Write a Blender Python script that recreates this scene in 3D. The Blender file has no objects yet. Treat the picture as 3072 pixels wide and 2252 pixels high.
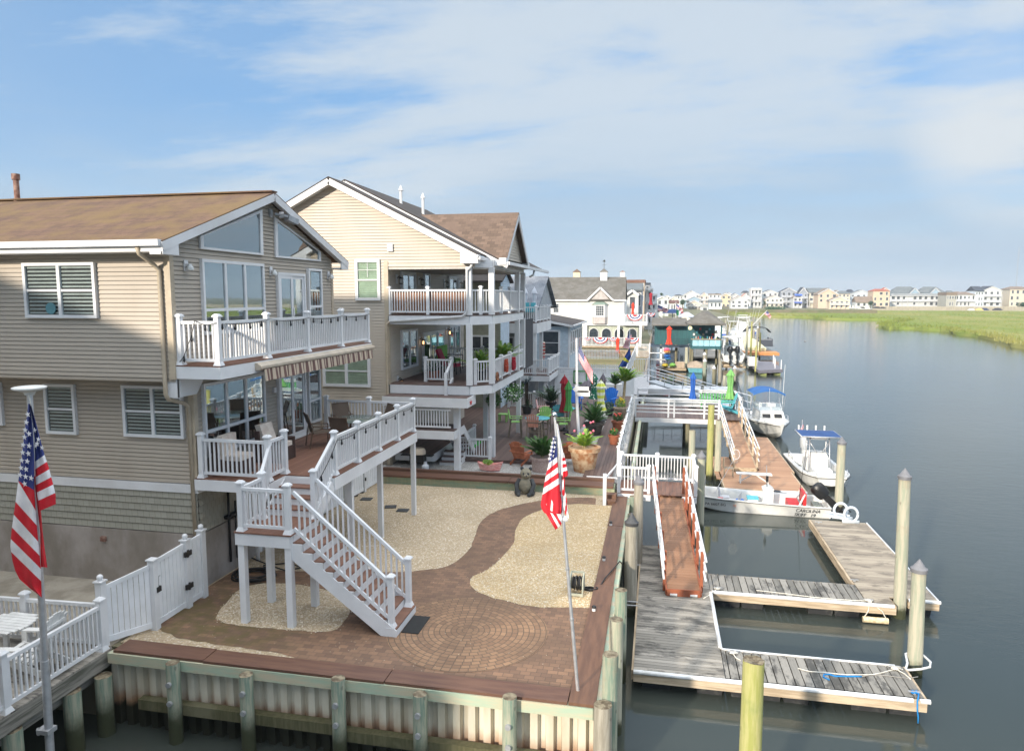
import bpy,math,random
from mathutils import Vector,Matrix,noise
random.seed(7)
sc = bpy.context.scene
C = sc.collection
# ------------------------------------------------------------------ camera
CAMH = 7.4
FPX = 2129.0
PITCH = math.atan(236 / FPX)
YAW = math.atan(439 / (FPX / math.cos(PITCH)))
cd = bpy.data.cameras.new('camera');cam = bpy.data.objects.new('camera',cd);C.objects.link(cam)
cam.location = (0,0,CAMH)
cam.rotation_euler = (math.pi / 2 - PITCH,0,YAW)
cd.sensor_fit = 'HORIZONTAL';cd.sensor_width = 36.0;cd.lens = 36.0 * FPX / 3072.0
cd.clip_start = 0.2;cd.clip_end = 12000
sc.camera = cam
# ------------------------------------------------------------------ light
SUN_EL = math.radians(17.0);SUN_AZ = math.atan2(-0.39,-0.92)
sdir = Vector((math.sin(SUN_AZ) * math.cos(SUN_EL),math.cos(SUN_AZ) * math.cos(SUN_EL),math.sin(SUN_EL)))
sd = bpy.data.lights.new('sun','SUN');sun = bpy.data.objects.new('sun',sd);C.objects.link(sun)
sd.energy = 3.8;sd.angle = math.radians(2.4);sd.color = (1.0,0.89,0.75)
sun.rotation_euler = sdir.to_track_quat('Z','Y').to_euler()
sc.view_settings.view_transform = 'Standard';sc.view_settings.look = 'None'
sc.view_settings.gamma = 1;sc.view_settings.exposure = 0.58
sc.view_settings.use_curve_mapping = False
W = bpy.data.worlds.new('World');sc.world = W;W.use_nodes = True
nt = W.node_tree;nt.nodes.clear()
def N(t,tree=None,**kw):
    n = (tree or nt).nodes.new(t)
    for k,v in kw.items(): setattr(n,k,v)
    return n
def LK(a,b,tree=None): (tree or nt).links.new(a,b)
out = N('ShaderNodeOutputWorld');bg = N('ShaderNodeBackground');bg.inputs[1].default_value = 0.15
sky = N('ShaderNodeTexSky',sky_type='NISHITA',sun_disc=False,sun_elevation=SUN_EL,sun_rotation=SUN_AZ % (2 * math.pi))
sky.air_density = 1.0;sky.dust_density = 1.2;sky.ozone_density = 2.2
tc = N('ShaderNodeTexCoord');sx = N('ShaderNodeSeparateXYZ');LK(tc.outputs['Generated'],sx.inputs[0])
def math_(op,a,b=None,tree=None,clamp=False):
    n = N('ShaderNodeMath',tree,operation=op);n.use_clamp = clamp
    for i,v in enumerate((a,b)):
        if v is None: continue
        if isinstance(v,(int,float)): n.inputs[i].default_value = v
        else: LK(v,n.inputs[i],tree)
    return n.outputs[0]
def rng(v,a,b,c=0.0,d=1.0,tree=None,smooth=True):
    n = N('ShaderNodeMapRange',tree);n.interpolation_type = 'SMOOTHSTEP' if smooth else 'LINEAR'
    LK(v,n.inputs[0],tree)
    for i,q in enumerate((a,b,c,d)): n.inputs[i + 1].default_value = q
    return n.outputs[0]
zc = math_('ADD',math_('MAXIMUM',sx.outputs[2],0.0),0.16)
px = math_('DIVIDE',sx.outputs[0],zc);py = math_('DIVIDE',sx.outputs[1],zc)
cb = N('ShaderNodeCombineXYZ');LK(px,cb.inputs[0]);LK(py,cb.inputs[1])
mp = N('ShaderNodeMapping');LK(cb.outputs[0],mp.inputs[0])
mp.inputs['Rotation'].default_value = (0,0,math.radians(28));mp.inputs['Scale'].default_value = (0.42,1.05,1);mp.inputs['Location'].default_value = (5.5,3.3,0)
n1 = N('ShaderNodeTexNoise');LK(mp.outputs[0],n1.inputs[0]);n1.inputs['Scale'].default_value = 0.8;n1.inputs['Detail'].default_value = 9;n1.inputs['Roughness'].default_value = 0.64;n1.inputs['Distortion'].default_value = 0.35
cf = rng(n1.outputs[0],0.42,0.61)
n2 = N('ShaderNodeTexNoise');LK(cb.outputs[0],n2.inputs[0]);n2.inputs['Scale'].default_value = 0.35;n2.inputs['Detail'].default_value = 5
cf2 = rng(n2.outputs[0],0.35,0.7,0.25,0.75)
hz = rng(sx.outputs[2],0.0,0.20,0.92,0.0)
fac = math_('MAXIMUM',math_('MULTIPLY',cf,0.88),math_('MULTIPLY',cf2,0.40))
def mixw(f,a,b,mode='MIX'):
    n = N('ShaderNodeMix',data_type='RGBA',blend_type=mode)
    for i,v in ((0,f),(6,a),(7,b)):
        if isinstance(v,(int,float)): n.inputs[i].default_value = v
        elif isinstance(v,tuple): n.inputs[i].default_value = (*v,1)
        else: LK(v,n.inputs[i])
    return n.outputs[2]
blue = mixw(0.6,mixw(1.0,sky.outputs[0],(0.40,0.64,0.82),'MULTIPLY'),(0.80,1.95,3.65))
high = rng(sx.outputs[2],0.45,0.85)  # bright cloud overhead, out of view, added to raise the fill light
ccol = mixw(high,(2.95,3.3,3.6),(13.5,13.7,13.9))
c = mixw(hz,blue,(2.3,3.0,3.5))
c = mixw(fac,c,ccol)
n3 = N('ShaderNodeTexNoise');mp3 = N('ShaderNodeMapping');LK(tc.outputs['Generated'],mp3.inputs[0]);mp3.inputs['Scale'].default_value = (1.6,1.6,9);LK(mp3.outputs[0],n3.inputs[0]);n3.inputs['Scale'].default_value = 1.3;n3.inputs['Detail'].default_value = 7
low = math_('MULTIPLY',rng(sx.outputs[2],0.26,0.10,0,0.85),rng(n3.outputs[0],0.36,0.60))
low = math_('MULTIPLY',low,rng(sx.outputs[2],0.0,0.05,0.25,1))
c = mixw(low,c,(1.95,2.6,3.3))
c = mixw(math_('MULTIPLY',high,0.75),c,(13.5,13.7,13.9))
vd = N('ShaderNodeVectorMath',operation='DOT_PRODUCT');LK(tc.outputs['Generated'],vd.inputs[0]);vd.inputs[1].default_value = (0.394,0.898,0.196)
puff = math_('MULTIPLY',rng(vd.outputs['Value'],0.990,0.9985),rng(n3.outputs[0],0.40,0.55,0.25,1))
c = mixw(puff,c,(3.25,3.5,3.7))
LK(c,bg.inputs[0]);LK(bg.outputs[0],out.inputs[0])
# ------------------------------------------------------------------ photo survey: turns a measured point of the photograph plus a known height / distance into metres
FR = {'d':(0,0,1/1.363),'z1':(0,500,1.943),'z2':(0,1300,1.7357),'z3':(800,500,2.36),'z4':(1000,1100,2.065),'w1':(1500,780,3.755),'w2':(2000,820,2.1026),'w3':(1800,1150,2.254),'w4':(1800,1600,2.049),
'r1':(440,700,3.59),'r2':(1100,750,3.59),'r3':(1340,750,3.37),'r6':(0,1100,1.434),'r7':(1600,1200,1.8356),'r8':(2400,820,3.354),'q1':(1150,1150,5.5075),'q2':(1500,1120,5.1625),'q3':(1900,950,6.44),'q4':(2150,930,8.26),'q5':(1980,840,5.3667),'q6':(1800,900,7.513),'s1':(2050,1400,3.7567),'s2':(2200,1150,5.007),'s3':(1560,1330,5.695)}
_fw = Vector((-math.sin(YAW)*math.cos(PITCH),math.cos(YAW)*math.cos(PITCH),-math.sin(PITCH)))
_rt = Vector((math.cos(YAW),math.sin(YAW),0));_up = _rt.cross(_fw);_O = Vector((0,0,CAMH))
def _ray(f,u,v):
    a,b,s = FR[f]
    return _fw + _rt * ((a + u / s - 1536) / FPX) - _up * ((b + v / s - 1126) / FPX)
def PZ(f,u,v,z=0.0): r = _ray(f,u,v);return _O + r * ((z - CAMH) / r.z)
def PX(f,u,v,x): r = _ray(f,u,v);return _O + r * (x / r.x)
def PY(f,u,v,y): r = _ray(f,u,v);return _O + r * (y / r.y)
# ------------------------------------------------------------------ mesh builder
class MB:
    def __init__(s): s.v = [];s.f = []
    def add(s,vs,fs):
        b = len(s.v);s.v += [tuple(p) for p in vs];s.f += [tuple(b + i for i in f) for f in fs];return s
    def box(s,x0,x1,y0,y1,z0,z1):
        x0,x1 = min(x0,x1),max(x0,x1);y0,y1 = min(y0,y1),max(y0,y1);z0,z1 = min(z0,z1),max(z0,z1)
        return s.add([(x0,y0,z0),(x1,y0,z0),(x1,y1,z0),(x0,y1,z0),(x0,y0,z1),(x1,y0,z1),(x1,y1,z1),(x0,y1,z1)],
                     [(0,3,2,1),(4,5,6,7),(0,1,5,4),(1,2,6,5),(2,3,7,6),(3,0,4,7)])
    def beam(s,p0,p1,w,h,up=(0,0,1)):
        p0 = Vector(p0);p1 = Vector(p1);d = (p1 - p0)
        if d.length < 1e-6: return s
        d.normalize();u = Vector(up);sd_ = d.cross(u)
        if sd_.length < 1e-4: sd_ = Vector((1,0,0))
        sd_.normalize();u = sd_.cross(d);a = sd_ * w / 2;b = u * h / 2
        return s.add([p0-a-b,p0+a-b,p0+a+b,p0-a+b,p1-a-b,p1+a-b,p1+a+b,p1-a+b],
                     [(0,1,2,3),(7,6,5,4),(0,4,5,1),(1,5,6,2),(2,6,7,3),(3,7,4,0)])
    def cyl(s,p0,p1,r0,r1=None,n=12,caps=True):
        r1 = r0 if r1 is None else r1
        p0 = Vector(p0);p1 = Vector(p1);d = (p1 - p0).normalized()
        a = d.orthogonal().normalized();b = d.cross(a)
        vs = []
        for p,r in ((p0,r0),(p1,r1)):
            for i in range(n):
                t = 2 * math.pi * i / n;vs.append(p + a * math.cos(t) * r + b * math.sin(t) * r)
        fs = [(i,(i + 1) % n,n + (i + 1) % n,n + i) for i in range(n)]
        if caps: fs += [tuple(range(n - 1,-1,-1)),tuple(range(n,2 * n))]
        return s.add(vs,fs)
    def tube(s,pts,r,n=6):
        pts = [Vector(p) for p in pts]
        vs = [];m = len(pts);rr = r if isinstance(r,(list,tuple)) else [r] * m
        prev = None
        for i,p in enumerate(pts):
            d = (pts[min(i + 1,m - 1)] - pts[max(i - 1,0)])
            if d.length < 1e-9: d = Vector((0,0,1))
            d.normalize()
            a = (prev - d * prev.dot(d)) if prev is not None else d.orthogonal()
            if a.length < 1e-5: a = d.orthogonal()
            a.normalize();prev = a;b = d.cross(a)
            for k in range(n):
                t = 2 * math.pi * k / n;vs.append(p + (a * math.cos(t) + b * math.sin(t)) * rr[i])
        fs = [(i*n+k,i*n+(k+1)%n,(i+1)*n+(k+1)%n,(i+1)*n+k) for i in range(m-1) for k in range(n)]
        fs += [tuple(range(n-1,-1,-1)),tuple((m-1)*n+k for k in range(n))]
        return s.add(vs,fs)
    def lathe(s,c,prof,n=20,sx=1,sy=1):
        vs = []
        for r,z in prof:
            for k in range(n):
                t = 2*math.pi*k/n;vs.append((c[0]+r*sx*math.cos(t),c[1]+r*sy*math.sin(t),c[2]+z))
        m = len(prof)
        fs = [(i*n+k,i*n+(k+1)%n,(i+1)*n+(k+1)%n,(i+1)*n+k) for i in range(m-1) for k in range(n)]
        fs += [tuple(range(n-1,-1,-1)),tuple((m-1)*n+k for k in range(n))]
        return s.add(vs,fs)
    def prism(s,pts,axis,a0,a1):
        # pts: 2D polygon. axis 'x': (y,z); 'y': (x,z); 'z': (x,y)
        def mk(p,a):
            return {'x': (a,p[0],p[1]),'y': (p[0],a,p[1]),'z': (p[0],p[1],a)}[axis]
        n = len(pts)
        return s.add([mk(p,a0) for p in pts] + [mk(p,a1) for p in pts],
                     [tuple(range(n - 1,-1,-1)),tuple(range(n,2 * n))] + [(i,(i+1) % n,n+(i+1) % n,n+i) for i in range(n)])
    def quad(s,*p): return s.add(p,[tuple(range(len(p)))])
    def blob(s,c,r,seed=0,amp=0.15,sub=8,sz=(1,1,1)):
        vs = [];m = sub;n = sub * 2
        for i in range(m + 1):
            ph = math.pi * i / m
            for k in range(n):
                t = 2*math.pi*k/n
                d = Vector((math.sin(ph)*math.cos(t),math.sin(ph)*math.sin(t),math.cos(ph)))
                q = r * (1 + amp * noise.noise(d * 2.2 + Vector((seed,seed * 1.7,0))))
                vs.append((c[0]+d.x*q*sz[0],c[1]+d.y*q*sz[1],c[2]+d.z*q*sz[2]))
        fs = [(i*n+k,i*n+(k+1)%n,(i+1)*n+(k+1)%n,(i+1)*n+k) for i in range(m) for k in range(n)]
        return s.add(vs,fs)
def boxes(name,mb,mat,par,label=None):
    """every box collected in mb becomes a part of its own"""
    for i in range(0,len(mb.v),8):
        m = MB();m.v = mb.v[i:i+8];m.f = [tuple(k - i for k in f) for f in mb.f if i <= min(f) < i + 8];obj(name,m,mat,par,label=label)
def wloc(o):
    v = Vector((0,0,0))
    while o is not None: v = v + o.location;o = o.parent
    return v
def obj(name,mb,mat,parent=None,smooth=False,label=None,mats=None,fm=None):
    off = wloc(parent) if parent is not None else Vector((0,0,0))
    me = bpy.data.meshes.new(name)
    me.from_pydata([(p[0]-off.x,p[1]-off.y,p[2]-off.z) for p in mb.v],[],mb.f)
    me.update()
    for m in (mats or [mat]): me.materials.append(m)
    if fm:
        for p,k in zip(me.polygons,fm): p.material_index = k
    if smooth:
        me.polygons.foreach_set('use_smooth',[True] * len(me.polygons))
        if smooth != 'all':
            try: me.set_sharp_from_angle(angle=math.radians(40))
            except Exception: pass
    o = bpy.data.objects.new(name,me);C.objects.link(o)
    if parent is not None: o.parent = parent
    if label: o['label'] = label
    return o
def tag(o,label,cat,group=None,kind=None):
    if label: o['label'] = label
    if cat: o['category'] = cat
    if group: o['group'] = group
    if kind: o['kind'] = kind
    return o
def thing(name,label,cat,loc=(0,0,0),rz=0,group=None):
    o = bpy.data.objects.new(name,None);C.objects.link(o);o.empty_display_size = 0.2
    o.location = loc;o.rotation_euler = (0,0,rz)
    return tag(o,label,cat,group)
def structure(name,mb,mat,**k):
    o = obj(name,mb,mat,**k);o['kind'] = 'structure';return o
KIDS = {}
def dup(root,loc,rz,label=None,group=None,sc_=None):
    r = root.copy();C.objects.link(r);r.location = loc;r.rotation_euler = (0,0,rz)
    if sc_: r.scale = (sc_,sc_,sc_)
    if label: r['label'] = label
    if group: r['group'] = group
    for ch in list(root.children):
        c = ch.copy();C.objects.link(c);c.parent = r
        for g in list(ch.children):
            d = g.copy();C.objects.link(d);d.parent = c
    return r
# ------------------------------------------------------------------ materials
MT = {}
def srgb(r,g,b):
    f = lambda c: (c/255/12.92) if c/255 <= 0.04045 else ((c/255+0.055)/1.055)**2.4
    return (f(r),f(g),f(b))
def newmat(name):
    m = bpy.data.materials.new(name);m.use_nodes = True;MT[name] = m
    t = m.node_tree;b = t.nodes['Principled BSDF'];return m,t,b
def objco(t): return N('ShaderNodeTexCoord',t).outputs['Object']
def geopos(t): return N('ShaderNodeNewGeometry',t).outputs['Position']
def mixc(t,f,a,b,mode='MIX'):
    n = N('ShaderNodeMix',t,data_type='RGBA',blend_type=mode)
    for i,v in ((0,f),(6,a),(7,b)):
        if isinstance(v,(int,float)): n.inputs[i].default_value = v
        elif isinstance(v,tuple): n.inputs[i].default_value = (*v[:3],1)
        else: LK(v,n.inputs[i],t)
    return n.outputs[2]
def noise_(t,vec,scale,detail=4,rough=0.5,stretch=None):
    if stretch:
        m = N('ShaderNodeMapping',t);m.inputs['Scale'].default_value = stretch;LK(vec,m.inputs[0],t);vec = m.outputs[0]
    n = N('ShaderNodeTexNoise',t);LK(vec,n.inputs[0],t);n.inputs['Scale'].default_value = scale
    n.inputs['Detail'].default_value = detail;n.inputs['Roughness'].default_value = rough;return n.outputs[0]
def bump(t,h,b,strength=0.3,dist=0.02):
    n = N('ShaderNodeBump',t);n.inputs['Strength'].default_value = strength;n.inputs['Distance'].default_value = dist
    LK(h,n.inputs['Height'],t);LK(n.outputs[0],b.inputs['Normal'],t)
def M(name,col,rough=0.6,col2=None,scale=3.0,stretch=None,bmp=0.0,bscale=None,metal=0.0,dist=0.01,lo=0.35,hi=0.65,spec=0.5,coord='o'):
    if name in MT: return MT[name]
    m,t,b = newmat(name)
    b.inputs['Roughness'].default_value = rough;b.inputs['Metallic'].default_value = metal
    b.inputs['Specular IOR Level'].default_value = spec
    vec = objco(t) if coord == 'o' else geopos(t)
    c2 = col2 or tuple(c * 0.82 for c in col)
    nz = noise_(t,vec,scale,6,0.6,stretch)
    f = rng(nz,lo,hi,tree=t)
    LK(mixc(t,f,col,c2),b.inputs['Base Color'],t)
    if bmp: bump(t,noise_(t,vec,bscale or scale * 3,5,0.6,stretch),b,bmp,dist)
    return m
WHITE = M('white_vinyl',(0.70,0.71,0.72),0.4,(0.63,0.64,0.65),1.2)
WTRIM = M('white_trim',(0.68,0.69,0.70),0.5,(0.60,0.60,0.60),1.0)
SIDE1 = M('taupe_siding',srgb(172,162,148),0.55,srgb(158,147,132),0.7,(1,1,.35),lo=.42,hi=.8)
SIDE2 = M('cream_siding',srgb(190,179,164),0.55,srgb(176,165,150),0.7,(1,1,.35),lo=.42,hi=.8)
SIDE2B = M('tan_corner_trim',srgb(186,172,150),0.5)
SHAKE = None
DARKIN = M('dark_interior',(0.02,0.022,0.025),0.8)
BLIND = M('white_blind',(0.42,0.44,0.42),0.5)
BLINDG = M('pale_shutter',srgb(196,205,190),0.5)
BLK = M('black_metal',(0.012,0.012,0.013),0.4)
BLKP = M('black_rubber',(0.015,0.015,0.016),0.6)
ALU = M('brushed_aluminium',(0.62,0.63,0.65),0.35,(0.5,0.51,0.53),6,metal=0.6)
GALV = M('galvanised_steel',(0.45,0.46,0.47),0.5,(0.35,0.36,0.37),8,metal=0.5)
RUST = M('rusty_pipe',srgb(104,66,54),0.8,srgb(150,122,108),7,bmp=0.3)
ROPE = M('white_rope',(0.72,0.70,0.64),0.9,(0.5,0.47,0.4),30)
CONC = M('concrete_paving',srgb(168,160,146),0.85,srgb(140,132,118),1.5,bmp=0.2,bscale=30)
CONCW = M('rendered_foundation',srgb(162,154,148),0.85,srgb(128,120,110),0.8,(1,1,.6),bmp=0.2,bscale=8)
GEL = M('white_gelcoat',(0.70,0.70,0.68),0.25,(0.6,0.6,0.57),1.5)
GELD = M('dirty_hull_bottom',(0.22,0.21,0.15),0.6,(0.45,0.44,0.38),4)
def glassmat(name,tint=(0.75,0.85,0.85),refl=0.30):
    m,t,b = newmat(name)
    t.nodes.remove(b);o = [n for n in t.nodes if n.type == 'OUTPUT_MATERIAL'][0]
    tr = N('ShaderNodeBsdfTransparent',t);tr.inputs[0].default_value = (*tint,1)
    gl = N('ShaderNodeBsdfGlossy',t);gl.inputs['Roughness'].default_value = 0.015;gl.inputs['Color'].default_value = (0.8,0.86,0.88,1)
    fr = N('ShaderNodeLayerWeight',t);fr.inputs[0].default_value = 0.5
    f = rng(math_('POWER',fr.outputs['Facing'],3.0,t),0,1,refl,1.0,t,False)
    ms = N('ShaderNodeMixShader',t);LK(f,ms.inputs[0],t);LK(tr.outputs[0],ms.inputs[1],t);LK(gl.outputs[0],ms.inputs[2],t);LK(ms.outputs[0],o.inputs[0],t)
    # faint waviness of old panes
    nz = noise_(t,objco(t),1.3,2);bp = N('ShaderNodeBump',t);bp.inputs['Strength'].default_value = 0.04;bp.inputs['Distance'].default_value = 0.03
    LK(nz,bp.inputs['Height'],t);LK(bp.outputs[0],gl.inputs['Normal'],t)
    return m
GLASS = glassmat('window_glass',(0.93,0.96,0.96),0.06)
GLASSR = glassmat('reflective_window_glass',(0.7,0.8,0.82),0.34)
GLASSC = glassmat('clear_screen_glass',(0.9,0.95,0.95),0.1)
def shingle(name,c1,c2,c3,axis='x',bw=0.32,rh=0.30,moss=None):
    """asphalt roof shingles: courses run along `axis`, up the slope by height"""
    if name in MT: return MT[name]
    m,t,b = newmat(name);b.inputs['Roughness'].default_value = 0.9
    co = objco(t);s = N('ShaderNodeSeparateXYZ',t);LK(co,s.inputs[0],t)
    cx = N('ShaderNodeCombineXYZ',t)
    LK(s.outputs[0 if axis == 'x' else 1],cx.inputs[0],t);LK(math_('MULTIPLY',s.outputs[2],2.4,t),cx.inputs[1],t)
    br = N('ShaderNodeTexBrick',t);LK(cx.outputs[0],br.inputs['Vector'],t)
    br.inputs['Scale'].default_value = 1;br.inputs['Brick Width'].default_value = bw;br.inputs['Row Height'].default_value = rh
    br.inputs['Mortar Size'].default_value = 0.008;br.inputs['Color1'].default_value = (*c1,1);br.inputs['Color2'].default_value = (*c2,1);br.inputs['Mortar'].default_value = (*[q * 0.45 for q in c1],1)
    f = rng(noise_(t,co,0.9,6,0.6),0.38,0.66,tree=t)
    c = mixc(t,math_('MULTIPLY',f,0.8,t),br.outputs[0],c3)
    c = mixc(t,0.55,c,mixc(t,noise_(t,co,22,4,0.75,(1,1,2.5)),(0.0,0.0,0.0),(1,1,1)),'OVERLAY')
    LK(c,b.inputs['Base Color'],t);bump(t,br.outputs[1],b,-0.4,0.01)
    return m
ROOF1 = shingle('brown_mossy_shingle',srgb(90,68,54),srgb(108,82,64),srgb(112,90,54))
ROOF2 = shingle('brown_shingle',srgb(118,98,84),srgb(92,76,64),srgb(108,90,78))
ROOFD = shingle('dark_shingle',srgb(62,56,54),srgb(78,70,66),srgb(60,56,52),axis='y')
ROOFS = shingle('slate_grey_shingle',srgb(112,118,126),srgb(88,94,104),srgb(130,134,140))
ROOFW = shingle('weathered_grey_shingle',srgb(116,112,106),srgb(100,98,92),srgb(88,84,76))
def planks(name,axis,w,c1,c2,rough=0.7,grain=0.5,stain=None,var=0.6):
    """boards laid side by side across `axis`; each board its own tone, grain along it"""
    if name in MT: return MT[name]
    m,t,b = newmat(name);b.inputs['Roughness'].default_value = rough
    co = geopos(t);s = N('ShaderNodeSeparateXYZ',t);LK(co,s.inputs[0],t)
    i = 0 if axis == 'x' else 1
    k = math_('FLOOR',math_('DIVIDE',s.outputs[i],w,t),None,t)
    wn = N('ShaderNodeTexWhiteNoise',t,noise_dimensions='1D');LK(k,wn.inputs['W'],t)
    st = (14,0.8,3) if axis == 'x' else (0.8,14,3)
    g = noise_(t,co,1.6,6,0.65,st)
    f = math_('ADD',math_('MULTIPLY',wn.outputs[0],var,t),math_('MULTIPLY',g,grain,t),t)
    f = rng(f,0.2,0.95,tree=t)
    c = mixc(t,f,c1,c2)
    if stain:
        sn = rng(noise_(t,co,1.1,7,0.7,(1,2.5,1) if axis == 'y' else (2.5,1,1)),0.48,0.62,0,0.85,t)
        c = mixc(t,sn,c,stain)
    LK(c,b.inputs['Base Color'],t);bump(t,g,b,0.3,0.01)
    return m
DOCKY = planks('weathered_dock_planks_across','y',0.14,srgb(120,116,108),srgb(160,154,144),0.85,0.6,srgb(74,72,68))
DOCKX = planks('weathered_finger_planks','x',0.20,srgb(100,98,92),srgb(146,142,134),0.85,0.8,srgb(66,65,62))
DOCKL = planks('pale_dock_planks','y',0.14,srgb(136,126,112),srgb(166,155,138),0.85,0.6,srgb(108,100,90))
COMPX = planks('brown_composite_boards_x','x',0.14,srgb(114,80,64),srgb(130,94,76),0.6,0.3)
COMPY = planks('brown_composite_boards_y','y',0.14,srgb(110,78,62),srgb(126,90,72),0.6,0.3)
GANGY = planks('rust_red_gangway_boards','y',0.14,srgb(132,96,70),srgb(150,112,84),0.6,0.3)
TANY = planks('orange_tan_dock_boards','y',0.14,srgb(160,122,94),srgb(178,140,110),0.65,0.4)
PATX = planks('dark_brown_patio_boards_x','x',0.14,srgb(92,74,68),srgb(112,92,84),0.6,0.4)
PATY = planks('dark_brown_patio_boards_y','y',0.14,srgb(90,74,70),srgb(108,90,84),0.6,0.4)
TIMB = M('weathered_timber',srgb(176,158,132),0.85,srgb(140,122,98),2.0,(1,6,6),0.3)
TIMBX = M('grey_weathered_timber',srgb(150,146,138),0.85,srgb(100,96,90),2.0,(0.8,5,9),0.3)
CAPW = M('brown_bulkhead_cap',srgb(112,80,60),0.6,srgb(94,66,50),1.4,(6,0.7,6),0.2)
CAPX = M('brown_front_cap',srgb(106,76,60),0.6,srgb(90,62,50),1.4,(0.7,6,6),0.2)
GRNW = M('green_treated_timber',srgb(146,168,142),0.85,srgb(176,172,140),2.2,(1,1,4),0.3)
GRNW2 = M('pale_green_treated_wale',srgb(160,178,156),0.85,srgb(186,176,150),1.6,(0.6,3,4),0.3)
def pilemat(name,c1,c2,c3,wl=-1.65,tide=0.75):
    m,t,b = newmat(name);b.inputs['Roughness'].default_value = 0.85
    co = objco(t);wp = geopos(t)
    g = noise_(t,co,2.2,7,0.65,(6,6,0.55))
    c = mixc(t,rng(g,0.36,0.62,tree=t),c1,c2)
    c = mixc(t,rng(noise_(t,co,0.9,4,0.6),0.52,0.7,tree=t),c,c3)
    knot = rng(noise_(t,co,7,2,0.5,(1,1,0.5)),0.70,0.76,0,0.6,t)
    c = mixc(t,knot,c,tuple(q * 0.35 for q in c2))
    s = N('ShaderNodeSeparateXYZ',t);LK(wp,s.inputs[0],t)
    zz = math_('ADD',s.outputs[2],math_('MULTIPLY',noise_(t,co,3.0,4,0.6),0.5,t),t)
    wet = rng(zz,wl + 0.30 + tide * .3,wl + 0.25 + tide,1.0,0.0,t)
    c = mixc(t,wet,c,(0.035,0.04,0.016))
    LK(c,b.inputs['Base Color'],t);bump(t,g,b,0.5,0.02)
    return m
PILE_G = pilemat('green_tinted_pile_wood',srgb(150,156,136),srgb(178,172,152),srgb(160,146,124),tide=0.4)
PILE_W = pilemat('weathered_grey_pile_wood',srgb(164,158,144),srgb(138,132,118),srgb(146,146,128),tide=0.4)
PILE_B = pilemat('teal_treated_pile_wood',srgb(116,136,120),srgb(160,160,140),srgb(146,136,114),tide=1.05)
PILE_Y = pilemat('yellow_green_pile_wood',srgb(150,152,84),srgb(172,168,112),srgb(128,140,84),tide=0.3)
PILE_D = pilemat('dark_pile_wood',srgb(112,108,88),srgb(140,134,108),srgb(92,96,76),tide=0.5)
CAPG = M('grey_pile_cap_plastic',(0.20,0.20,0.21),0.55,(0.15,0.15,0.16),5)
CAPB = M('black_pile_cap_plastic',(0.045,0.047,0.05),0.5,(0.07,0.07,0.07),5)
CAPWH = M('white_pile_cap_plastic',(0.7,0.7,0.72),0.5)
# ------------------------------------------------------------------ wall-plane helpers: face '-y' (wall at y=pos) or '+x' (wall at x=pos)
def pp(face,pos,s,n,z):
    if face == '-y': return (s,pos - n,z)
    if face == '+y': return (s,pos + n,z)
    if face == '-x': return (pos - n,s,z)
    return (pos + n,s,z)
def pbox(mb,face,pos,s0,s1,n0,n1,z0,z1):
    a = pp(face,pos,s0,n0,z0);b = pp(face,pos,s1,n1,z1)
    return mb.box(a[0],b[0],a[1],b[1],a[2],b[2])
def extent(poly,z):
    xs = []
    n = len(poly)
    for i in range(n):
        (s0,z0),(s1,z1) = poly[i],poly[(i + 1) % n]
        if (z0 - z) * (z1 - z) <= 0 and abs(z1 - z0) > 1e-9:
            xs.append(s0 + (s1 - s0) * (z - z0) / (z1 - z0))
    if not xs: return None
    return min(xs),max(xs)
def siding(mb,face,pos,poly,lap=0.105,d=0.02):
    z0 = min(p[1] for p in poly);z1 = max(p[1] for p in poly);n = max(1,int(round((z1 - z0) / lap)));h = (z1 - z0) / n
    for i in range(n):
        a = z0 + i * h;b = a + h
        e0 = extent(poly,a + 1e-4);e1 = extent(poly,b - 1e-4)
        if not e0 or not e1: continue
        a += 0.014     # open crevice under each lap
        mb.quad(pp(face,pos,e0[0],d,a),pp(face,pos,e0[1],d,a),pp(face,pos,e1[1],0.002,b),pp(face,pos,e1[0],0.002,b))
        mb.quad(pp(face,pos,e0[0],-.029,a),pp(face,pos,e0[1],-.029,a),pp(face,pos,e0[1],d,a),pp(face,pos,e0[0],d,a))
        mb.quad(pp(face,pos,e1[0],-.029,b),pp(face,pos,e1[1],-.029,b),pp(face,pos,e1[1],.002,b),pp(face,pos,e1[0],.002,b))
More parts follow.
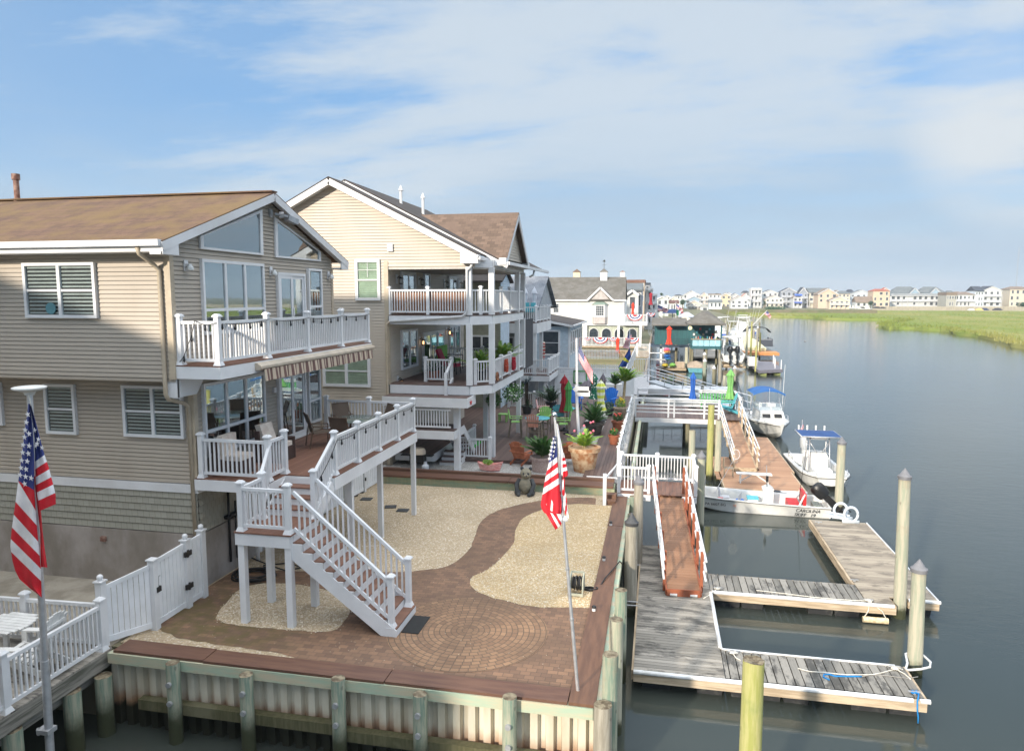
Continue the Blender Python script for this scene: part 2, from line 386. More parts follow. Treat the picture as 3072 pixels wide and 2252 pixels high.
def window(par,face,pos,s0,s1,z0,z1,n=1,hung=True,fw=0.075,blinds=None,glass=None,frame=None,trans=None,grid=None,name='window',label=None,proud=0.10):
    """frame with n lights; hung: meeting rail; trans: height of a transom bar"""
    fr = MB();w = fw;F = frame or WHITE
    pbox(fr,face,pos,s0,s1,0,proud,z0,z0 + w);pbox(fr,face,pos,s0,s1,0,proud,z1 - w,z1)
    pbox(fr,face,pos,s0,s0 + w,0,proud - 0.002,z0 + w,z1 - w);pbox(fr,face,pos,s1 - w,s1,0,proud - 0.002,z0 + w,z1 - w)
    pw = (s1 - s0 - 2 * w) / n
    for i in range(1,n):
        c = s0 + w + i * pw;pbox(fr,face,pos,c - w * 0.55,c + w * 0.55,0,proud - 0.004,z0 + w,z1 - w)
    zm = (z0 + z1) / 2
    if hung: pbox(fr,face,pos,s0 + w,s1 - w,0.04,proud - 0.02,zm - 0.028,zm + 0.028)
    if trans: pbox(fr,face,pos,s0 + w,s1 - w,0.0,proud - 0.006,trans - w * .5,trans + w * .5)
    if grid:
        gx,gz,zz0,zz1 = grid
        for i in range(n):
            for k in range(1,gx):
                c = s0 + w + i * pw + pw * k / gx;pbox(fr,face,pos,c - 0.01,c + 0.01,0.062,0.072,zz0,zz1)
        for k in range(1,gz):
            c = zz0 + (zz1 - zz0) * k / gz;pbox(fr,face,pos,s0 + w,s1 - w,0.062,0.071,c - 0.01,c + 0.01)
    o = obj(name,fr,F,par,label=label)
    g = MB();pbox(g,face,pos,s0 + w * .9,s1 - w * .9,0.056,0.060,z0 + w * .9,z1 - w * .9);obj('pane',g,glass or GLASS,o)
    if blinds:
        bl = MB();k = int((z1 - z0 - 2 * w) / 0.088)
        for i in range(k):
            z = z0 + w + (i + 0.5) * (z1 - z0 - 2 * w) / k
            for j in range(n):
                a = s0 + w + j * pw + 0.03;b_ = a + pw - 0.06
                p = [pp(face,pos,a,0.036,z + 0.022),pp(face,pos,b_,0.036,z + 0.022),pp(face,pos,b_,0.050,z - 0.016),pp(face,pos,a,0.050,z - 0.016)]
                bl.quad(*p)
        obj('blind',bl,blinds,o)
    bk = MB();pbox(bk,face,pos,s0 + w * .8,s1 - w * .8,0.031,0.0335,z0 + w * .8,z1 - w * .8);obj('dark_backing',bk,BLINDG if blinds is BLINDG else DARKIN,o)
    return o
def post(par,p,h,w=0.12,cap=True,mat=None,skirt=True,name='post'):
    b = MB();x,y,z = p
    b.box(x - w/2,x + w/2,y - w/2,y + w/2,z,z + h)
    if skirt: b.add([(x-w*.8,y-w*.8,z),(x+w*.8,y-w*.8,z),(x+w*.8,y+w*.8,z),(x-w*.8,y+w*.8,z),(x-w*.55,y-w*.55,z+.09),(x+w*.55,y-w*.55,z+.09),(x+w*.55,y+w*.55,z+.09),(x-w*.55,y+w*.55,z+.09)],[(4,5,6,7),(0,1,5,4),(1,2,6,5),(2,3,7,6),(3,0,4,7)])
    if cap:
        k = w * .72;b.box(x-k,x+k,y-k,y+k,z+h,z+h+0.03)
        b.add([(x-k,y-k,z+h+.03),(x+k,y-k,z+h+.03),(x+k,y+k,z+h+.03),(x-k,y+k,z+h+.03),(x-k*.5,y-k*.5,z+h+.075),(x+k*.5,y-k*.5,z+h+.075),(x+k*.5,y+k*.5,z+h+.075),(x-k*.5,y+k*.5,z+h+.075)],[(4,5,6,7),(0,1,5,4),(1,2,6,5),(2,3,7,6),(3,0,4,7)])
    return obj(name,b,mat or WHITE,par)
def railing(par,p0,p1,h=0.93,sp=0.115,bw=0.036,posts=None,mat=None,ph=None,pw=0.12,one=None,tw=0.075,skirt=True):
    """rail between two deck-level points; posts: fractions along it"""
    p0 = Vector(p0);p1 = Vector(p1);L = (p1 - p0);hl = math.hypot(L.x,L.y)
    b = one or MB();mat = mat or WHITE
    b.beam(p0 + Vector((0,0,h)),p1 + Vector((0,0,h)),tw,0.07)
    b.beam(p0 + Vector((0,0,0.12)),p1 + Vector((0,0,0.12)),0.045,0.07)
    n = max(2,int(hl / sp));
    ang = math.atan2(L.y,L.x)
    for i in range(1,n):
        q = p0 + L * (i / n)
        b.beam(q + Vector((0,0,0.12)),q + Vector((0,0,h)),bw,bw,up=(math.cos(ang),math.sin(ang),0))
    if one is None: obj('railing',b,mat,par)
    for f in (posts or []):
        q = p0 + L * f;post(par,q,(ph or h + 0.07),pw,mat=mat,skirt=skirt)
    return b
def boards(mb,x0,x1,y0,y1,z,axis,w=0.14,gap=0.008,th=0.03):
    """deck boards laid next to each other along `axis`"""
    a0,a1 = (x0,x1) if axis == 'x' else (y0,y1);k = math.ceil(a0 / w - 1e-6) 
    a = a0;kk = math.floor(a0 / w)
    while True:
        lo = max(a0,kk * w);hi = min(a1,(kk + 1) * w - gap)
        if lo >= a1: break
        if hi - lo > 0.01:
            if axis == 'x': mb.box(lo,hi,y0,y1,z - th,z)
            else: mb.box(x0,x1,lo,hi,z - th,z)
        kk += 1
    return mb
# ================================================================== SETTING: water, land, yard surfaces
def water_mat():
    m,t,b = newmat('canal_water')
    co = geopos(t)
    b.inputs['Base Color'].default_value = (0.030,0.038,0.030,1);b.inputs['Roughness'].default_value = 0.045
    b.inputs['IOR'].default_value = 1.38;b.inputs['Specular IOR Level'].default_value = 0.5
    nf = rng(noise_(t,co,0.02,3),0.35,0.65,0,1,t)
    LK(mixc(t,nf,(0.042,0.050,0.043),(0.058,0.068,0.061)),b.inputs['Base Color'],t)
    a = math_('ADD',noise_(t,co,1.6,5,0.6,(1.0,1.8,1)),math_('MULTIPLY',noise_(t,co,7.0,3,0.6,(1.0,2.2,1)),0.35,t),t);c = noise_(t,co,0.25,3,0.5,(1,1.6,1))
    s = N('ShaderNodeSeparateXYZ',t);LK(co,s.inputs[0],t)
    open_ = rng(s.outputs[0],2,16,0.12,1.0,t)
    h = math_('ADD',math_('MULTIPLY',a,open_,t),math_('MULTIPLY',c,0.8,t),t)
    bump(t,h,b,0.17,0.07)
    return m
WL = -1.65
structure('water',MB().quad((-500,-60,WL),(4000,-60,WL),(4000,5000,WL),(-500,5000,WL)),water_mat())
EARTH = M('earth',srgb(120,112,92),0.95,srgb(100,104,70),0.3,bmp=0.2)
g = MB()
g.box(-400,-12.9,-60,12.45,-3,-0.03);g.box(-400,-1.25,12.45,87.6,-3,-0.03);g.box(-400,-1.2,95.5,210,-3,0.20)
g.box(-400,-12,87.6,95.5,-3,-0.02)
structure('ground',g,EARTH)
def gravel(name,c1,c2,c3,sc_=26):
    m,t,b = newmat(name);b.inputs['Roughness'].default_value = 0.9
    co = geopos(t);v = N('ShaderNodeTexVoronoi',t);v.inputs['Scale'].default_value = sc_;LK(co,v.inputs[0],t)
    s = N('ShaderNodeSeparateColor',t);LK(v.outputs['Color'],s.inputs[0],t)
    c = mixc(t,s.outputs[0],c1,c2)
    c = mixc(t,rng(s.outputs[1],0.72,0.9,0,1,t),c,c3)
    c = mixc(t,rng(noise_(t,co,0.5,5,0.6),0.4,0.7,0,0.35,t),c,tuple(q * .72 for q in c1))
    d = rng(v.outputs['Distance'],0.25,0.6,0,0.30,t);c = mixc(t,d,c,tuple(q * 0.45 for q in c1))
    LK(c,b.inputs['Base Color'],t)
    h = math_('SUBTRACT',1.0,v.outputs['Distance'],t);bump(t,h,b,0.9,0.03)
    return m
GRAV = gravel('tan_gravel',srgb(180,160,130),srgb(206,187,158),srgb(226,213,192))
GRAVG = gravel('golden_gravel',srgb(188,162,122),srgb(214,188,146),srgb(232,216,186))
GRAVW = gravel('grey_white_gravel',srgb(168,166,160),srgb(200,198,194),srgb(226,226,224))
def paver_mat(circle=None):
    m,t,b = newmat('round_paver_pattern' if circle else 'brown_pavers');b.inputs['Roughness'].default_value = 0.8
    co = geopos(t);s = N('ShaderNodeSeparateXYZ',t);LK(co,s.inputs[0],t)
    cx = N('ShaderNodeCombineXYZ',t)
    if circle:
        dx = math_('SUBTRACT',s.outputs[0],circle[0],t);dy = math_('SUBTRACT',s.outputs[1],circle[1],t)
        r = math_('SQRT',math_('ADD',math_('MULTIPLY',dx,dx,t),math_('MULTIPLY',dy,dy,t),t),None,t)
        an = math_('ARCTAN2',dy,dx,t)
        ring = math_('ADD',math_('FLOOR',math_('DIVIDE',r,0.125,t),None,t),1.0,t)
        k = math_('FLOOR',math_('MULTIPLY',ring,4.2,t),None,t)
        u = math_('MULTIPLY',math_('DIVIDE',math_('ADD',an,3.14159265,t),6.2831853,t),k,t)
        fu = math_('FRACT',u,None,t);fr = math_('FRACT',math_('DIVIDE',r,0.125,t),None,t)
        eu = math_('MULTIPLY',math_('MINIMUM',fu,math_('SUBTRACT',1.0,fu,t),t),1.5,t);er = math_('MINIMUM',fr,math_('SUBTRACT',1.0,fr,t),t)
        e = math_('MINIMUM',eu,er,t)
        LK(math_('FLOOR',u,None,t),cx.inputs[0],t);LK(ring,cx.inputs[1],t)
        wn = N('ShaderNodeTexWhiteNoise',t,noise_dimensions='3D');LK(cx.outputs[0],wn.inputs[0],t)
        c = mixc(t,wn.outputs[0],srgb(124,96,74),srgb(150,118,90))
        mort = rng(e,0.03,0.10,1,0,t)
        hgt = rng(e,0.02,0.16,0,1,t)
    else:
        mp_ = N('ShaderNodeMapping',t);mp_.inputs['Rotation'].default_value = (0,0,0.0);LK(co,mp_.inputs[0],t)
        br = N('ShaderNodeTexBrick',t);LK(mp_.outputs[0],br.inputs['Vector'],t);br.inputs['Scale'].default_value = 1
        br.inputs['Brick Width'].default_value = 0.21;br.inputs['Row Height'].default_value = 0.14;br.inputs['Mortar Size'].default_value = 0.006;br.inputs['Mortar Smooth'].default_value = 0.4
        br.inputs['Color1'].default_value = (*srgb(108,84,68),1);br.inputs['Color2'].default_value = (*srgb(138,107,84),1);br.inputs['Mortar'].default_value = (*srgb(82,70,60),1)
        c = br.outputs[0];mort = None;hgt = math_('SUBTRACT',1.0,br.outputs[1],t)
    if mort is not None: c = mixc(t,mort,c,srgb(84,72,60))
    c = mixc(t,rng(noise_(t,co,0.7,6,0.65),0.42,0.68,0,0.6,t),c,srgb(98,78,62))
    # moss on the damp corner by the gate
    dxm = math_('SUBTRACT',s.outputs[0],-10.0,t);dym = math_('SUBTRACT',s.outputs[1],13.7,t)
    dm = math_('SQRT',math_('ADD',math_('MULTIPLY',dxm,dxm,t),math_('MULTIPLY',dym,dym,t),t),None,t)
    mm = math_('MULTIPLY',rng(dm,0.6,3.4,0.7,0,t),rng(noise_(t,co,3,5,0.6),0.35,0.6,0,1,t),t)
    c = mixc(t,mm,c,srgb(92,84,44))
    # scattered stray pebbles
    v = N('ShaderNodeTexVoronoi',t);v.inputs['Scale'].default_value = 9;LK(co,v.inputs[0],t)
    peb = rng(v.outputs['Distance'],0.06,0.09,1,0,t);sc2 = N('ShaderNodeSeparateColor',t);LK(v.outputs['Color'],sc2.inputs[0],t)
    peb = math_('MULTIPLY',peb,rng(sc2.outputs[0],0.74,0.76,0,1,t),t);c = mixc(t,peb,c,srgb(214,200,174))
    LK(c,b.inputs['Base Color'],t);bump(t,hgt,b,0.5,0.012)
    return m
def smooth(pts,k=6,closed=False):
    o = [];n = len(pts)
    rngi = range(n if closed else n - 1)
    for i in rngi:
        p = [pts[(i + j) % n] if closed else pts[min(max(i + j,0),n - 1)] for j in (-1,0,1,2)]
        for q in range(k):
            t = q / k
            o.append(tuple(0.5 * ((2*p[1][a]) + (-p[0][a]+p[2][a])*t + (2*p[0][a]-5*p[1][a]+4*p[2][a]-p[3][a])*t*t + (-p[0][a]+3*p[1][a]-3*p[2][a]+p[3][a])*t**3) for a in (0,1)))
    if not closed: o.append(tuple(pts[-1]))
    return [(x + .035 * noise.noise(Vector((x * 3,y * 3,1))),y + .05 * noise.noise(Vector((x * 4,y * 4,7)))) for x,y in o]
def sheet(poly,z): return MB().add([(p[0],p[1],z) for p in poly],[tuple(range(len(poly)))])
structure('gravel_bed',MB().box(-11.2,-1.26,12.6,26.1,-0.2,0.0),GRAV)
Lp = smooth([(-11.15,17.0),(-10.34,16.92),(-8.94,17.07),(-7.4,17.35),(-6.38,17.65),(-5.55,18.2),(-5.3,19.57),(-5.5,21.2),(-5.55,22.6),(-5.18,23.69),(-4.13,24.92),(-2.86,25.60),(-2.11,25.72)])
Rp = smooth([(-2.03,24.83),(-2.75,24.79),(-3.55,24.22),(-4.25,22.94),(-4.3,21.6),(-4.12,20.2),(-4.34,18.36),(-4.66,17.6),(-4.55,16.98),(-3.98,16.48),(-2.94,16.13),(-1.97,16.23),(-1.26,16.33)])
Bp = smooth([(-6.9,12.6),(-7.35,12.78),(-8.07,12.86),(-9.09,12.92),(-10.06,13.0),(-10.55,13.18),(-10.85,13.32),(-11.2,13.5)])
structure('paver_path',sheet(Lp + Rp + [(-1.26,12.6)] + Bp,0.006),paver_mat())
R_ = smooth([(-2.05,24.8),(-2.75,24.79),(-3.55,24.22),(-4.25,22.94),(-4.3,21.6),(-4.12,20.2),(-4.34,18.36),(-4.66,17.6),(-4.55,16.98),(-3.98,16.48),(-2.94,16.13),(-1.97,16.23),(-1.27,16.33)])
structure('gravel_patch',sheet(R_ + [(-1.27,24.8)],0.010),GRAVG)
ov = smooth([(-9.99,14.28),(-10.15,14.94),(-10.25,15.7),(-9.75,16.1),(-8.71,16.15),(-7.6,15.8),(-7.05,15.15),(-6.86,14.2),(-7.1,13.92),(-7.96,13.82),(-9.12,13.8),(-9.75,13.92)],6,True)
structure('gravel_island',sheet(ov,0.011),GRAV)
cc = (-4.0,14.6)
structure('paver_circle',sheet([(cc[0] + 1.78 * math.cos(a * math.pi / 36),cc[1] + 1.78 * math.sin(a * math.pi / 36)) for a in range(72)],0.012),paver_mat(cc))
# loose stones: real pebbles over the front of the gravel so that its surface is not a flat sheet
pb = MB();PTS = []
def inside(p,poly):
    c = False;n = len(poly)
    for i in range(n):
        a,b_ = poly[i],poly[i - 1]
        if (a[1] > p[1]) != (b_[1] > p[1]) and p[0] < (b_[0] - a[0]) * (p[1] - a[1]) / (b_[1] - a[1]) + a[0]: c = not c
    return c
rg = R_ + [(-1.27,24.8)]
def pebble(mb,x,y,z,r):
    a = random.random() * 6.28
    vs = [(x + r * math.cos(a + k * 1.2566) * random.uniform(.7,1.1),y + r * math.sin(a + k * 1.2566) * random.uniform(.7,1.1),z) for k in range(5)] + [(x,y,z + r * .7)]
    mb.add(vs,[(k,(k + 1) % 5,5) for k in range(5)])
for i in range(16000):
    x = random.uniform(-10.4,-1.3);y = 12.65 + random.random() ** 1.3 * 7.5
    on = inside((x + random.gauss(0,.05),y + random.gauss(0,.05)),rg) or inside((x + random.gauss(0,.05),y + random.gauss(0,.05)),ov)
    if not on: continue
    pebble(pb,x,y,0.012,random.uniform(.010,.022))
PEBM = gravel('loose_pebbles',srgb(212,196,166),srgb(236,222,196),srgb(250,244,230),14)
o = obj('pebbles',pb,PEBM);o['kind'] = 'stuff';o['label'] = 'loose pale pebbles lying on the golden gravel';o['category'] = 'gravel'
structure('concrete_pad',MB().box(-24,-11.3,12.4,15.45,-0.3,-0.004),CONC)
# neighbour's lot floor, camera side
structure('neighbour_paving',MB().box(-30,-14.6,4,12.4,-0.2,-0.005),CONC)
# lot of the cream house: gravel and terrace
structure('terrace_gravel',MB().box(-11.9,-1.30,27.1,52.0,-0.3,0.26),GRAVW)
t_ = MB();boards(t_,-8.5,-3.95,29.3,50.5,0.40,'x');boards(t_,-11.9,-8.52,33.0,50.5,0.40,'x')
structure('terrace',t_,PATX)
t_ = MB();boards(t_,-2.75,-1.62,27.3,50.5,0.40,'x');t_.box(-2.7,-1.65,27.33,50.4,0.2,0.36);structure('boardwalk',t_,PATX)
structure('terrace_skirt',MB().box(-8.45,-4.0,29.34,50.4,0.0,0.36).box(-11.85,-8.5,33.05,50.4,0.0,0.36),PATY)
# ------------------------------------------------------------------ bulkhead
def sheetpile_mat():
    m,t,b = newmat('beige_sheet_piling');b.inputs['Roughness'].default_value = 0.55
    co = geopos(t);s = N('ShaderNodeSeparateXYZ',t);LK(co,s.inputs[0],t)
    zz = math_('ADD',s.outputs[2],math_('MULTIPLY',math_('SUBTRACT',noise_(t,co,1.4,5,0.6),0.5,t),0.5,t),t)
    c = mixc(t,rng(noise_(t,co,1.0,5,0.6,(3,3,.5)),0.4,0.65,tree=t),srgb(206,200,182),srgb(192,182,160))
    c = mixc(t,rng(zz,-1.1,-0.72,0.8,0,t),c,srgb(150,104,68))
    c = mixc(t,rng(zz,-1.22,-1.02,1,0,t),c,(0.022,0.022,0.012))
    LK(c,b.inputs['Base Color'],t);return m
SHP = sheetpile_mat()
bw = thing('bulkhead','bulkhead wall of beige corrugated sheet piling around the paved yard with brown cap boards','bulkhead',(-6,12.3,-1.6))
s_ = MB();x = -11.3
while x < -1.0:
    prof = [(x,12.40),(x + .10,12.40),(x + .13,12.28),(x + .27,12.28),(x + .30,12.40)]
    for (a,ya),(b_,yb) in zip(prof[:-1],prof[1:]):
        s_.quad((a,ya,-2.4),(b_,yb,-2.4),(b_,yb,-0.1),(a,ya,-0.1))
    x += .30
obj('sheet_piling',s_,SHP,bw)
s_ = MB();y = 12.4
while y < 89:
    prof = [(-1.10,y),(-1.10,y + .10),(-0.98,y + .13),(-0.98,y + .27),(-1.10,y + .30)]
    for (xa,a),(xb,b_) in zip(prof[:-1],prof[1:]):
        s_.quad((xa,a,-2.4),(xb,b_,-2.4),(xb,b_,-0.1),(xa,a,-0.1))
    y += .30
obj('sheet_piling',s_,SHP,bw,label='long side of sheet piling along the canal')
obj('cap_board',MB().box(-10.99,-8.9,12.14,12.62,0.02,0.075),CAPX,bw)
obj('cap_board',MB().box(-8.88,-5.0,12.12,12.60,0.02,0.072),CAPX,bw)
obj('cap_board',MB().box(-4.98,-1.46,12.13,12.61,0.02,0.074),CAPX,bw)
obj('cap_board',MB().box(-1.44,-0.95,12.13,17.6,0.02,0.078),CAPW,bw)
obj('cap_board',MB().box(-1.43,-0.96,17.62,22.4,0.02,0.074),CAPW,bw)
obj('cap_board',MB().box(-1.44,-0.95,22.42,26.0,0.02,0.078),CAPW,bw)
obj('wale',MB().box(-11.1,-5.9,12.10,12.26,-0.20,0.015),GRNW2,bw)
obj('wale',MB().box(-5.88,-0.98,12.10,12.26,-0.20,0.015),GRNW2,bw)
obj('wale',MB().box(-0.99,-0.84,12.1,60,-0.20,0.015),GRNW2,bw)
LOW = pilemat('dark_lower_wale_wood',srgb(92,88,62),srgb(76,74,48),srgb(108,104,80),tide=0.5)
obj('lower_wale',MB().box(-10.4,-5.9,12.06,12.24,-1.12,-0.90),LOW,bw)
obj('lower_wale',MB().box(-5.88,-1.0,12.06,12.24,-1.22,-1.0),LOW,bw)
bo = MB()
for x in (-9.47,-7.83,-5.87,-4.22,-2.5):
    for z in (-0.35,-0.75): bo.cyl((x,11.80,z),(x,11.86,z),.055,.055,10)
obj('bolt_washer',bo,GALV,bw)
# retaining kerb between the two yards
cw = thing('retaining_wall','low retaining wall of timber sleepers with brown cap between gravel yard and terrace','wall',(-6,26.5,0))
s_ = MB();x = -10.9
while x < -1.5: s_.box(x,x + .145,26.2,26.9,-0.1,0.27);x += .15
obj('sleeper_face',s_,GRNW,cw)
obj('cap',MB().box(-10.95,-5.5,26.08,26.75,0.28,0.36).box(-5.48,-1.5,26.08,26.75,0.28,0.358),CAPX,cw)
obj('rear_board',MB().box(-10.95,-1.5,26.9,27.1,0.25,0.42),CAPX,cw)
# ------------------------------------------------------------------ piles
def pile(x,y,top,r=0.15,mat=PILE_W,cap=None,label='',group=None,lean=(0,0),z0=-2.6,taper=0.9,jag=False,ch=0.22):
    t = thing('piling',label,'piling',(x,y,WL),0,group)
    n = 16;prof = []
    b = MB();m = 7
    for i in range(m):
        q = i / (m - 1);z = z0 + (top - z0) * q;rr = r * (1 + (taper - 1) * q)
        cx = x + lean[0] * q;cy = y + lean[1] * q
        for k in range(n):
            a = 2 * math.pi * k / n;w = 1 + 0.04 * noise.noise(Vector((math.cos(a) * 2 + x,math.sin(a) * 2 + y,z * 0.8)))
            zz = z + (0.04 * noise.noise(Vector((k * .9,x,3))) if (jag and i == m - 1) else 0)
            prof.append((cx + rr * w * math.cos(a),cy + rr * w * math.sin(a),zz))
    fs = [(i*n+k,i*n+(k+1) % n,(i+1)*n+(k+1) % n,(i+1)*n+k) for i in range(m-1) for k in range(n)]
    b.add(prof,fs);tx,ty = x + lean[0],y + lean[1]
    obj('pole',b,mat,t,True)
    if cap:
        c = MB();c.lathe((tx,ty,top),[(r*taper+.025,-0.09),(r*taper+.03,0),(r*taper*.9,0.03),(0.012,ch)],18);obj('cone_cap',c,cap,t,True)
    else:
        c = MB();rr = r * taper
        ring = [(tx + rr * .99 * math.cos(2*math.pi*k/n),ty + rr * .99 * math.sin(2*math.pi*k/n),top + (0.04 * noise.noise(Vector((k * .9,x,3))) if jag else -0.002)) for k in range(n)]
        c.add(ring + [(tx,ty,top - (0.03 if jag else -0.005))],[(k,(k+1) % n,n) for k in range(n)]);obj('cut_top',c,ENDG,t)
    return t
ENDG = M('sawn_end_grain',srgb(140,130,108),0.9,srgb(84,72,56),9,bmp=0.5)
for x,top,lab in ((-9.47,.05,'leftmost squat teal piling bolted to the front of the bulkhead'),(-7.83,-.02,'second teal piling from the left on the front of the bulkhead'),(-5.87,.12,'third teal piling from the left on the front of the bulkhead, below the brown cap'),(-4.22,.0,'fourth teal piling from the left on the front of the bulkhead'),(-2.5,.15,'fifth teal piling from the left on the front of the bulkhead, nearest the flagpole')):
    pile(x,12.0 - .02,top,.140,PILE_B,None,lab,'pilings along the front of the bulkhead',taper=.95)
pile(-0.80,11.95,.22,.17,PILE_W,None,'brownish piling at the outer corner of the bulkhead with rusty top','pilings along the canal side of the bulkhead',taper=.95)
for i,(px,u0,v0) in enumerate((('w4',65,740),('w4',100,525),('w4',130,345))):
    q = PX(px,u0,v0,-0.70);lab = ('short teal piling with chain beside the dock, nearest the bulkhead corner','short rust-topped piling with chain beside the dock, second from the bulkhead corner','short green piling beside the brown cap, third from the bulkhead corner')[i]
    pile(-0.70,q.y,q.z,.15,PILE_B if i != 1 else PILE_G,None,lab,'pilings along the canal side of the bulkhead',taper=.95)
for y_,z_,lab in ((21.5,.15,'short green piling between the cap and the grey capped pole'),(25.2,.3,'short green piling under the white gated platform'),(23.6,.12,'short greenish piling just before the white gated platform')):
    pile(-0.72,y_,z_,.14,PILE_B,None,lab,'pilings along the canal side of the bulkhead',taper=.95)
pile(-0.60,19.77,1.08,.19,PILE_W,CAPB,'thick weathered piling with black cone cap beside the bulkhead',ch=.27)
pile(-0.48,22.68,1.50,.165,PILE_W,CAPG,'weathered piling with grey cone cap at the left of the gangway')
pile(1.76,27.64,1.33,.165,PILE_G,CAPG,'greenish piling with grey cone cap at the bow of the white skiff')
pile(2.68,35.84,2.12,.17,PILE_Y,None,'tall yellow-green piling left of the tan ramp, cut flat')
pile(3.05,35.77,1.36,.165,PILE_G,None,'mossy-topped piling at the foot of the tan ramp')
pile(1.77,35.2,.93,.165,PILE_G,None,'mossy-topped piling standing alone in the slip behind the white gated platform')
pile(7.63,31.26,1.38,.18,PILE_G,CAPG,'stout greenish piling with dark cone cap beside the outboard motor')
pile(6.93,21.12,2.45,.17,PILE_G,CAPG,'tallest greenish piling with grey cone cap at the outer corner of the weathered dock',lean=(-.10,0))
pile(6.25,17.8,1.02,.175,PILE_G,CAPG,'stained piling with grey cone cap at the tip of the near dock finger',lean=(-.06,0))
_q = PY('w4',945,775,11.3)
pile(_q.x,11.3,_q.z,.185,PILE_Y,None,'bright yellow-green double piling in the foreground, its split top jagged',jag=True)
# ================================================================== HOUSE 0: the neighbour behind and left of the camera (throws the long morning shade)
h0 = thing('shingled_house','tan sided gabled house with raised screened porch south of the canal inlet','house',(-18,0,0))
b = MB();b.box(-27,-12.9,-5,6.4,0,8.2);b.box(-12.95,-8.7,0,6.4,0,4.0);b.prism([(-27,8.2),(-12.9,8.2),(-20,10.5)],'y',-5,6.4)
obj('wall',b,SIDE1,h0)
obj('porch',MB().box(-12.85,-7.7,3.4,6.5,4.05,6.1),WTRIM,h0)
b = MB();b.add([(-12.4,-5.3,8.2),(-12.4,6.6,8.2),(-20,6.6,10.85),(-20,-5.3,10.85),(-27.5,6.6,8.2),(-27.5,-5.3,8.2)],[(0,1,2,3),(3,2,4,5)]);obj('roof',b,ROOF2,h0)
# ================================================================== HOUSE 1: taupe gabled house
h1 = thing('taupe_house','taupe sided house with glazed gable, brown roof and white decks in the left foreground','house',(-17,19,0))
XL = -26.0;XG = -11.12;XW = -11.25;Y0 = 15.49;Y0u = 14.69;Y1u = 23.1;Y1 = 22.3;YR = 18.9
def shake_mat():
    m,t,b = newmat('olive_cedar_shake');b.inputs['Roughness'].default_value = 0.8
    co = geopos(t);s = N('ShaderNodeSeparateXYZ',t);LK(co,s.inputs[0],t)
    cx = N('ShaderNodeCombineXYZ',t);LK(math_('ADD',s.outputs[0],s.outputs[1],t),cx.inputs[0],t);LK(s.outputs[2],cx.inputs[1],t)
    br = N('ShaderNodeTexBrick',t);LK(cx.outputs[0],br.inputs['Vector'],t);br.inputs['Scale'].default_value = 1
    br.inputs['Brick Width'].default_value = 0.17;br.inputs['Row Height'].default_value = 0.178;br.inputs['Mortar Size'].default_value = 0.004
    br.inputs['Color1'].default_value = (*srgb(150,148,136),1);br.inputs['Color2'].default_value = (*srgb(140,138,126),1);br.inputs['Mortar'].default_value = (*srgb(104,100,86),1);br.inputs['Bias'].default_value = -0.2
    LK(br.outputs[0],b.inputs['Base Color'],t);bump(t,br.outputs[1],b,-0.3,0.01);return m
SHAKE = shake_mat()
b = MB();b.box(XL,XW - .03,Y0 + .03,Y1,0.0,5.4)
siding(b,'-y',Y0,[(XL,2.72),(XW,2.72),(XW,5.44),(XL,5.44)]);siding(b,'+x',XW,[(Y0,2.72),(Y1,2.72),(Y1,5.44),(Y0,5.44)])
obj('lower_wall',b,SIDE1,h1)
b = MB();siding(b,'-y',Y0,[(XL,1.42),(XW,1.42),(XW,2.49),(XL,2.49)],.178,.03);siding(b,'+x',XW,[(Y0,1.42),(Y1,1.42),(Y1,2.49),(Y0,2.49)],.178,.03)
obj('shake_wall',b,SHAKE,h1,label='olive cedar shake course above the foundation')
obj('foundation',MB().box(XL,XW + .05,Y0 - .05,Y1,-0.3,1.41),CONCW,h1)
obj('band_board',MB().box(XL,XW + .045,Y0 - .045,Y1,2.49,2.71),WTRIM,h1)
up = [(Y0u,5.48),(Y1u,5.48),(Y1u,8.62),(YR,10.22),(Y0u,8.62)]
b = MB();b.box(XL,XG - .03,Y0u + .03,Y1u,5.48,8.6);b.prism([(Y0u,8.6),(Y1u,8.6),(YR,10.2)],'x',XL,XG - .03)
siding(b,'-y',Y0u,[(XL,5.48),(XG,5.48),(XG,8.60),(XL,8.60)])
obj('upper_wall',b,SIDE1,h1)
b = MB();siding(b,'+x',XG,up);obj('gable_wall',b,SIDE1,h1)
b = MB();b.box(XG - .12,XG + .035,Y0u - .035,Y0u + .11,5.46,8.5);b.box(XG - .05,XG + .035,Y1u - .11,Y1u + .03,5.46,8.4);b.box(XW - .12,XW + .035,Y0 - .035,Y0 + .11,2.72,5.44);b.box(XW - .12,XW + .035,Y1 - .1,Y1 + .03,2.72,5.44)
boxes('corner_trim',b,SIDE2B,h1)
b = MB();b.box(XL,XG,Y0u,Y0,5.40,5.475);obj('overhang_soffit',b,SIDE1,h1)
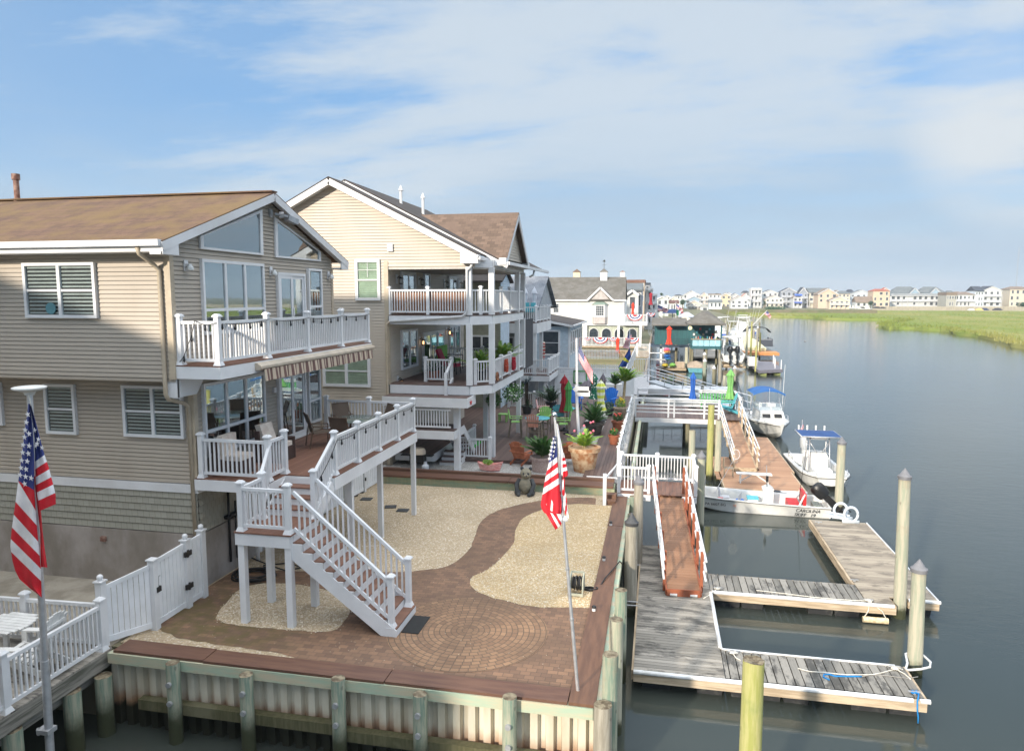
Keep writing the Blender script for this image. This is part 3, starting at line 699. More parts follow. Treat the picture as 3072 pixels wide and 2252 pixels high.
# roof: two slabs
sl = (10.36 - 8.66) / (YR - 14.12)
b = MB();yr = YR
for (ya,za,yb,zb) in ((14.06,8.64,YR,10.36),(23.74,8.64,YR,10.36)):
    n = 14
    b.add([(XL,ya,za - .05),(-10.78,ya,za - .05),(-10.78,yb,zb - .05),(XL,yb,zb - .05),(XL,ya,za),(-10.78,ya,za),(-10.78,yb,zb),(XL,yb,zb)],
          [(0,3,2,1),(4,5,6,7),(0,1,5,4),(1,2,6,5),(2,3,7,6),(3,0,4,7)])
b.beam((XL,YR,10.375),(-10.78,YR,10.375),.3,.04)
obj('roof',b,ROOF1,h1)
b = MB()
for ya in (14.06,23.74):
    b.beam((-10.80,ya,8.51),(-10.80,YR,10.22),.05,.2)
    s0 = 1 if ya < YR else -1
    b.box(XG,-10.80,min(ya,ya + .55 * s0),max(ya,ya + .55 * s0),8.34,8.40)
    b.box(-10.83,-10.785,min(ya,ya + .55 * s0),max(ya,ya + .55 * s0),8.34,8.62)
    b.add([(XG,ya,8.56),(-10.8,ya,8.56),(-10.8,YR,10.27),(XG,YR,10.27)],[(0,1,2,3)])
obj('rake_board',b,WTRIM,h1)
b = MB();b.box(XL,-10.82,13.95,14.08,8.52,8.66);b.box(XL,-10.82,14.08,14.12,8.40,8.60);b.box(XL,-11.15,14.10,Y0u,8.40,8.45);obj('gutter',b,WTRIM,h1)
b = MB();b.tube([(-11.42,14.05,8.5),(-11.42,14.1,8.36),(-11.40,14.55,8.12),(-11.34,14.62,8.0),(-11.34,14.62,5.35),(-11.34,14.62,5.1),(-11.34,14.7,4.98),(-11.36,15.3,4.80),(-11.34,15.42,4.7),(-11.33,15.42,0.1)],.05,8)
obj('downspout',b,SIDE2B,h1,'all')
b = MB();b.cyl((-19.5,YR,10.2),(-19.5,YR,10.98),.08,.08,14);b.cyl((-19.5,YR,10.98),(-19.5,YR,11.16),.115,.115,14);b.cyl((-19.5,YR,10.2),(-19.5,YR,10.42),.115,.1,14);obj('flue_pipe',b,RUST,h1,True)
# windows, camera side
window(h1,'-y',Y0u,-15.09,-13.07,6.89,8.21,2,blinds=BLIND,label='double window with blinds under the gutter')
window(h1,'-y',Y0,-17.9,-16.88,4.02,5.17,1,blinds=BLIND)
window(h1,'-y',Y0,-15.54,-14.62,3.86,5.17,1,blinds=BLIND)
window(h1,'-y',Y0,-13.22,-11.5,3.88,5.19,2,blinds=BLIND)
# windows, canal side
window(h1,'+x',XG,15.79,18.62,6.45,8.33,3,hung=False,trans=7.07,glass=GLASSR)
window(h1,'+x',XG,21.25,22.19,6.45,8.31,1,hung=False,trans=7.08,glass=GLASSR)
window(h1,'+x',XW,15.80,18.66,3.32,5.22,3,hung=False,trans=3.98,glass=GLASSR)
window(h1,'+x',XW,21.29,22.13,3.22,5.15,1,hung=False,trans=3.98,glass=GLASSR)
def tri(pts,par):
    """trapezoid gable window"""
    b = MB();n = len(pts);cx = sum(p[0] for p in pts) / n;cz = sum(p[1] for p in pts) / n
    inn = [(p[0] + (cx - p[0]) * .09,p[1] + (cz - p[1]) * .14) for p in pts]
    for i in range(n):
        j = (i + 1) % n
        o4 = [pts[i],pts[j],inn[j],inn[i]]
        b.add([(XG + .02,q[0],q[1]) for q in o4] + [(XG + .075,q[0],q[1]) for q in o4],[(4,5,6,7),(0,1,5,4),(2,3,7,6)])
    w = obj('window',b,WHITE,par,label='trapezoid gable window')
    obj('pane',MB().add([(XG + .045,q[0],q[1]) for q in inn],[tuple(range(n))]),GLASSR,w)
    obj('dark_backing',MB().add([(XG + .028,q[0],q[1]) for q in pts],[tuple(range(n))]),DARKIN,w)
tri([(15.79,8.57),(18.64,8.57),(18.67,9.86),(15.80,8.88)],h1)
tri([(19.32,8.55),(22.18,8.57),(22.19,8.88),(19.35,9.72)],h1)
def sliding_door(par,face,pos,s0,s1,z0,z1,glass=None,label=None,leaf=2):
    b = MB();w = .08
    pbox(b,face,pos,s0,s1,0,.11,z1 - w,z1);pbox(b,face,pos,s0,s0 + w,0,.108,z0,z1 - w);pbox(b,face,pos,s1 - w,s1,0,.108,z0,z1 - w);pbox(b,face,pos,s0,s1,0,.12,z0,z0 + .05)
    d = obj('door',b,WHITE,par,label=label)
    L = (s1 - s0 - 2 * w) / leaf
    for i in range(leaf):
        a = s0 + w + i * L;f = MB();n0 = .04 if i % 2 else .07;fw = .09
        pbox(f,face,pos,a,a + fw,n0,n0 + .03,z0 + .05,z1 - w);pbox(f,face,pos,a + L - fw,a + L,n0,n0 + .03,z0 + .05,z1 - w)
        pbox(f,face,pos,a + fw,a + L - fw,n0 + .001,n0 + .029,z0 + .05,z0 + .2);pbox(f,face,pos,a + fw,a + L - fw,n0 + .001,n0 + .029,z1 - w - .1,z1 - w)
        obj('door_leaf',f,WHITE,d)
        g = MB();pbox(g,face,pos,a + fw,a + L - fw,n0 + .01,n0 + .014,z0 + .2,z1 - w - .1);obj('pane',g,glass or GLASSR,d)
    k = MB();pbox(k,face,pos,s0,s1,.031,.034,z0,z1);obj('dark_backing',k,DARKIN,d)
    h = MB();c = (s0 + s1) / 2;pbox(h,face,pos,c - .02,c + .02,.11,.14,z0 + .95,z0 + 1.2);obj('handle',h,WTRIM,d)
    return d
sliding_door(h1,'+x',XG,19.35,21.02,5.86,8.12)
sliding_door(h1,'+x',XW,19.4,21.1,2.92,5.1)
BULB = M('frosted_glass',(0.7,0.72,0.7),0.15)
def bulkhead_lamp(par,x,y,z):
    b = MB();b.box(x,x + .03,y - .07,y + .07,z - .12,z + .14);b.box(x + .03,x + .14,y - .05,y + .06,z - .01,z + .05);l = obj('wall_lamp',b,WTRIM,par)
    g = MB();g.lathe((x + .13,y,z - .12),[(.03,0),(.075,.02),(.085,.07),(.06,.12),(.03,.13)],12);obj('glass_globe',g,BULB,l,True)
for y,z in ((15.24,8.13),(19.07,8.13),(22.78,8.12)): bulkhead_lamp(h1,XG + .02,y,z)
b = MB();b.box(XG + .02,XG + .08,19.1,19.22,9.68,9.92);b.beam((XG + .1,19.3,9.8),(XG + .4,19.5,9.75),.06,.06);b.beam((XG + .3,19.6,9.72),(XG + .42,19.95,9.62),.2,.16);b.beam((XG + .3,19.3,9.8),(XG + .42,19.1,9.72),.12,.12);obj('floodlight',b,GALV,h1)
b = MB();b.box(XW + .01,XW + .09,19.15,19.27,4.55,4.7);obj('doorbell_camera',b,WTRIM,h1)
b = MB();b.box(-14.1,-13.95,Y0 - .12,Y0 - .05,1.08,1.2);obj('wall_socket',b,RUST,h1)
b = MB();b.box(-16.35,-16.15,Y0 - .1,Y0 - .02,2.85,3.1);obj('meter_box',b,WTRIM,h1)
b = MB();b.cyl((-14.35,14.60,7.12),(-14.35,14.615,7.12),.14,.14,20);obj('suncatcher',b,M('blue_green_disc',srgb(90,140,150),.3),h1)
# ---- balcony
bal = obj('balcony_floor',boards(MB(),XG,-9.95,14.72,23.62,5.80,'x',.14),COMPX,h1)
b = MB();b.box(XG - .1,-9.93,14.70,14.75,5.48,5.765);b.box(-9.98,-9.93,14.75,23.60,5.48,5.765);b.box(XG - .1,-9.93,23.60,23.65,5.48,5.765);b.box(XW,XG + .02,Y0 - .75,Y0 - .7,5.0,5.46)
b.box(XW,-9.98,14.8,23.5,5.62,5.70)
boxes('balcony_fascia',b,WHITE,h1)
b = MB();b.prism([(Y0u + .02,5.47),(Y0 + .35,5.47),(Y0 - .05,5.02),(Y0u + .02,5.02)],'x',XG - .25,XG + .02);obj('bracket',b,WHITE,h1)
railing(h1,(-11.02,14.80,5.80),(-10.02,14.80,5.80),posts=[0,1],h=1.0,ph=1.13)
ys = [14.80,16.92,19.11,21.36,23.52]
for a,c in zip(ys[:-1],ys[1:]): railing(h1,(-10.02,a,5.80),(-10.02,c,5.80),posts=[1],h=1.0,ph=1.13)
railing(h1,(-10.02,23.52,5.80),(-11.0,23.52,5.80),posts=[1],h=1.0,ph=1.13)
# ---- awning cassette and striped valance
def stripes_mat(name,axis,w,c1,c2,rough=.8):
    m,t,b = newmat(name);b.inputs['Roughness'].default_value = rough
    s = N('ShaderNodeSeparateXYZ',t);LK(geopos(t),s.inputs[0],t)
    f = math_('FRACT',math_('DIVIDE',s.outputs[axis],w,t),None,t)
    LK(mixc(t,math_('GREATER_THAN',f,0.5,t),c1,c2),b.inputs['Base Color'],t);return m
aw = thing('awning','retracted awning with brown and cream striped valance under the balcony','awning',(-9.8,19.5,5.45))
b = MB();b.prism([(-9.93,5.74),(-9.88,5.74),(-9.74,5.66),(-9.74,5.60),(-9.80,5.56),(-9.93,5.56)],'y',16.15,23.5);obj('cassette',b,M('beige_awning_case',srgb(186,174,156),.5),aw)
b = MB();n = 110
for i in range(n):
    y0 = 16.3 + (23.35 - 16.3) * i / n;y1 = 16.3 + (23.35 - 16.3) * (i + 1) / n
    w0 = .02 * math.sin(i * .9);w1 = .02 * math.sin((i + 1) * .9);d0 = .22 + .02 * math.cos(i * 1.9);
    b.quad((-9.76 + w0,y0,5.57),(-9.76 + w1,y1,5.57),(-9.73 + w1 * 1.6,y1,5.57 - .30),(-9.73 + w0 * 1.6,y0,5.57 - .30))
obj('valance',b,stripes_mat('brown_cream_stripe',1,.21,srgb(104,78,72),srgb(184,168,148)),aw)
# ---- lower deck
DZ = 2.9
b = MB();boards(b,XW,-7.88,16.2,22.45,DZ,'x');boards(b,XW,-9.22,15.42,16.2,DZ,'x');obj('deck_floor',b,COMPX,h1)
b = MB();b.box(XW,-9.2,15.38,15.43,2.6,2.865);b.box(-9.24,-9.19,15.43,16.2,2.6,2.865);b.box(-9.2,-7.9,16.17,16.21,2.72,2.865);b.box(-7.92,-7.87,16.2,22.45,2.55,2.865);b.box(XW,-7.87,22.42,22.47,2.55,2.865)
b.box(XW,-7.95,16.3,22.4,2.62,2.72)
boxes('deck_fascia',b,WHITE,h1)
railing(h1,(-11.1,15.50,DZ),(-9.28,15.50,DZ),posts=[0,1],h=.96,ph=1.08)
railing(h1,(-9.28,15.50,DZ),(-9.28,16.3,DZ),posts=[1],h=.96,ph=1.08)
ys = [16.42,17.84,19.34,20.87,22.36]
post(h1,(-7.97,16.42,DZ),1.08)
for a,c in zip(ys[:-1],ys[1:]): railing(h1,(-7.97,a,DZ),(-7.97,c,DZ),posts=[1],h=.96,ph=1.08)
railing(h1,(-7.97,22.36,DZ),(-11.1,22.36,DZ),posts=[.5,1],h=.96,ph=1.08)
for x,y in ((-8.02,22.45),(-8.22,20.0),(-8.1,17.6)):
    obj('support_post',MB().box(x - .07,x + .07,y - .07,y + .07,-.02,2.62),WHITE,h1)
# ---- landing and two flights
LZ = 2.17
obj('landing_floor',boards(MB(),-9.22,-7.82,13.86,15.15,LZ,'x'),COMPX,h1)
b = MB();b.box(-9.2,-7.86,13.88,13.93,1.86,2.135);b.box(-9.2,-9.15,13.93,15.15,1.86,2.135);b.box(-7.9,-7.85,13.93,15.15,1.86,2.135);b.box(-9.15,-7.9,14.0,15.1,2.0,2.06);boxes('landing_fascia',b,WHITE,h1)
for x,y in ((-9.08,13.98),(-7.93,13.98),(-9.08,15.1),(-7.93,15.1)):
    obj('support_post',MB().box(x - .075,x + .075,y - .075,y + .075,-.02,1.88),WHITE,h1)
railing(h1,(-9.08,13.98,LZ),(-7.93,13.98,LZ),posts=[0,1],h=.96,ph=1.08)
railing(h1,(-9.08,13.98,LZ),(-9.08,14.85,LZ),posts=[1],h=.96,ph=1.08)
TR = MB();RS = MB()
for i in range(3):
    y = 15.15 + i * .3;z = LZ + .183 * (i + 1)
    TR.box(-9.15,-7.95,y - .02,y + .32,z - .03,z);RS.box(-9.15,-7.95,y + .01,y + .03,z - .183,z - .03)
RS.box(-9.15,-7.95,16.05,16.07,DZ - .18,DZ - .03)
for x in (-9.19,-7.91): RS.beam((x,15.1,LZ - .12),(x,16.15,LZ + .52),.05,.3)
obj('stair_tread',TR,COMPX,h1);obj('stair_riser',RS,WHITE,h1)
railing(h1,(-7.93,15.22,LZ + .05),(-7.97,16.38,DZ - .02),h=.98)
railing(h1,(-9.12,14.9,LZ + .05),(-9.26,15.6,DZ - .05),h=.98)
NS = 11;x0 = -7.86;x1 = -5.46;tw = (x1 - x0) / (NS - 1)
TR = MB();RS = MB()
for i in range(NS - 1):
    z = LZ - LZ / NS * (i + 1);x = x0 + i * tw
    TR.box(x - .02,x + tw + .02,14.0,15.22,z - .03,z);RS.box(x,x + .02,14.02,15.2,z,z + LZ / NS - .03)
RS.box(x1,x1 + .02,14.02,15.2,0.015,LZ / NS - .03)
obj('stair_tread',TR,COMPY,h1);obj('stair_riser',RS,WHITE,h1)
for y in (13.99,15.23):
    b = MB();pts = [(x0,LZ - .02),(x0,LZ - .42)]
    b.prism([(x0,LZ - .05),(x0,LZ - .52),(x1 - .28,0.012),(x1 + .03,0.012),(x1 + .03,LZ / NS - .03)] if False else [(x0,LZ - .23),(x0,LZ - .60),(x1 - .34,0.012),(x1 + .02,0.012),(x1 + .02,LZ / NS - .04)],'y',y - .02,y + .02)
    # saw-tooth skirt under each tread
    for i in range(NS - 1):
        z = LZ - LZ / NS * (i + 1);x = x0 + i * tw
        b.prism([(x,z - .03),(x + tw,z - .03),(x + tw,z - .03 - LZ / NS - .02),(x,z - .25)],'y',y - .018,y + .018)
    obj('stringer',b,WHITE,h1)
for y in (14.06,15.16):
    railing(h1,(x0 + .02,y,LZ - .02),(x1 - .14,y,.24),h=.95,sp=.125)
    post(h1,(x1 - .12,y,.197),1.13)
post(h1,(-7.91,15.16,LZ),1.12)
# ---- plumbing and hose at the wall
b = MB();b.tube([(XW + .12,16.6,2.2),(XW + .2,16.6,2.3),(XW + .3,16.7,2.28)],.03,6);b.tube([(XW + .1,16.6,.3),(XW + .1,16.6,2.25)],.035,6);b.tube([(XW + .1,16.9,.3),(XW + .1,16.9,1.9)],.025,6);b.box(XW + .02,XW + .16,16.5,17.0,1.5,1.58)
obj('water_pipe',b,BLK,h1,'all')
b = MB();b.tube([(XW + .35,17.5,.0),(XW + .35,17.5,.35),(XW + .38,17.45,.46),(XW + .45,17.4,.5),(XW + .53,17.35,.46),(XW + .55,17.3,.35)],.055,8);tag(obj('vent_pipe',b,WHITE,None,'all'),'white gooseneck vent pipe rising from the gravel by the foundation','pipe')
b = MB()
pts = []
for i in range(150):
    a = i * .22;r = .38 + .07 * math.sin(i * .13) + .02 * math.sin(i * 1.1)
    pts.append((-10.35 + r * 1.35 * math.cos(a),16.35 + r * .95 * math.sin(a),.03 + .0009 * i))
pts += [(-10.3,16.8,.1),(-10.5,17.1,.05),(-9.9,17.4,.05),(-9.4,17.2,.04),(-9.7,16.9,.04),(-10.2,17.0,.1),(-10.75,16.95,.3)]
b.tube(pts,.02,5);tag(obj('garden_hose',b,BLKP,None,'all'),'black garden hose lying coiled on the pavers beside the foundation','hose')
tag(obj('door_mat',MB().box(-5.42,-5.02,14.2,15.05,.013,.03),M('black_mat',(.02,.02,.02),.9),None),'black ribbed mat on the pavers at the foot of the stairs','mat')
# ---- string lights
WIRE = BLK
def string_light(path,label,drop=.12,n=7,sag=.07):
    t = thing('string_light',label,'string lights',path[0],0,'string lights on the deck railings')
    w = MB();bl = []
    for a,c in zip(path[:-1],path[1:]):
        a = Vector(a);c = Vector(c);k = max(2,int((c - a).length / .12));pts = []
        for i in range(k + 1):
            q = a.lerp(c,i / k);q.z -= sag * math.sin(math.pi * i / k);pts.append(q)
        w.tube(pts,.009,4)
        m = max(1,int((c - a).length / .55))
        for i in range(m):
            q = pts[int((i + .5) / m * k)];bl.append(q)
    obj('wire',w,WIRE,t)
    for q in bl:
        b = MB();b.cyl(q,q - Vector((0,0,drop * .55)),.018,.02,6);b.lathe((q.x,q.y,q.z - drop * 1.25),[(.008,0),(.03,.03),(.03,.06),(.018,.09)],8);obj('bulb',b,BLK,t,True)
X = -9.93
string_light([(-11.0,14.72,5.88),(-10.75,14.72,6.3),(-10.55,14.72,6.85),(-10.0,14.70,6.8),(X,16.92,6.82),(X,19.11,6.80),(X,21.36,6.80),(X,23.5,6.80)],'black string lights looped along the upper balcony railing')
X = -7.88
string_light([(-7.88,15.3,3.0),(X,16.42,3.8),(X,17.84,3.82),(X,19.34,3.82),(X,20.87,3.82),(X,22.36,3.82)],'black string lights looped along the lower deck railing')
# ================================================================== HOUSE 2: cream house with two porches
h2 = thing('cream_house','large cream sided gabled house with two white columned porches behind the taupe house','house',(-13,33,0))
HY = 28.0;XC = -11.0;XR0 = -19.2;RX = -13.3;RZ = 12.15
sl2 = .508
b = MB();b.box(-18.9,XC - .03,HY + .03,39.7,0.2,8.9);b.prism([(-18.9,8.9),(-7.3,8.9),(-7.3,9.0),(RX,RZ - .1),(-18.9,9.2)],'y',HY + .03,HY + .3)
siding(b,'-y',HY,[(-18.9,2.4),(XC,2.4),(XC,8.9),(-18.9,8.9)],.125)
siding(b,'-y',HY,[(XC,8.62),(-7.45,8.62),(-7.45,8.9),(XC,8.9)],.125);b.box(XC,-7.3,HY + .03,HY + .2,8.60,8.95);siding(b,'-y',HY,[(-18.9,8.9),(-7.45,8.9),(-7.45,RZ - sl2 * 5.85),(RX,RZ - .04),(-18.9,RZ - sl2 * 5.6)],.125)
obj('wall',b,SIDE2,h2,label='cream siding facing the camera')
b = MB();siding(b,'+x',XC,[(HY,.3),(39.7,.3),(39.7,8.9),(HY,8.9)],.125);obj('porch_wall',b,SIDE2,h2)
obj('foundation',MB().box(-18.9,XC,HY + .01,39.7,-.1,2.38),M('dark_foundation',srgb(140,132,122),.8),h2)
b = MB();b.box(XC - .14,XC + .04,HY - .04,HY + .14,.3,8.86);obj('corner_trim',b,SIDE2B,h2)
# roofs
def slab(b,pts,th):
    pts = [Vector(p) for p in pts];n = len(pts);d = Vector((0,0,-th))
    b.add(pts + [p + d for p in pts],[tuple(range(n)),tuple(range(2*n-1,n-1,-1))] + [(i,n+i,n+(i+1) % n,(i+1) % n) for i in range(n)])
b = MB()
za = lambda x,o=0: RZ + .13 + o - sl2 * abs(x - RX)
for (ya,yb,xe,o) in ((27.55,29.15,-7.05,0),(29.1,40.2,-6.15,.13)):
    slab(b,[(RX,ya,za(RX,o)),(xe,ya,za(xe,o)),(xe,yb,za(xe,o)),(RX,yb,za(RX,o))],.07)
    slab(b,[(RX,ya,za(RX,o)),(RX,yb,za(RX,o)),(-19.6,yb,za(-19.6,o)),(-19.6,ya,za(-19.6,o))],.07)
obj('roof',b,ROOFD,h2)
b = MB()
def rake(b,y,xe,o,t=.24):
    for x1_ in (xe,-19.6):
        b.beam((RX,y,za(RX,o) - .07 - t / 2),(x1_,y,za(x1_,o) - .07 - t / 2),.045,t,up=(0,0,1))
rake(b,27.57,-7.05,0);rake(b,29.1,-6.15,.13,.14)
slab(b,[(RX,27.59,za(RX) - .24),(-7.3,27.59,za(-7.3) - .24),(-7.3,HY,za(-7.3) - .24),(RX,HY,za(RX) - .24)],.02)
slab(b,[(RX,27.59,za(RX) - .24),(RX,HY,za(RX) - .24),(-19.4,HY,za(-19.4) - .24),(-19.4,27.59,za(-19.4) - .24)],.02)
b.prism([(-7.75,8.72),(-7.03,8.72),(-7.03,9.06),(-7.75,9.3)],'y',27.56,HY - .02)
obj('rake_board',b,WTRIM,h2)
# small gable facing the canal
gx,gy,gz,gh = -6.5,31.8,11.15,2.55
b = MB()
slab(b,[(gx + .3,gy,gz),(-10.9,gy,gz),(-6.6 - .4,gy - gh,9.02),(gx + .3,gy - gh,9.02)],.07)
slab(b,[(gx + .3,gy,gz),(gx + .3,gy + gh,9.02),(-7.0,gy + gh,9.02),(-10.9,gy,gz)],.07)
obj('gable_roof',b,ROOF2,h2)
b = MB();siding(b,'+x',gx,[(gy - gh + .3,9.0),(gy + gh - .3,9.0),(gy,gz - .15)],.125);b.prism([(gy - gh + .3,9.0),(gy + gh - .3,9.0),(gy,gz - .2)],'x',gx - .4,gx - .01);obj('gable_wall',b,SIDE2,h2)
b = MB()
for s0 in (-1,1): b.beam((gx + .28,gy,gz - .17),(gx + .28,gy + s0 * gh,9.02 - .17),.05,.2);b.box(gx,gx + .3,gy + s0 * gh - .25,gy + s0 * gh + .22,8.72,9.0)
obj('gable_rake',b,WTRIM,h2)
b = MB();b.cyl((-12.2,33.0,11.6),(-12.2,33.0,12.45),.07,.07,10);b.cyl((-12.2,33.0,12.45),(-12.2,33.0,12.7),.13,.02,10);obj('roof_vent',b,WTRIM,h2)
b = MB();b.cyl((-11.3,33.6,11.2),(-11.3,33.6,12.15),.07,.07,10);b.cyl((-11.3,33.6,12.15),(-11.3,33.6,12.4),.13,.02,10);obj('roof_vent',b,WTRIM,h2)
obj('roof_vent',MB().cyl((-10.4,35.6,10.8),(-10.4,35.6,11.6),.05,.05,8),WTRIM,h2)
obj('wall_vent',MB().box(-10.95,-10.72,HY - .1,HY,10.0 - .75,10.2 - .75 + .1),WTRIM,h2)
# gutters
b = MB();b.box(-6.95,-6.12,29.05,29.2,8.68,8.82);b.beam((-7.0,27.6,8.92),(-7.0,29.0,8.92),.12,.12);b.beam((-6.12,29.1,8.78),(-6.12,40.0,8.78),.12,.13);obj('gutter',b,WTRIM,h2)
# porch ceiling, beams, floors
c1 = (-7.52,28.02);c2 = (-6.75,28.75);c3 = (-6.75,34.2);c4 = (-6.75,35.7)
outl = [(XC,28.0),c1,c2,c4,(XC,35.7)]
def ring(outl,z0,z1,off=0,th=.05):
    b = MB()
    for a,c in zip(outl[:-1],outl[1:]):
        b.beam((a[0],a[1],(z0 + z1) / 2),(c[0],c[1],(z0 + z1) / 2),th,z1 - z0)
    return b
obj('porch_ceiling',MB().prism(outl,'z',8.52,8.60),M('porch_ceiling_panel',srgb(196,192,184),.7),h2)
obj('porch_beam',ring([c1,c2,c4,(XC,35.7)],8.58,8.92,th=.1),WHITE,h2)
for z,nm in ((6.66,'upper_porch'),(3.78,'lower_porch')):
    obj(nm + '_floor',MB().prism([(XC,27.98),(c1[0] + .04,27.98),(c2[0] + .07,c2[1]),(c4[0] + .07,35.75),(XC,35.75)],'z',z - .04,z),PATX,h2)
    obj(nm + '_fascia',ring([(XC,28.0),(c1[0],28.0),c2,(c4[0],35.7),(XC,35.7)],z - .40,z - .045,th=.08),WHITE,h2)
    obj(nm + '_soffit',MB().prism([(XC,28.05),(c1[0],28.05),(c2[0] - .05,c2[1]),(c4[0] - .05,35.65),(XC,35.65)],'z',z - .36,z - .34),WTRIM,h2)
for (x,y) in (c1,c2,c3,c4):
    obj('column',MB().box(x - .11,x + .11,y - .11,y + .11,6.66,8.6),WHITE,h2)
    obj('column',MB().box(x - .11,x + .11,y - .11,y + .11,3.78,6.3),WHITE,h2)
for (x,y) in ((-8.2,33.6),(-8.7,35.6),(-6.95,35.6),(-7.0,29.9)):
    obj('column',MB().box(x - .11,x + .11,y - .11,y + .11,.3,3.4),WHITE,h2)
# upper porch railing
railing(h2,(XC + .05,28.04,6.66),(-7.6,28.04,6.66),posts=[0,.5],h=1.0,ph=1.1,skirt=False)
railing(h2,(c1[0],28.1,6.66),c2 + (6.66,),h=1.0,posts=[.5],ph=1.12,skirt=False)
railing(h2,c2 + (6.66,),c3 + (6.66,),h=1.0,posts=[.33,.66],ph=1.12,skirt=False);railing(h2,c3 + (6.66,),c4 + (6.66,),h=1.0,skirt=False)
b = MB()
for i in range(22): b.box(-10.85 + i * .147,-10.72 + i * .147,28.2,28.22,6.70,7.6)
obj('wood_screen',b,M('warm_brown_screen_boards',srgb(156,110,78),.7,srgb(132,90,64),5),h2)
# lower porch railing
railing(h2,(-10.0 + .3,28.9,3.78),(-8.55,28.9,3.78),h=.95,posts=[0,1],skirt=False)
railing(h2,(-7.35,28.3,3.78),(-6.85,28.72,3.78),h=.95,posts=[0],skirt=False)
railing(h2,c2 + (3.78,),c3 + (3.78,),h=.95,posts=[.33,.66],skirt=False);railing(h2,c3 + (3.78,),c4 + (3.78,),h=.95,skirt=False)
railing(h2,(c4[0],35.65,3.78),(XC,35.65,3.78),h=.95,posts=[.5],skirt=False)
b = MB();b.beam((-8.5,28.9,4.75),(-8.5,27.9,4.2),.1,.1);b.beam((-8.5,28.9,3.95),(-8.5,27.9,3.45),.08,.1);b.box(-8.56,-8.44,27.85,27.95,3.35,4.3);obj('stair_rail',b,WHITE,h2)
# landing band and lower landing in front
b = MB();b.box(-10.95,-7.4,27.1,28.2,3.30,3.36);obj('landing_floor',b,PATX,h2)
b = MB();b.box(-10.97,-7.36,27.06,27.11,2.98,3.36);b.box(-7.41,-7.36,27.11,28.4,2.98,3.36);b.box(-8.4,-7.5,28.0,28.02,3.36,3.56);b.box(-8.4,-7.5,28.3,28.32,3.58,3.74);obj('landing_fascia',b,WHITE,h2)
b = MB();b.box(-10.95,-7.95,27.15,28.6,1.98,2.04);obj('landing_floor',b,PATX,h2)
b = MB();b.box(-10.97,-7.93,27.11,27.15,1.66,2.0);b.box(-7.97,-7.93,27.15,28.6,1.66,2.0);obj('landing_fascia',b,WHITE,h2)
railing(h2,(-10.9,27.2,2.04),(-8.1,27.2,2.04),h=.82,posts=[.3],skirt=False)
obj('support_post',MB().box(-8.1,-7.86,27.6,27.85,.2,3.0),WHITE,h2)
b = MB()
for i in range(7): b.box(-8.75,-8.0,28.6 + i * .27,28.9 + i * .27,1.82 - i * .21,1.86 - i * .21)
obj('stair_tread',b,PATX,h2)
b = MB();b.beam((-8.77,28.6,1.9),(-8.77,30.5,.45),.05,.28);b.beam((-7.98,28.6,1.9),(-7.98,30.5,.45),.05,.28);obj('stringer',b,WHITE,h2)
b = MB();b.box(-10.9,-9.2,28.3,32.9,.74,.78);obj('side_deck_floor',b,PATX,h2);b = MB();b.box(-10.9,-9.2,28.26,28.3,.45,.76);b.box(-9.2,-9.15,28.3,32.9,.45,.76);obj('side_deck_fascia',b,WHITE,h2);b = MB();b.box(-9.1,-8.2,31.0,33.0,.41,.43);tag(obj('turf_mat',b,M('bright_green_turf',srgb(40,170,50),.9)),'bright green artificial turf mat under the landing of the cream house','mat')
# white steps by the gravel
b = MB()
for i in range(3): b.box(-9.0,-8.1,28.5 + i * .3,28.8 + i * .3,.26,.38 + i * .16)
obj('step',b,WHITE,h2)
b = MB()
for i in range(3): b.box(-9.0,-8.1,28.48 + i * .3,28.8 + i * .3,.385 + i * .16,.41 + i * .16)
obj('step_tread',b,PATX,h2)
# windows and doors
window(h2,'-y',HY,-12.40,-11.30,7.24,8.94,1,blinds=BLINDG,glass=glassmat('faint_glass',(.9,.95,.92),.12),frame=WTRIM,fw=.12,grid=(2,2,8.2,8.8))
window(h2,'-y',HY,-13.98,-11.82,3.6,4.95,2,blinds=BLINDG,fw=.12,glass=MT['faint_glass'])
sliding_door(h2,'+x',XC,29.45,31.3,6.68,8.5);window(h2,'+x',XC,32.55,33.45,7.0,8.5,1,hung=False);sliding_door(h2,'+x',XC,36.6,38.4,6.68,8.5)
window(h2,'+x',XC,29.35,31.45,4.2,5.95,2,hung=False,fw=.1);sliding_door(h2,'+x',XC,32.2,35.7,3.82,5.7,leaf=3);window(h2,'+x',XC,36.7,38.7,4.2,5.85,2,hung=False,fw=.1)
LIT,t_,b_ = newmat('amber_lamp_glow');b_.inputs['Base Color'].default_value = (1,.7,.4,1);b_.inputs['Emission Color'].default_value = (1,.55,.22,1);b_.inputs['Emission Strength'].default_value = 2.2
def lantern(par,y,z,lit=True,x=XC):
    b = MB();b.box(x + .02,x + .04,y - .1,y + .1,z - .2,z + .2);l = obj('wall_lantern',b,WTRIM,par)
    b = MB();b.tube([(x + .04,y,z + .05),(x + .15,y,z + .12),(x + .22,y,z + .05)],.02,5);b.box(x + .14,x + .30,y - .08,y + .08,z + .02,z + .06);b.box(x + .16,x + .28,y - .06,y + .06,z - .22,z - .18)
    for a in (-.06,.06):
        for c in (.16,.28): b.beam((x + c,y + a,z + .02),(x + c,y + a,z - .2),.012,.012)
    obj('lamp_frame',b,BLK,l)
    obj('lamp_glass',MB().lathe((x + .22,y,z - .17),[(.03,0),(.05,.06),(.03,.15)],8),LIT if lit else BULB,l)
for y,z,q in ((29.0,8.15,0),(31.85,8.15,0),(35.9,8.1,0),(38.8,8.1,0),(31.85,5.35,1),(36.2,5.6,1),(28.9,3.9 - .1,1)): lantern(h2,y,z,q)
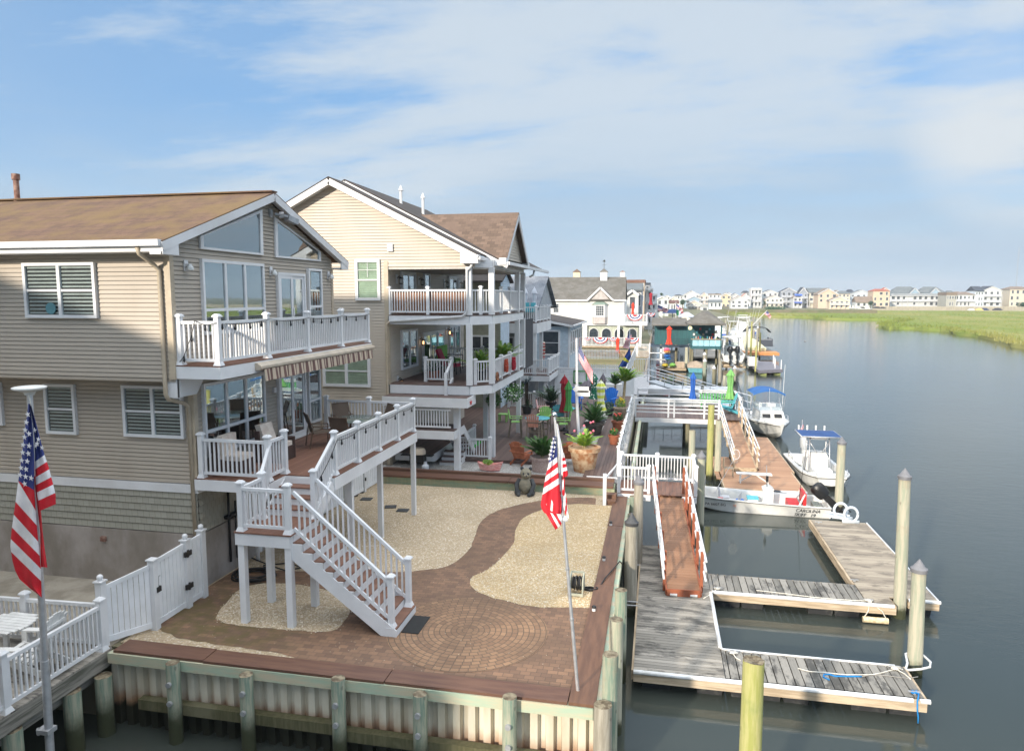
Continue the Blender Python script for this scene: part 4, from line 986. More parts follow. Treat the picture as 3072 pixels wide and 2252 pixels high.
b = MB();b.tube([(-7.3,27.75,8.75),(-7.35,27.72,8.6),(-7.55,27.85,8.45),(-7.57,27.87,6.9),(-7.62,27.9,6.72),(-7.8,27.9,6.6),(-10.9,27.9,6.38)],.055,8);obj('downspout',b,WTRIM,h2,'all')
b = MB();b.tube([(-10.9,27.9,6.38),(-11.0,27.9,6.3),(-11.04,27.9,6.2),(-11.04,27.9,.5),(-11.0,27.8,.32)],.05,8);obj('downspout',b,SIDE2B,h2,'all')
b = MB();b.tube([(-6.2,35.9,8.75),(-6.25,35.9,8.5),(-6.45,35.9,8.4)],.05,8);obj('downspout',b,WTRIM,h2,'all')
# star and porch things
def star(mb,c,r,n,u,dz=.0):
    u = Vector(u).normalized();nn = Vector(n).normalized();w = nn.cross(u)
    c = Vector(c);pts = []
    for k in range(10):
        a = math.pi / 2 + k * math.pi / 5;rr = r if k % 2 == 0 else r * .4
        pts.append(c + w * (-math.cos(a) * rr) + u * (math.sin(a) * rr))
    mb.add(pts + [c + nn * dz],[(k,(k + 1) % 10,10) for k in range(10)])
RED = M('red_paint',srgb(190,24,34),.5);b = MB();star(b,(-7.33,27.5,3.15),.15,(1,-.2,0),(0,0,1),.03);tag(obj('star_ornament',b,RED),'red metal star on the landing corner of the cream house','ornament')
# porch furniture of house 2
LIME = M('lime_plastic',srgb(150,205,110),.45);LIMEC = M('lime_cushion',srgb(132,190,84),.8);MAG = M('magenta_cushion',srgb(176,40,72),.8);TEALP = M('teal_plastic',srgb(84,176,190),.45)
BLUEP = M('blue_plastic',srgb(30,110,200),.45);PEACH = M('peach_plastic',srgb(226,160,136),.5);GREYP = M('grey_brown_plastic',srgb(134,122,106),.6);PINKP = M('pale_pink_plastic',srgb(232,184,178),.5);WPL = M('white_plastic_lumber',(.75,.75,.73),.5);ORW = M('orange_brown_wood',srgb(182,110,76),.7,srgb(160,92,62),4)
t = thing('porch_glider','lime cushioned glider seat on the lower porch of the cream house','bench',(-9.9,33.6,3.78))
b = MB();b.box(-10.4,-9.7,33.0,34.4,4.2,4.34);obj('seat_cushion',b,LIMEC,t)
b = MB();b.box(-10.5,-10.38,33.0,34.4,4.3,5.0);obj('back_cushion',b,LIMEC,t)
b = MB();b.tube([(-9.6,32.95,3.8),(-9.6,32.95,4.5),(-10.4,32.95,4.5),(-10.5,32.95,3.8)],.03);b.tube([(-9.6,34.45,3.8),(-9.6,34.45,4.5),(-10.4,34.45,4.5),(-10.5,34.45,3.8)],.03);obj('frame',b,BLK,t)
t = thing('porch_chair','magenta cushioned chair on the lower porch beside the lime glider','chair',(-9.3,32.0,3.78))
b = MB();b.add([(-9.8,31.6,4.2),(-9.1,31.6,4.15),(-9.1,32.3,4.15),(-9.8,32.3,4.2),(-9.8,31.6,4.3),(-9.1,31.6,4.27),(-9.1,32.3,4.27),(-9.8,32.3,4.3)],[(4,5,6,7),(0,1,5,4),(1,2,6,5),(2,3,7,6),(3,0,4,7)]);b.beam((-9.8,31.95,4.25),(-10.1,31.95,4.95),.1,.65,up=(0,1,0));obj('cushion',b,MAG,t)
b = MB();
for y in (31.6,32.3): b.tube([(-9.1,y,3.8),(-9.15,y,4.45),(-9.8,y,4.5),(-9.9,y,3.8)],.025)
obj('frame',b,BLK,t)
# privacy screen, flower strings
b = MB();b.box(-6.85,-6.83,36.4,39.2,3.6,6.2);t = tag(obj('privacy_screen',b,M('dark_mesh_cloth',(.055,.055,.06),.9)),'dark grey cloth privacy screen hanging at the far end of the lower porch','screen')
def plant_leaves(mb,c,n,L,spread,up=1.0,w=.03,droop=.5,seg=4,zmin=.2):
    for i in range(n):
        a = random.uniform(0,6.283);el = random.uniform(zmin,1.35);l = L * random.uniform(.65,1.1)
        d = Vector((math.cos(a) * math.cos(el),math.sin(a) * math.cos(el),math.sin(el) * up)).normalized();p = Vector(c) + Vector((d.x,d.y,0)) * random.uniform(0,spread)
        side = Vector((-math.sin(a),math.cos(a),0));pr = None
        for s_ in range(seg + 1):
            q = s_ / seg;ww = w * math.sin(math.pi * min(1,q * .85 + .12))
            pt = p + d * l * q + Vector((0,0,-droop * l * q * q))
            cur = (pt - side * ww,pt + side * ww)
            if pr: mb.quad(pr[0],pr[1],cur[1],cur[0])
            pr = cur
def leafclump(mb,c,r,n,s=.05,sz=1.0):
    for i in range(n):
        v = Vector((random.gauss(0,1),random.gauss(0,1),random.gauss(0,1))).normalized() * r * random.uniform(.3,1) ** .6
        p = Vector(c) + Vector((v.x,v.y,v.z * sz));a = Vector((random.uniform(-1,1),random.uniform(-1,1),random.uniform(-1,1))).normalized();b_ = a.orthogonal().normalized()
        q = s * random.uniform(.6,1.3)
        mb.quad(p - a * q,p + b_ * q * .6,p + a * q,p - b_ * q * .6)
LEAF = M('green_leaf',srgb(72,112,46),.6,srgb(44,84,34),6);LEAFD = M('dark_green_leaf',srgb(46,84,40),.6,srgb(30,60,32),6);LEAFY = M('yellow_green_frond',srgb(142,168,58),.55,srgb(92,136,48),5);DRYL = M('dry_palm_frond',srgb(190,168,128),.7)
TERRA = M('terracotta_pot',srgb(168,100,70),.75,srgb(148,86,60),4);TERRAO = M('stained_terracotta_urn',srgb(158,108,70),.85,srgb(196,172,140),3.5,bmp=.4);SPECK = M('speckled_stone_planter',srgb(150,122,112),.8,srgb(196,176,168),40,bmp=.3);POTB = M('black_plastic_pot',(.02,.022,.025),.5);POTG = M('grey_brown_urn',srgb(96,88,80),.8,srgb(70,64,60),4);STONEP = M('sandstone_pot',srgb(176,158,136),.85,srgb(150,132,112),4,bmp=.3)
SOIL = M('potting_soil',(.05,.035,.02),.95)
def palm(mb,c,n,L,w=.020,arch=.75,seg=13,bare=.15,lf=.19):
    n = int(n * 1.8)
    """feather palm: arching ribs with leaflets on both sides"""
    for i in range(n):
        a = i * 2.399 + random.uniform(-.3,.3);el = random.uniform(.75,1.5);l = L * random.uniform(.6,1.15)
        d = Vector((math.cos(a) * math.cos(el),math.sin(a) * math.cos(el),math.sin(el)));side = Vector((-math.sin(a),math.cos(a),0));pts = []
        for s_ in range(seg * 2 + 1):
            q = s_ / (seg * 2);pts.append(Vector(c) + d * l * q + Vector((d.x,d.y,0)) * arch * .25 * l * q * q + Vector((0,0,-arch * .42 * l * q * q)))
        for p,q in zip(pts[:-1],pts[1:]): mb.beam(p,q,.008,.008)
        for k in range(int(bare * seg * 2),seg * 2):
            p = pts[k];fwd = (pts[k + 1] - pts[k]).normalized();q = k / (seg * 2);ll = lf * L / .9 * (1.15 - q * .75)
            for s0 in (-1,1):
                for j in (0,.5):
                    pj = p.lerp(pts[k + 1],j);tip = pj + (side * s0 * .8 + fwd * .8).normalized() * ll + Vector((0,0,-.25 * ll))
                    mb.quad(pj,pj + fwd * w,tip)
def potted(name,label,x,y,z,r,h,potm,kind,L=.8,n=26,leafm=None,rt=None,cat='potted plant',flowers=None,group=None):
    t = thing(name,label,cat,(x,y,z),0,group);rt = rt or r * .7
    pot = MB();pot.lathe((x,y,z),[(rt,0),(rt * 1.02,.02),(r * .94,h * .82),(r * 1.06,h * .83),(r * 1.08,h),(r * .92,h),(r * .9,h - .05)],22)
    obj('pot',pot,potm,t,True)
    f = MB();c = (x,y,z + h - .04)
    if kind == 'palm': palm(f,c,n,L)
    elif kind == 'spiky': plant_leaves(f,c,n,L,r * .5,w=.02,droop=.35)
    elif kind == 'bush': leafclump(f,(x,y,z + h + L * .45),L * .6,n,.045,.8)
    obj('foliage',f,leafm or LEAF,t)
    if kind == 'palm':
        k = MB()
        for i in range(5): a = i * 1.256;k.tube([(x + .06 * math.cos(a),y + .06 * math.sin(a),z + h - .05),(x + .10 * math.cos(a),y + .10 * math.sin(a),z + h + L * .35)],.018,5)
        obj('stem',k,DRYL,t)
    if flowers:
        k = MB()
        for i in range(flowers[1]):
            a = random.uniform(0,6.28);rr = L * .45 * random.random() ** .5
            k.blob((x + rr * math.cos(a),y + rr * math.sin(a),z + h + L * random.uniform(.5,1.0)),flowers[2],i,.2,4)
        obj('flower',k,flowers[0],t)
    return t
TZ = 0.40
PK = M('pink_petal',srgb(230,120,140),.6);CORAL = M('coral_petal',srgb(226,96,78),.6);YEL = M('yellow_petal',srgb(228,196,60),.6);WPET = M('white_petal',(.8,.8,.78),.6)
def at(u,v,f='z4',z=TZ): q = PZ(f,u,v,z);return q.x,q.y
x,y = at(1285,655,z=.27);potted('potted_palm','bushy green palm in a wide speckled stone planter by the retaining wall',x,y + .35,.26,.48,.62,SPECK,'palm',1.25,46,LEAF,rt=.40)
x,y = at(1548,655,z=.27);potted('potted_palm','yellow-green palm with pink blooms in a big stained terracotta urn',x,y + .35,.26,.62,1.02,TERRAO,'palm',1.0,24,LEAFY,rt=.42,flowers=(PK,7,.05))
x,y = at(1612,425,z=.27);potted('potted_palm','tall palm in a dark grey urn beside the boardwalk',x,y + .3,.26,.50,.62,POTG,'palm',1.5,26,LEAF,rt=.34)
x,y = at(1737,478);potted('flower_pot','small orange terracotta pot with green bush, nearest on the boardwalk',x,y,TZ,.26,.44,TERRA,'bush',.36,260,LEAF,flowers=(CORAL,5,.03))
x,y = at(1762,388);potted('flower_pot','terracotta pot with pink and coral flowers on the boardwalk',x,y,TZ,.33,.46,TERRA,'bush',.46,300,LEAF,flowers=(CORAL,12,.05))
x,y = at(1780,308);potted('flower_pot','sandstone pot of yellow flowers on the boardwalk',x,y,TZ,.42,.55,STONEP,'bush',.55,320,LEAFY,flowers=(YEL,14,.05))
x,y = at(1708,300);potted('flower_pot','black pot with dark leaves between yellow umbrella and boardwalk pots',x,y,TZ,.28,.4,POTB,'bush',.5,300,LEAFD)
x,y = at(1200,290);potted('potted_plant','tall spindly dark cordyline in a black pot by the inner railing',x,y,TZ,.33,.5,POTB,'spiky',.8,30,LEAFD);
k = MB()
for i in range(5): k.tube([(x + .05 * i - .1,y,TZ + .4),(x + .04 * i - .12,y,TZ + 1.9)],.022,5)
k2 = MB();
for i in range(5): plant_leaves(k2,(x + .08 * i - .16,y,TZ + 1.75 + .07 * i),14,.55,.02,w=.018,droop=.2)
t = thing('potted_plant','tall dark leafed stems rising above the black pot by the inner railing','potted plant',(x,y,TZ));obj('stem',k,SOIL,t);obj('foliage',k2,M('slate_leaf',srgb(60,84,90),.6),t)
# palms at the far fence
x,y = at(1795,240);
t = thing('palm_tree','fan of palm fronds standing against the white lattice fence at the end of the boardwalk','palm',(x,y,TZ));k = MB();k.tube([(x,y,TZ),(x + .1,y,TZ + 1.6)],.09,7);obj('trunk',k,DRYL,t);k = MB();palm(k,(x + .1,y,TZ + 1.5),30,1.35,w=.03);obj('crown',k,LEAFY,t)
x,y = at(1745,225);t = thing('palm_tree','smaller palm left of the one at the end of the boardwalk','palm',(x,y,TZ));k = MB();k.tube([(x,y,TZ),(x,y,TZ + 1.2)],.07,7);obj('trunk',k,DRYL,t);k = MB();palm(k,(x,y,TZ + 1.2),16,1.1,w=.03);obj('crown',k,LEAF,t)
x,y = at(1350,260);potted('potted_palm','palm beside the red umbrella near the grey sloping ramp',x,y,TZ,.35,.45,POTB,'palm',1.5,24,LEAFD)
# hanging and porch plants
def hanging(x,y,z,label,r=.35,fl=None,leafm=None,pot=WPL):
    t = thing('hanging_basket',label,'plant',(x,y,z));b = MB();b.lathe((x,y,z - .1),[(.12,0),(.2,.12),(.21,.18)],12);obj('pot',b,pot,t,True)
    f = MB();leafclump(f,(x,y,z + .2),r,420,.06,.85);obj('foliage',f,leafm or LEAF,t)
    if fl:
        k = MB()
        for i in range(34):
            v = Vector((random.gauss(0,1),random.gauss(0,1),random.gauss(0,.8))).normalized() * r * .98;k.blob((x + v.x,y + v.y,z + .2 + v.z),.035,i,.2,3)
        obj('flower',k,fl,t)
q = PY('q2',205,330,33.2);hanging(q.x,33.2,q.z - .1,'white flowering basket hanging under the edge of the cream house porch',.55,WPET)
q = PY('q1',1825,290,33.6);hanging(q.x,33.6,q.z - .15,'green basket in a white pot hanging under the cream house porch',.42)
potted('potted_plant','spiky green plant behind the porch stair railing of the cream house',-9.6,29.6,3.78,.3,.4,TERRA,'spiky',1.25,60,LEAFD)
potted('potted_plant','green palm on the corner of the lower porch',-7.6,30.2,3.78,.3,.4,POTB,'palm',1.2,26,LEAFY)
potted('potted_plant','palm with a dry frond on the canal side of the lower porch',-7.3,33.2,3.78,.3,.5,TERRA,'palm',1.4,30,LEAFY)
for u,v0,v1,m,nm in ((602,1105,1230,M('rust_flower',srgb(168,66,40),.8),'rust brown'),(678,1085,1210,M('crimson_flower',srgb(178,30,52),.8),'crimson')):
    a = PX('r3',u,v0,-6.55);c = PX('r3',u,v1,-6.55);b = MB()
    for i in range(260):
        z = random.uniform(c.z,a.z);rr = .17 * (1 - .5 * abs((z - c.z) / (a.z - c.z) - .4));th = random.uniform(0,6.28)
        b.blob((-6.55 + rr * .5 * math.cos(th),a.y + rr * math.sin(th),z),.03,i,.2,3)
    tag(obj('flower_garland',b,m),nm + ' flower garland hanging on the lower porch railing','garland')
q = PX('r3',512,1278,-6.62);b = MB();tor = [(q.x,q.y + .17 * math.cos(a * .52),q.z + .17 * math.sin(a * .52)) for a in range(13)];b.tube(tor,.045,6);tag(obj('wreath',b,M('berry_wreath',srgb(160,80,60),.8,srgb(90,100,60),20),None,'all'),'small berry wreath on the lower porch railing','wreath')
# ================================================================== TERRACE FURNITURE
def adirondack(mat,name='adirondack_chair',fan=7):
    """built facing +x at the origin, seat about 0.37 m up"""
    t = thing(name,'','chair');
    b = MB()
    for i in range(6): b.beam((.30 - i * .095,-.27,.38 - i * .022),(.30 - i * .095,.27,.38 - i * .022),.082,.022)
    obj('seat',b,mat,t)
    b = MB()
    for i in range(fan):
        q = (i - (fan - 1) / 2) / ((fan - 1) / 2);h = .80 - .13 * q * q
        b.beam((-.24,q * .2,.26),(-.24 - .27 * h,q * .34,.26 + h * .95),.088,.02,up=(0,1,0)) if False else b.add([(-.22,q*.22-.036,.25),(-.22,q*.22+.036,.25),(-.22-.32*h,q*.32+.05,.25+h),(-.22-.32*h,q*.32-.05,.25+h),(-.245,q*.22-.036,.25),(-.245,q*.22+.036,.25),(-.245-.32*h,q*.32+.05,.25+h),(-.245-.32*h,q*.32-.05,.25+h)],[(0,1,2,3),(7,6,5,4),(0,4,5,1),(1,5,6,2),(2,6,7,3),(3,7,4,0)])
    b.beam((-.36,-.3,.55),(-.36,.3,.55),.03,.06);b.beam((-.45,-.28,.84),(-.45,.28,.84),.03,.05);obj('backrest',b,mat,t)
    for s in (-1,1):
        b = MB();b.box(-.36,.40,s*.36-.065,s*.36+.065,.56,.585);obj('armrest',b,mat,t)
        b = MB();b.box(.27,.36,s*.31-.02,s*.31+.02,0,.56);obj('leg',b,mat,t)
        b = MB();b.beam((.34,s*.27,.36),(-.52,s*.27,.04),.03,.11);obj('leg',b,mat,t)
    return t
def barchair(seatm,legm=GREYP):
    """tall slatted chair facing +x, seat 0.75 m"""
    t = thing('bar_chair','','chair');b = MB()
    for i in range(5): b.box(-.22 + i * .1,-.13 + i * .1,-.26,.26,.74,.765)
    obj('seat',b,seatm,t)
    b = MB()
    for i in range(6):
        q = (i - 2.5) / 2.5;h = .66 - .1 * q * q
        b.add([(-.24,q*.2-.036,.72),(-.24,q*.2+.036,.72),(-.24-.2*h,q*.27+.045,.72+h),(-.24-.2*h,q*.27-.045,.72+h),(-.265,q*.2-.036,.72),(-.265,q*.2+.036,.72),(-.265-.2*h,q*.27+.045,.72+h),(-.265-.2*h,q*.27-.045,.72+h)],[(0,1,2,3),(7,6,5,4),(0,4,5,1),(1,5,6,2),(2,6,7,3),(3,7,4,0)])
    obj('backrest',b,seatm,t);b = MB();b.beam((-.31,-.28,.95),(-.31,.28,.95),.03,.05);b.beam((.28,-.26,.3),(.28,.26,.3),.03,.08);b.beam((-.28,-.26,.5),(-.28,.26,.5),.03,.06);obj('crossbar',b,legm,t)
    for s in (-1,1):
        b = MB();b.box(-.34,.34,s*.33-.05,s*.33+.05,.96,.985);obj('armrest',b,seatm if seatm is not PEACH else legm,t)
        b = MB();b.beam((.24,s*.29,.96),(.30,s*.30,0),.045,.07);obj('leg',b,legm,t)
        b = MB();b.beam((-.22,s*.29,.96),(-.36,s*.30,0),.045,.07);obj('leg',b,legm,t)
    return t
def setl(t,lab,loc,rz,group=None):
    t['label'] = lab;t.location = loc;t.rotation_euler = (0,0,rz)
    if group: t['group'] = group
    return t
R_d = math.radians
if True:
    tr_ = thing('terrace_railing','short white picket railing at the front corner of the terrace deck','railing',(-8,29.4,.4));railing(tr_,(-8.42,29.38,.4),(-7.0,29.38,.4),h=.86,posts=[0,1],skirt=False);railing(tr_,(-8.42,29.38,.4),(-8.42,32.2,.4),h=.86,posts=[1],skirt=False)
x,y = at(1165,600,z=.27);a1 = setl(adirondack(ORW),'orange-brown wooden adirondack chair left of the speckled planter',(x,y + .1,.26),R_d(70),'orange-brown adirondack chairs on the gravel')
x,y = at(1450,600,z=.27);dup(a1,(x,y + .1,.26),R_d(105),'orange-brown wooden adirondack chair between the speckled planter and the terracotta urn')
def bar_table(x,y,lab,top=TEALP,H=1.0):
    t = thing('bar_table',lab,'table',(x,y,TZ));b = MB();b.lathe((x,y,TZ + H),[(.60,-.035),(.62,-.02),(.62,0),(.60,.005)],30);obj('table_top',b,top,t,True)
    for k in range(4):
        a = math.pi / 4 + k * math.pi / 2;b = MB();b.beam((x + .33*math.cos(a),y + .33*math.sin(a),TZ + H - .03),(x + .42*math.cos(a),y + .42*math.sin(a),TZ),.06,.06);obj('leg',b,GREYP,t)
    b = MB();b.box(x - .3,x + .3,y - .02,y + .02,TZ + .3,TZ + .38);obj('stretcher',b,GREYP,t);return t
x,y = at(1262,440);tx,ty = x,y
bar_table(x,y + .1,'round turquoise bar table on the terrace with green and peach chairs around it')
bg_ = barchair(LIME);x,y = at(1130,430);setl(bg_,'lime green tall chair left of the near turquoise bar table',(x,y,TZ),R_d(8),'tall bar chairs on the terrace')
dup(bg_,(tx + .15,ty + 1.15,TZ),R_d(-95),'lime green tall chair behind the near turquoise bar table')
bp_ = barchair(PEACH);x,y = at(1237,458);setl(bp_,'peach tall chair with its back to the camera at the near bar table',(x + .05,y,TZ),R_d(88),'tall bar chairs on the terrace')
x,y = at(1430,388);t2x,t2y = x,y
bar_table(x - .15,y + 1.0,'round turquoise bar table beside the red umbrella')
bt_ = barchair(TEALP);x,y = at(1405,385);setl(bt_,'turquoise tall chair with its back to the camera at the far bar table',(x,y,TZ),R_d(85),'tall bar chairs on the terrace')
bpk = barchair(PINKP);setl(bpk,'pale pink tall chair left of the far bar table',(t2x - 1.35,t2y + 1.3,TZ),R_d(5),'tall bar chairs on the terrace')
dup(bg_,(tx + 1.3,ty + .1,TZ),R_d(-170),'green tall chair right of the near bar table, behind the green umbrella')
b1 = adirondack(BLUEP);x,y = at(1495,260);setl(b1,'bright blue plastic adirondack chair left of the signpost',(x,y,TZ),R_d(-80),'blue adirondack chairs');b1.scale = (1.25,) * 3
x,y = at(1700,262);c_ = dup(b1,(x,y,TZ),R_d(-110),'bright blue plastic adirondack chair right of the yellow striped umbrella');
b2 = adirondack(LIME);x,y = at(1140,232);setl(b2,'lime green adirondack chair under the cream house porch',(x - .4,y,TZ),R_d(-60),'lime green adirondack chairs')
x,y = at(1200,215);dup(b2,(x - 1,y + 2,TZ),R_d(-90),'green adirondack chair in the dark under the house behind')
t = thing('side_table','small lime green side table beside the terrace post','table',(at(1052,340)[0],at(1052,340)[1],TZ));b = MB();x,y,_ = t.location;b.box(x - .25,x + .25,y - .22,y + .22,TZ + .42,TZ + .46);obj('table_top',b,LIME,t)
for sx_ in (-.2,.2):
    for sy_ in (-.18,.18): obj('leg',MB().box(x + sx_ - .03,x + sx_ + .03,y + sy_ - .03,y + sy_ + .03,TZ,TZ + .42),LIME,t)
def umbrella(x,y,z0,H,mat,lab,r=.17,canlen=1.5,base=True,mat2=None,group='closed patio umbrellas',tilt=0):
    t = thing('patio_umbrella',lab,'umbrella',(x,y,z0),0,group);b = MB();b.cyl((x,y,z0),(x,y,z0 + H),.025,.02,8);obj('pole',b,GALV if mat2 is None else WHITE,t,True)
    b = MB();n = 24;prof = [(0,.02),(.03,0.0),(.5 * r,-.12),(.95 * r,-.32),(r * 1.1,-.40),(.72 * r,-.42),(.8 * r,-.7),(.62 * r,-canlen * .62),(.9 * r,-canlen * .85),(r * 1.25,-canlen)]
    vs = []
    for i,(rr,dz) in enumerate(prof):
        for k in range(n):
            a = 2 * math.pi * k / n;f = 1 + (.22 if i > 1 else 0) * math.cos(a * 8) ;vs.append((x + rr * f * math.cos(a) + tilt * dz,y + rr * f * math.sin(a),z0 + H + dz))
    b.add(vs,[(i*n+k,i*n+(k+1) % n,(i+1)*n+(k+1) % n,(i+1)*n+k) for i in range(len(prof)-1) for k in range(n)])
    obj('canopy',b,mat,t,True)
    obj('finial',MB().lathe((x,y,z0 + H),[(.015,0),(.03,.03),(.01,.07)],8),mat,t)
    if base: b = MB();b.lathe((x,y,z0),[(.27,0),(.27,.04),(.08,.07),(.05,.18)],18);obj('base',b,BLK,t,True)
    return t
def ub(u,v,vt,mat,lab,f='z4',z=TZ,**k):
    q = PZ(f,u,v,z);h = PY(f,u,vt,q.y).z - z;return umbrella(q.x,q.y,z,h,mat,lab,**k)
CR = M('crimson_canvas',srgb(160,28,44),.8);GR = M('bright_green_canvas',srgb(78,150,76),.8);DG = M('grey_canvas',srgb(112,106,114),.8);UB = M('royal_blue_canvas',srgb(36,92,176),.8);UO = M('orange_red_canvas',srgb(226,66,40),.8);UW = M('white_canvas',srgb(208,212,220),.8);LG = M('light_green_canvas',srgb(120,176,100),.8)
YS = stripes_mat('yellow_white_stripe',2,.34,srgb(214,220,90),srgb(238,238,214))
def palmprint():
    m,t,b = newmat('green_palm_print');v = N('ShaderNodeTexVoronoi',t);v.inputs['Scale'].default_value = 7;LK(geopos(t),v.inputs[0],t)
    LK(mixc(t,rng(v.outputs['Distance'],.28,.34,1,0,t),srgb(16,104,74),srgb(232,236,226)),b.inputs['Base Color'],t);return m
ub(1455,415,92,GR,'closed bright green umbrella on a black base beside the near bar table')
ub(1430,395,55,CR,'closed crimson umbrella at the far bar table',r=.2,canlen=1.9)
ub(1655,335,85,YS,'closed yellow and white striped umbrella on the terrace',canlen=1.75,r=.24)
ub(1667,328,45,DG,'closed grey umbrella behind the yellow striped one',canlen=1.5)
ub(1612,262,40,palmprint(),'closed green umbrella with white palm print',canlen=1.6,r=.22)
ub(1575,232,82,DG,'half-closed grey umbrella beside the signpost',canlen=.75,r=.4)
# signpost with two white arrow boards, tall white flagpole with a flag
x,y = at(1525,530,z=.27)
fp = thing('flagpole','tall white flagpole on the terrace gravel with two white arrow signs','flagpole',(x,y,.26));FPX_,FPY_ = x,y
top = PY('z4',1510,0,y);top2 = PY('w1',863,880,y);b = MB();b.cyl((x,y,.26),(top2.x,y,3.4),.075,.07,14);b.cyl((x + (top2.x - x) * .75,y,3.2),(top2.x,y,top2.z),.06,.05,14);obj('pole',b,WHITE,fp,True)
for k,(u0,v0,d_) in enumerate(((1525,140,-1),(1540,165,1))):
    q = PY('z4',u0,v0,y - .1);b = MB();s_ = .42 if k == 0 else .36
    b.prism([(q.x - s_ * .75,q.z),(q.x - s_ * .45,q.z + .13),(q.x + s_,q.z + .13),(q.x + s_,q.z - .13),(q.x - s_ * .45,q.z - .13)],'y',y - .12,y - .09);obj('arrow_sign',b,WPL,fp)
# ------------------------------------------------------------------ flags
FR_ = M('flag_red_cloth',srgb(206,28,44),.75);FW = M('flag_white_cloth',(.78,.78,.80),.75);FB = M('flag_blue_cloth',srgb(44,58,124),.75)
for m in (FR_,FW,FB):
    t = m.node_tree;bn = t.nodes['Principled BSDF']
    bn.inputs['Subsurface Weight'].default_value = 0.0
def lerp(a,b_,t): return tuple(p + (q - p) * t for p,q in zip(a,b_))
def curve_at(pts,v):
    """pts: list of (u,v) down the cloth edge; point at height v"""
    for a,b_ in zip(pts[:-1],pts[1:]):
        if a[1] <= v <= b_[1]: return lerp(a,b_,(v - a[1]) / (b_[1] - a[1] + 1e-9))
    return pts[-1] if v > pts[-1][1] else pts[0]
def band_cloth(mb_f,fm,f,yb,L,R,lv,rv,cols,fold=.05,ph=0.0,nw=14,dep=0.0):
    """cloth between two edge curves, divided into bands by matching heights lv/rv"""
    mb = mb_f
    for i,c in enumerate(cols):
        k = 5 if cols[i] != 2 else 10
        for j in range(k):
            r0 = [];r1 = []
            for (row,q) in ((r0,j / k),(r1,(j + 1) / k)):
                a = curve_at(L,lv[i] + (lv[i+1] - lv[i]) * q);b_ = curve_at(R,rv[i] + (rv[i+1] - rv[i]) * q)
                for s_ in range(nw + 1):
                    p = lerp(a,b_,s_ / nw);yy = yb + dep + fold * math.sin(s_ / nw * 9.0 + p[1] * .006 + ph) * (.4 + .6 * s_ / nw) - fold * .8 * math.sin(s_ / nw * 3.1)
                    row.append(PY(f,p[0],p[1],yy))
            for s_ in range(nw):
                mb.quad(r0[s_],r0[s_+1],r1[s_+1],r1[s_]);fm.append(c)
    return mb
def add_stars(mb,fm,f,yb,pts,r):
    for (u,v) in pts:
        c = PY(f,u,v,yb);n0 = len(mb.f);star(mb,c,r,(0,-1,0),(random.uniform(-.3,.3),0,1),.004);fm += [1] * (len(mb.f) - n0)
# left flag (frame r6)
FY = 9.86
lf = thing('flagpole','tall silver flagpole with white disc top at the left edge of the picture','flagpole',(-10.4,FY,WL))
p0 = PY('r6',222,1760,FY);p0 = p0 + (p0 - PY('r6',128,110,FY)) * .18;p1 = PY('r6',127,108,FY)
b = MB();mid = p0.lerp(p1,.42);b.cyl(p0,mid,.072,.066,18);b.cyl(mid,p1,.056,.046,18);obj('pole',b,ALU,lf,True)
b = MB();b.lathe((p1.x,FY,p1.z),[(.07,-.05),(.09,.0),(.22,.04),(.252,.06),(.252,.08),(.22,.09),(.0,.1)],30);obj('disc_light',b,M('white_enamel',(.72,.72,.68),.4),lf,True)
q = PY('r6',205,1560,FY);b = MB();b.box(q.x - .14,q.x + .1,FY - .1,FY + .1,q.z - .04,q.z + .04);b.cyl((q.x - .14,FY - .05,q.z - .08),(q.x - .14,FY - .05,q.z + .04),.03,.03,8);obj('clamp',b,GALV,lf)
b = MB();b.tube([PY('r6',124,120,FY - .09),PY('r6',132,155,FY - .09),PY('r6',128,180,FY - .1)],.012,5);obj('halyard',b,ROPE,lf)
fy = FY - .14
fl = thing('flag','stars and stripes flag hanging limp from the silver pole at the left edge','flag',(-10.2,fy,4))
mb = MB();fm = []
L = [(121,160),(108,260),(92,400),(76,510),(64,600),(50,700),(44,770),(56,850),(75,905),(120,945),(180,992)];Rr = [(130,158),(140,260),(148,400),(146,520),(154,620),(160,700),(170,800),(176,870),(180,992)]
band_cloth(mb,fm,'r6',fy,L,Rr,[160,490,492,580,635,690,740,795,992],[158,530,618,682,752,812,868,922,992],[2,0,1,0,1,0,1,0],.035,0)
add_stars(mb,fm,'r6',fy - .065,[(119,205),(113,238),(108,272),(125,288),(105,302),(99,335),(125,340),(97,368),(122,373),(93,402),(117,406),(90,434),(112,440),(86,465),(110,472),(134,478),(106,503)],.058)
Lq = [(130,170),(148,300),(150,420),(155,520),(172,620)];Rq = [(134,165),(160,260),(182,345),(192,378),(212,440),(230,510),(240,552),(240,592),(174,622)]
band_cloth(mb,fm,'r6',fy,Lq,Rq,[170,408,440,475,508,540,575,619],[165,378,408,440,474,506,542,590],[2,1,0,1,0,1,0],.03,1.5,dep=.06)
add_stars(mb,fm,'r6',fy - .01,[(148,272),(165,312),(152,340),(181,348),(160,330)],.05)
Lz = [(146,470),(160,600),(172,700),(176,860)];Rz = [(152,470),(176,620),(186,740),(204,862)]
band_cloth(mb,fm,'r6',fy,Lz,Rz,[470,860],[470,862],[0],.03,.7,dep=.09)
o = obj('cloth',mb,None,fl,'all',mats=[FR_,FW,FB],fm=fm)
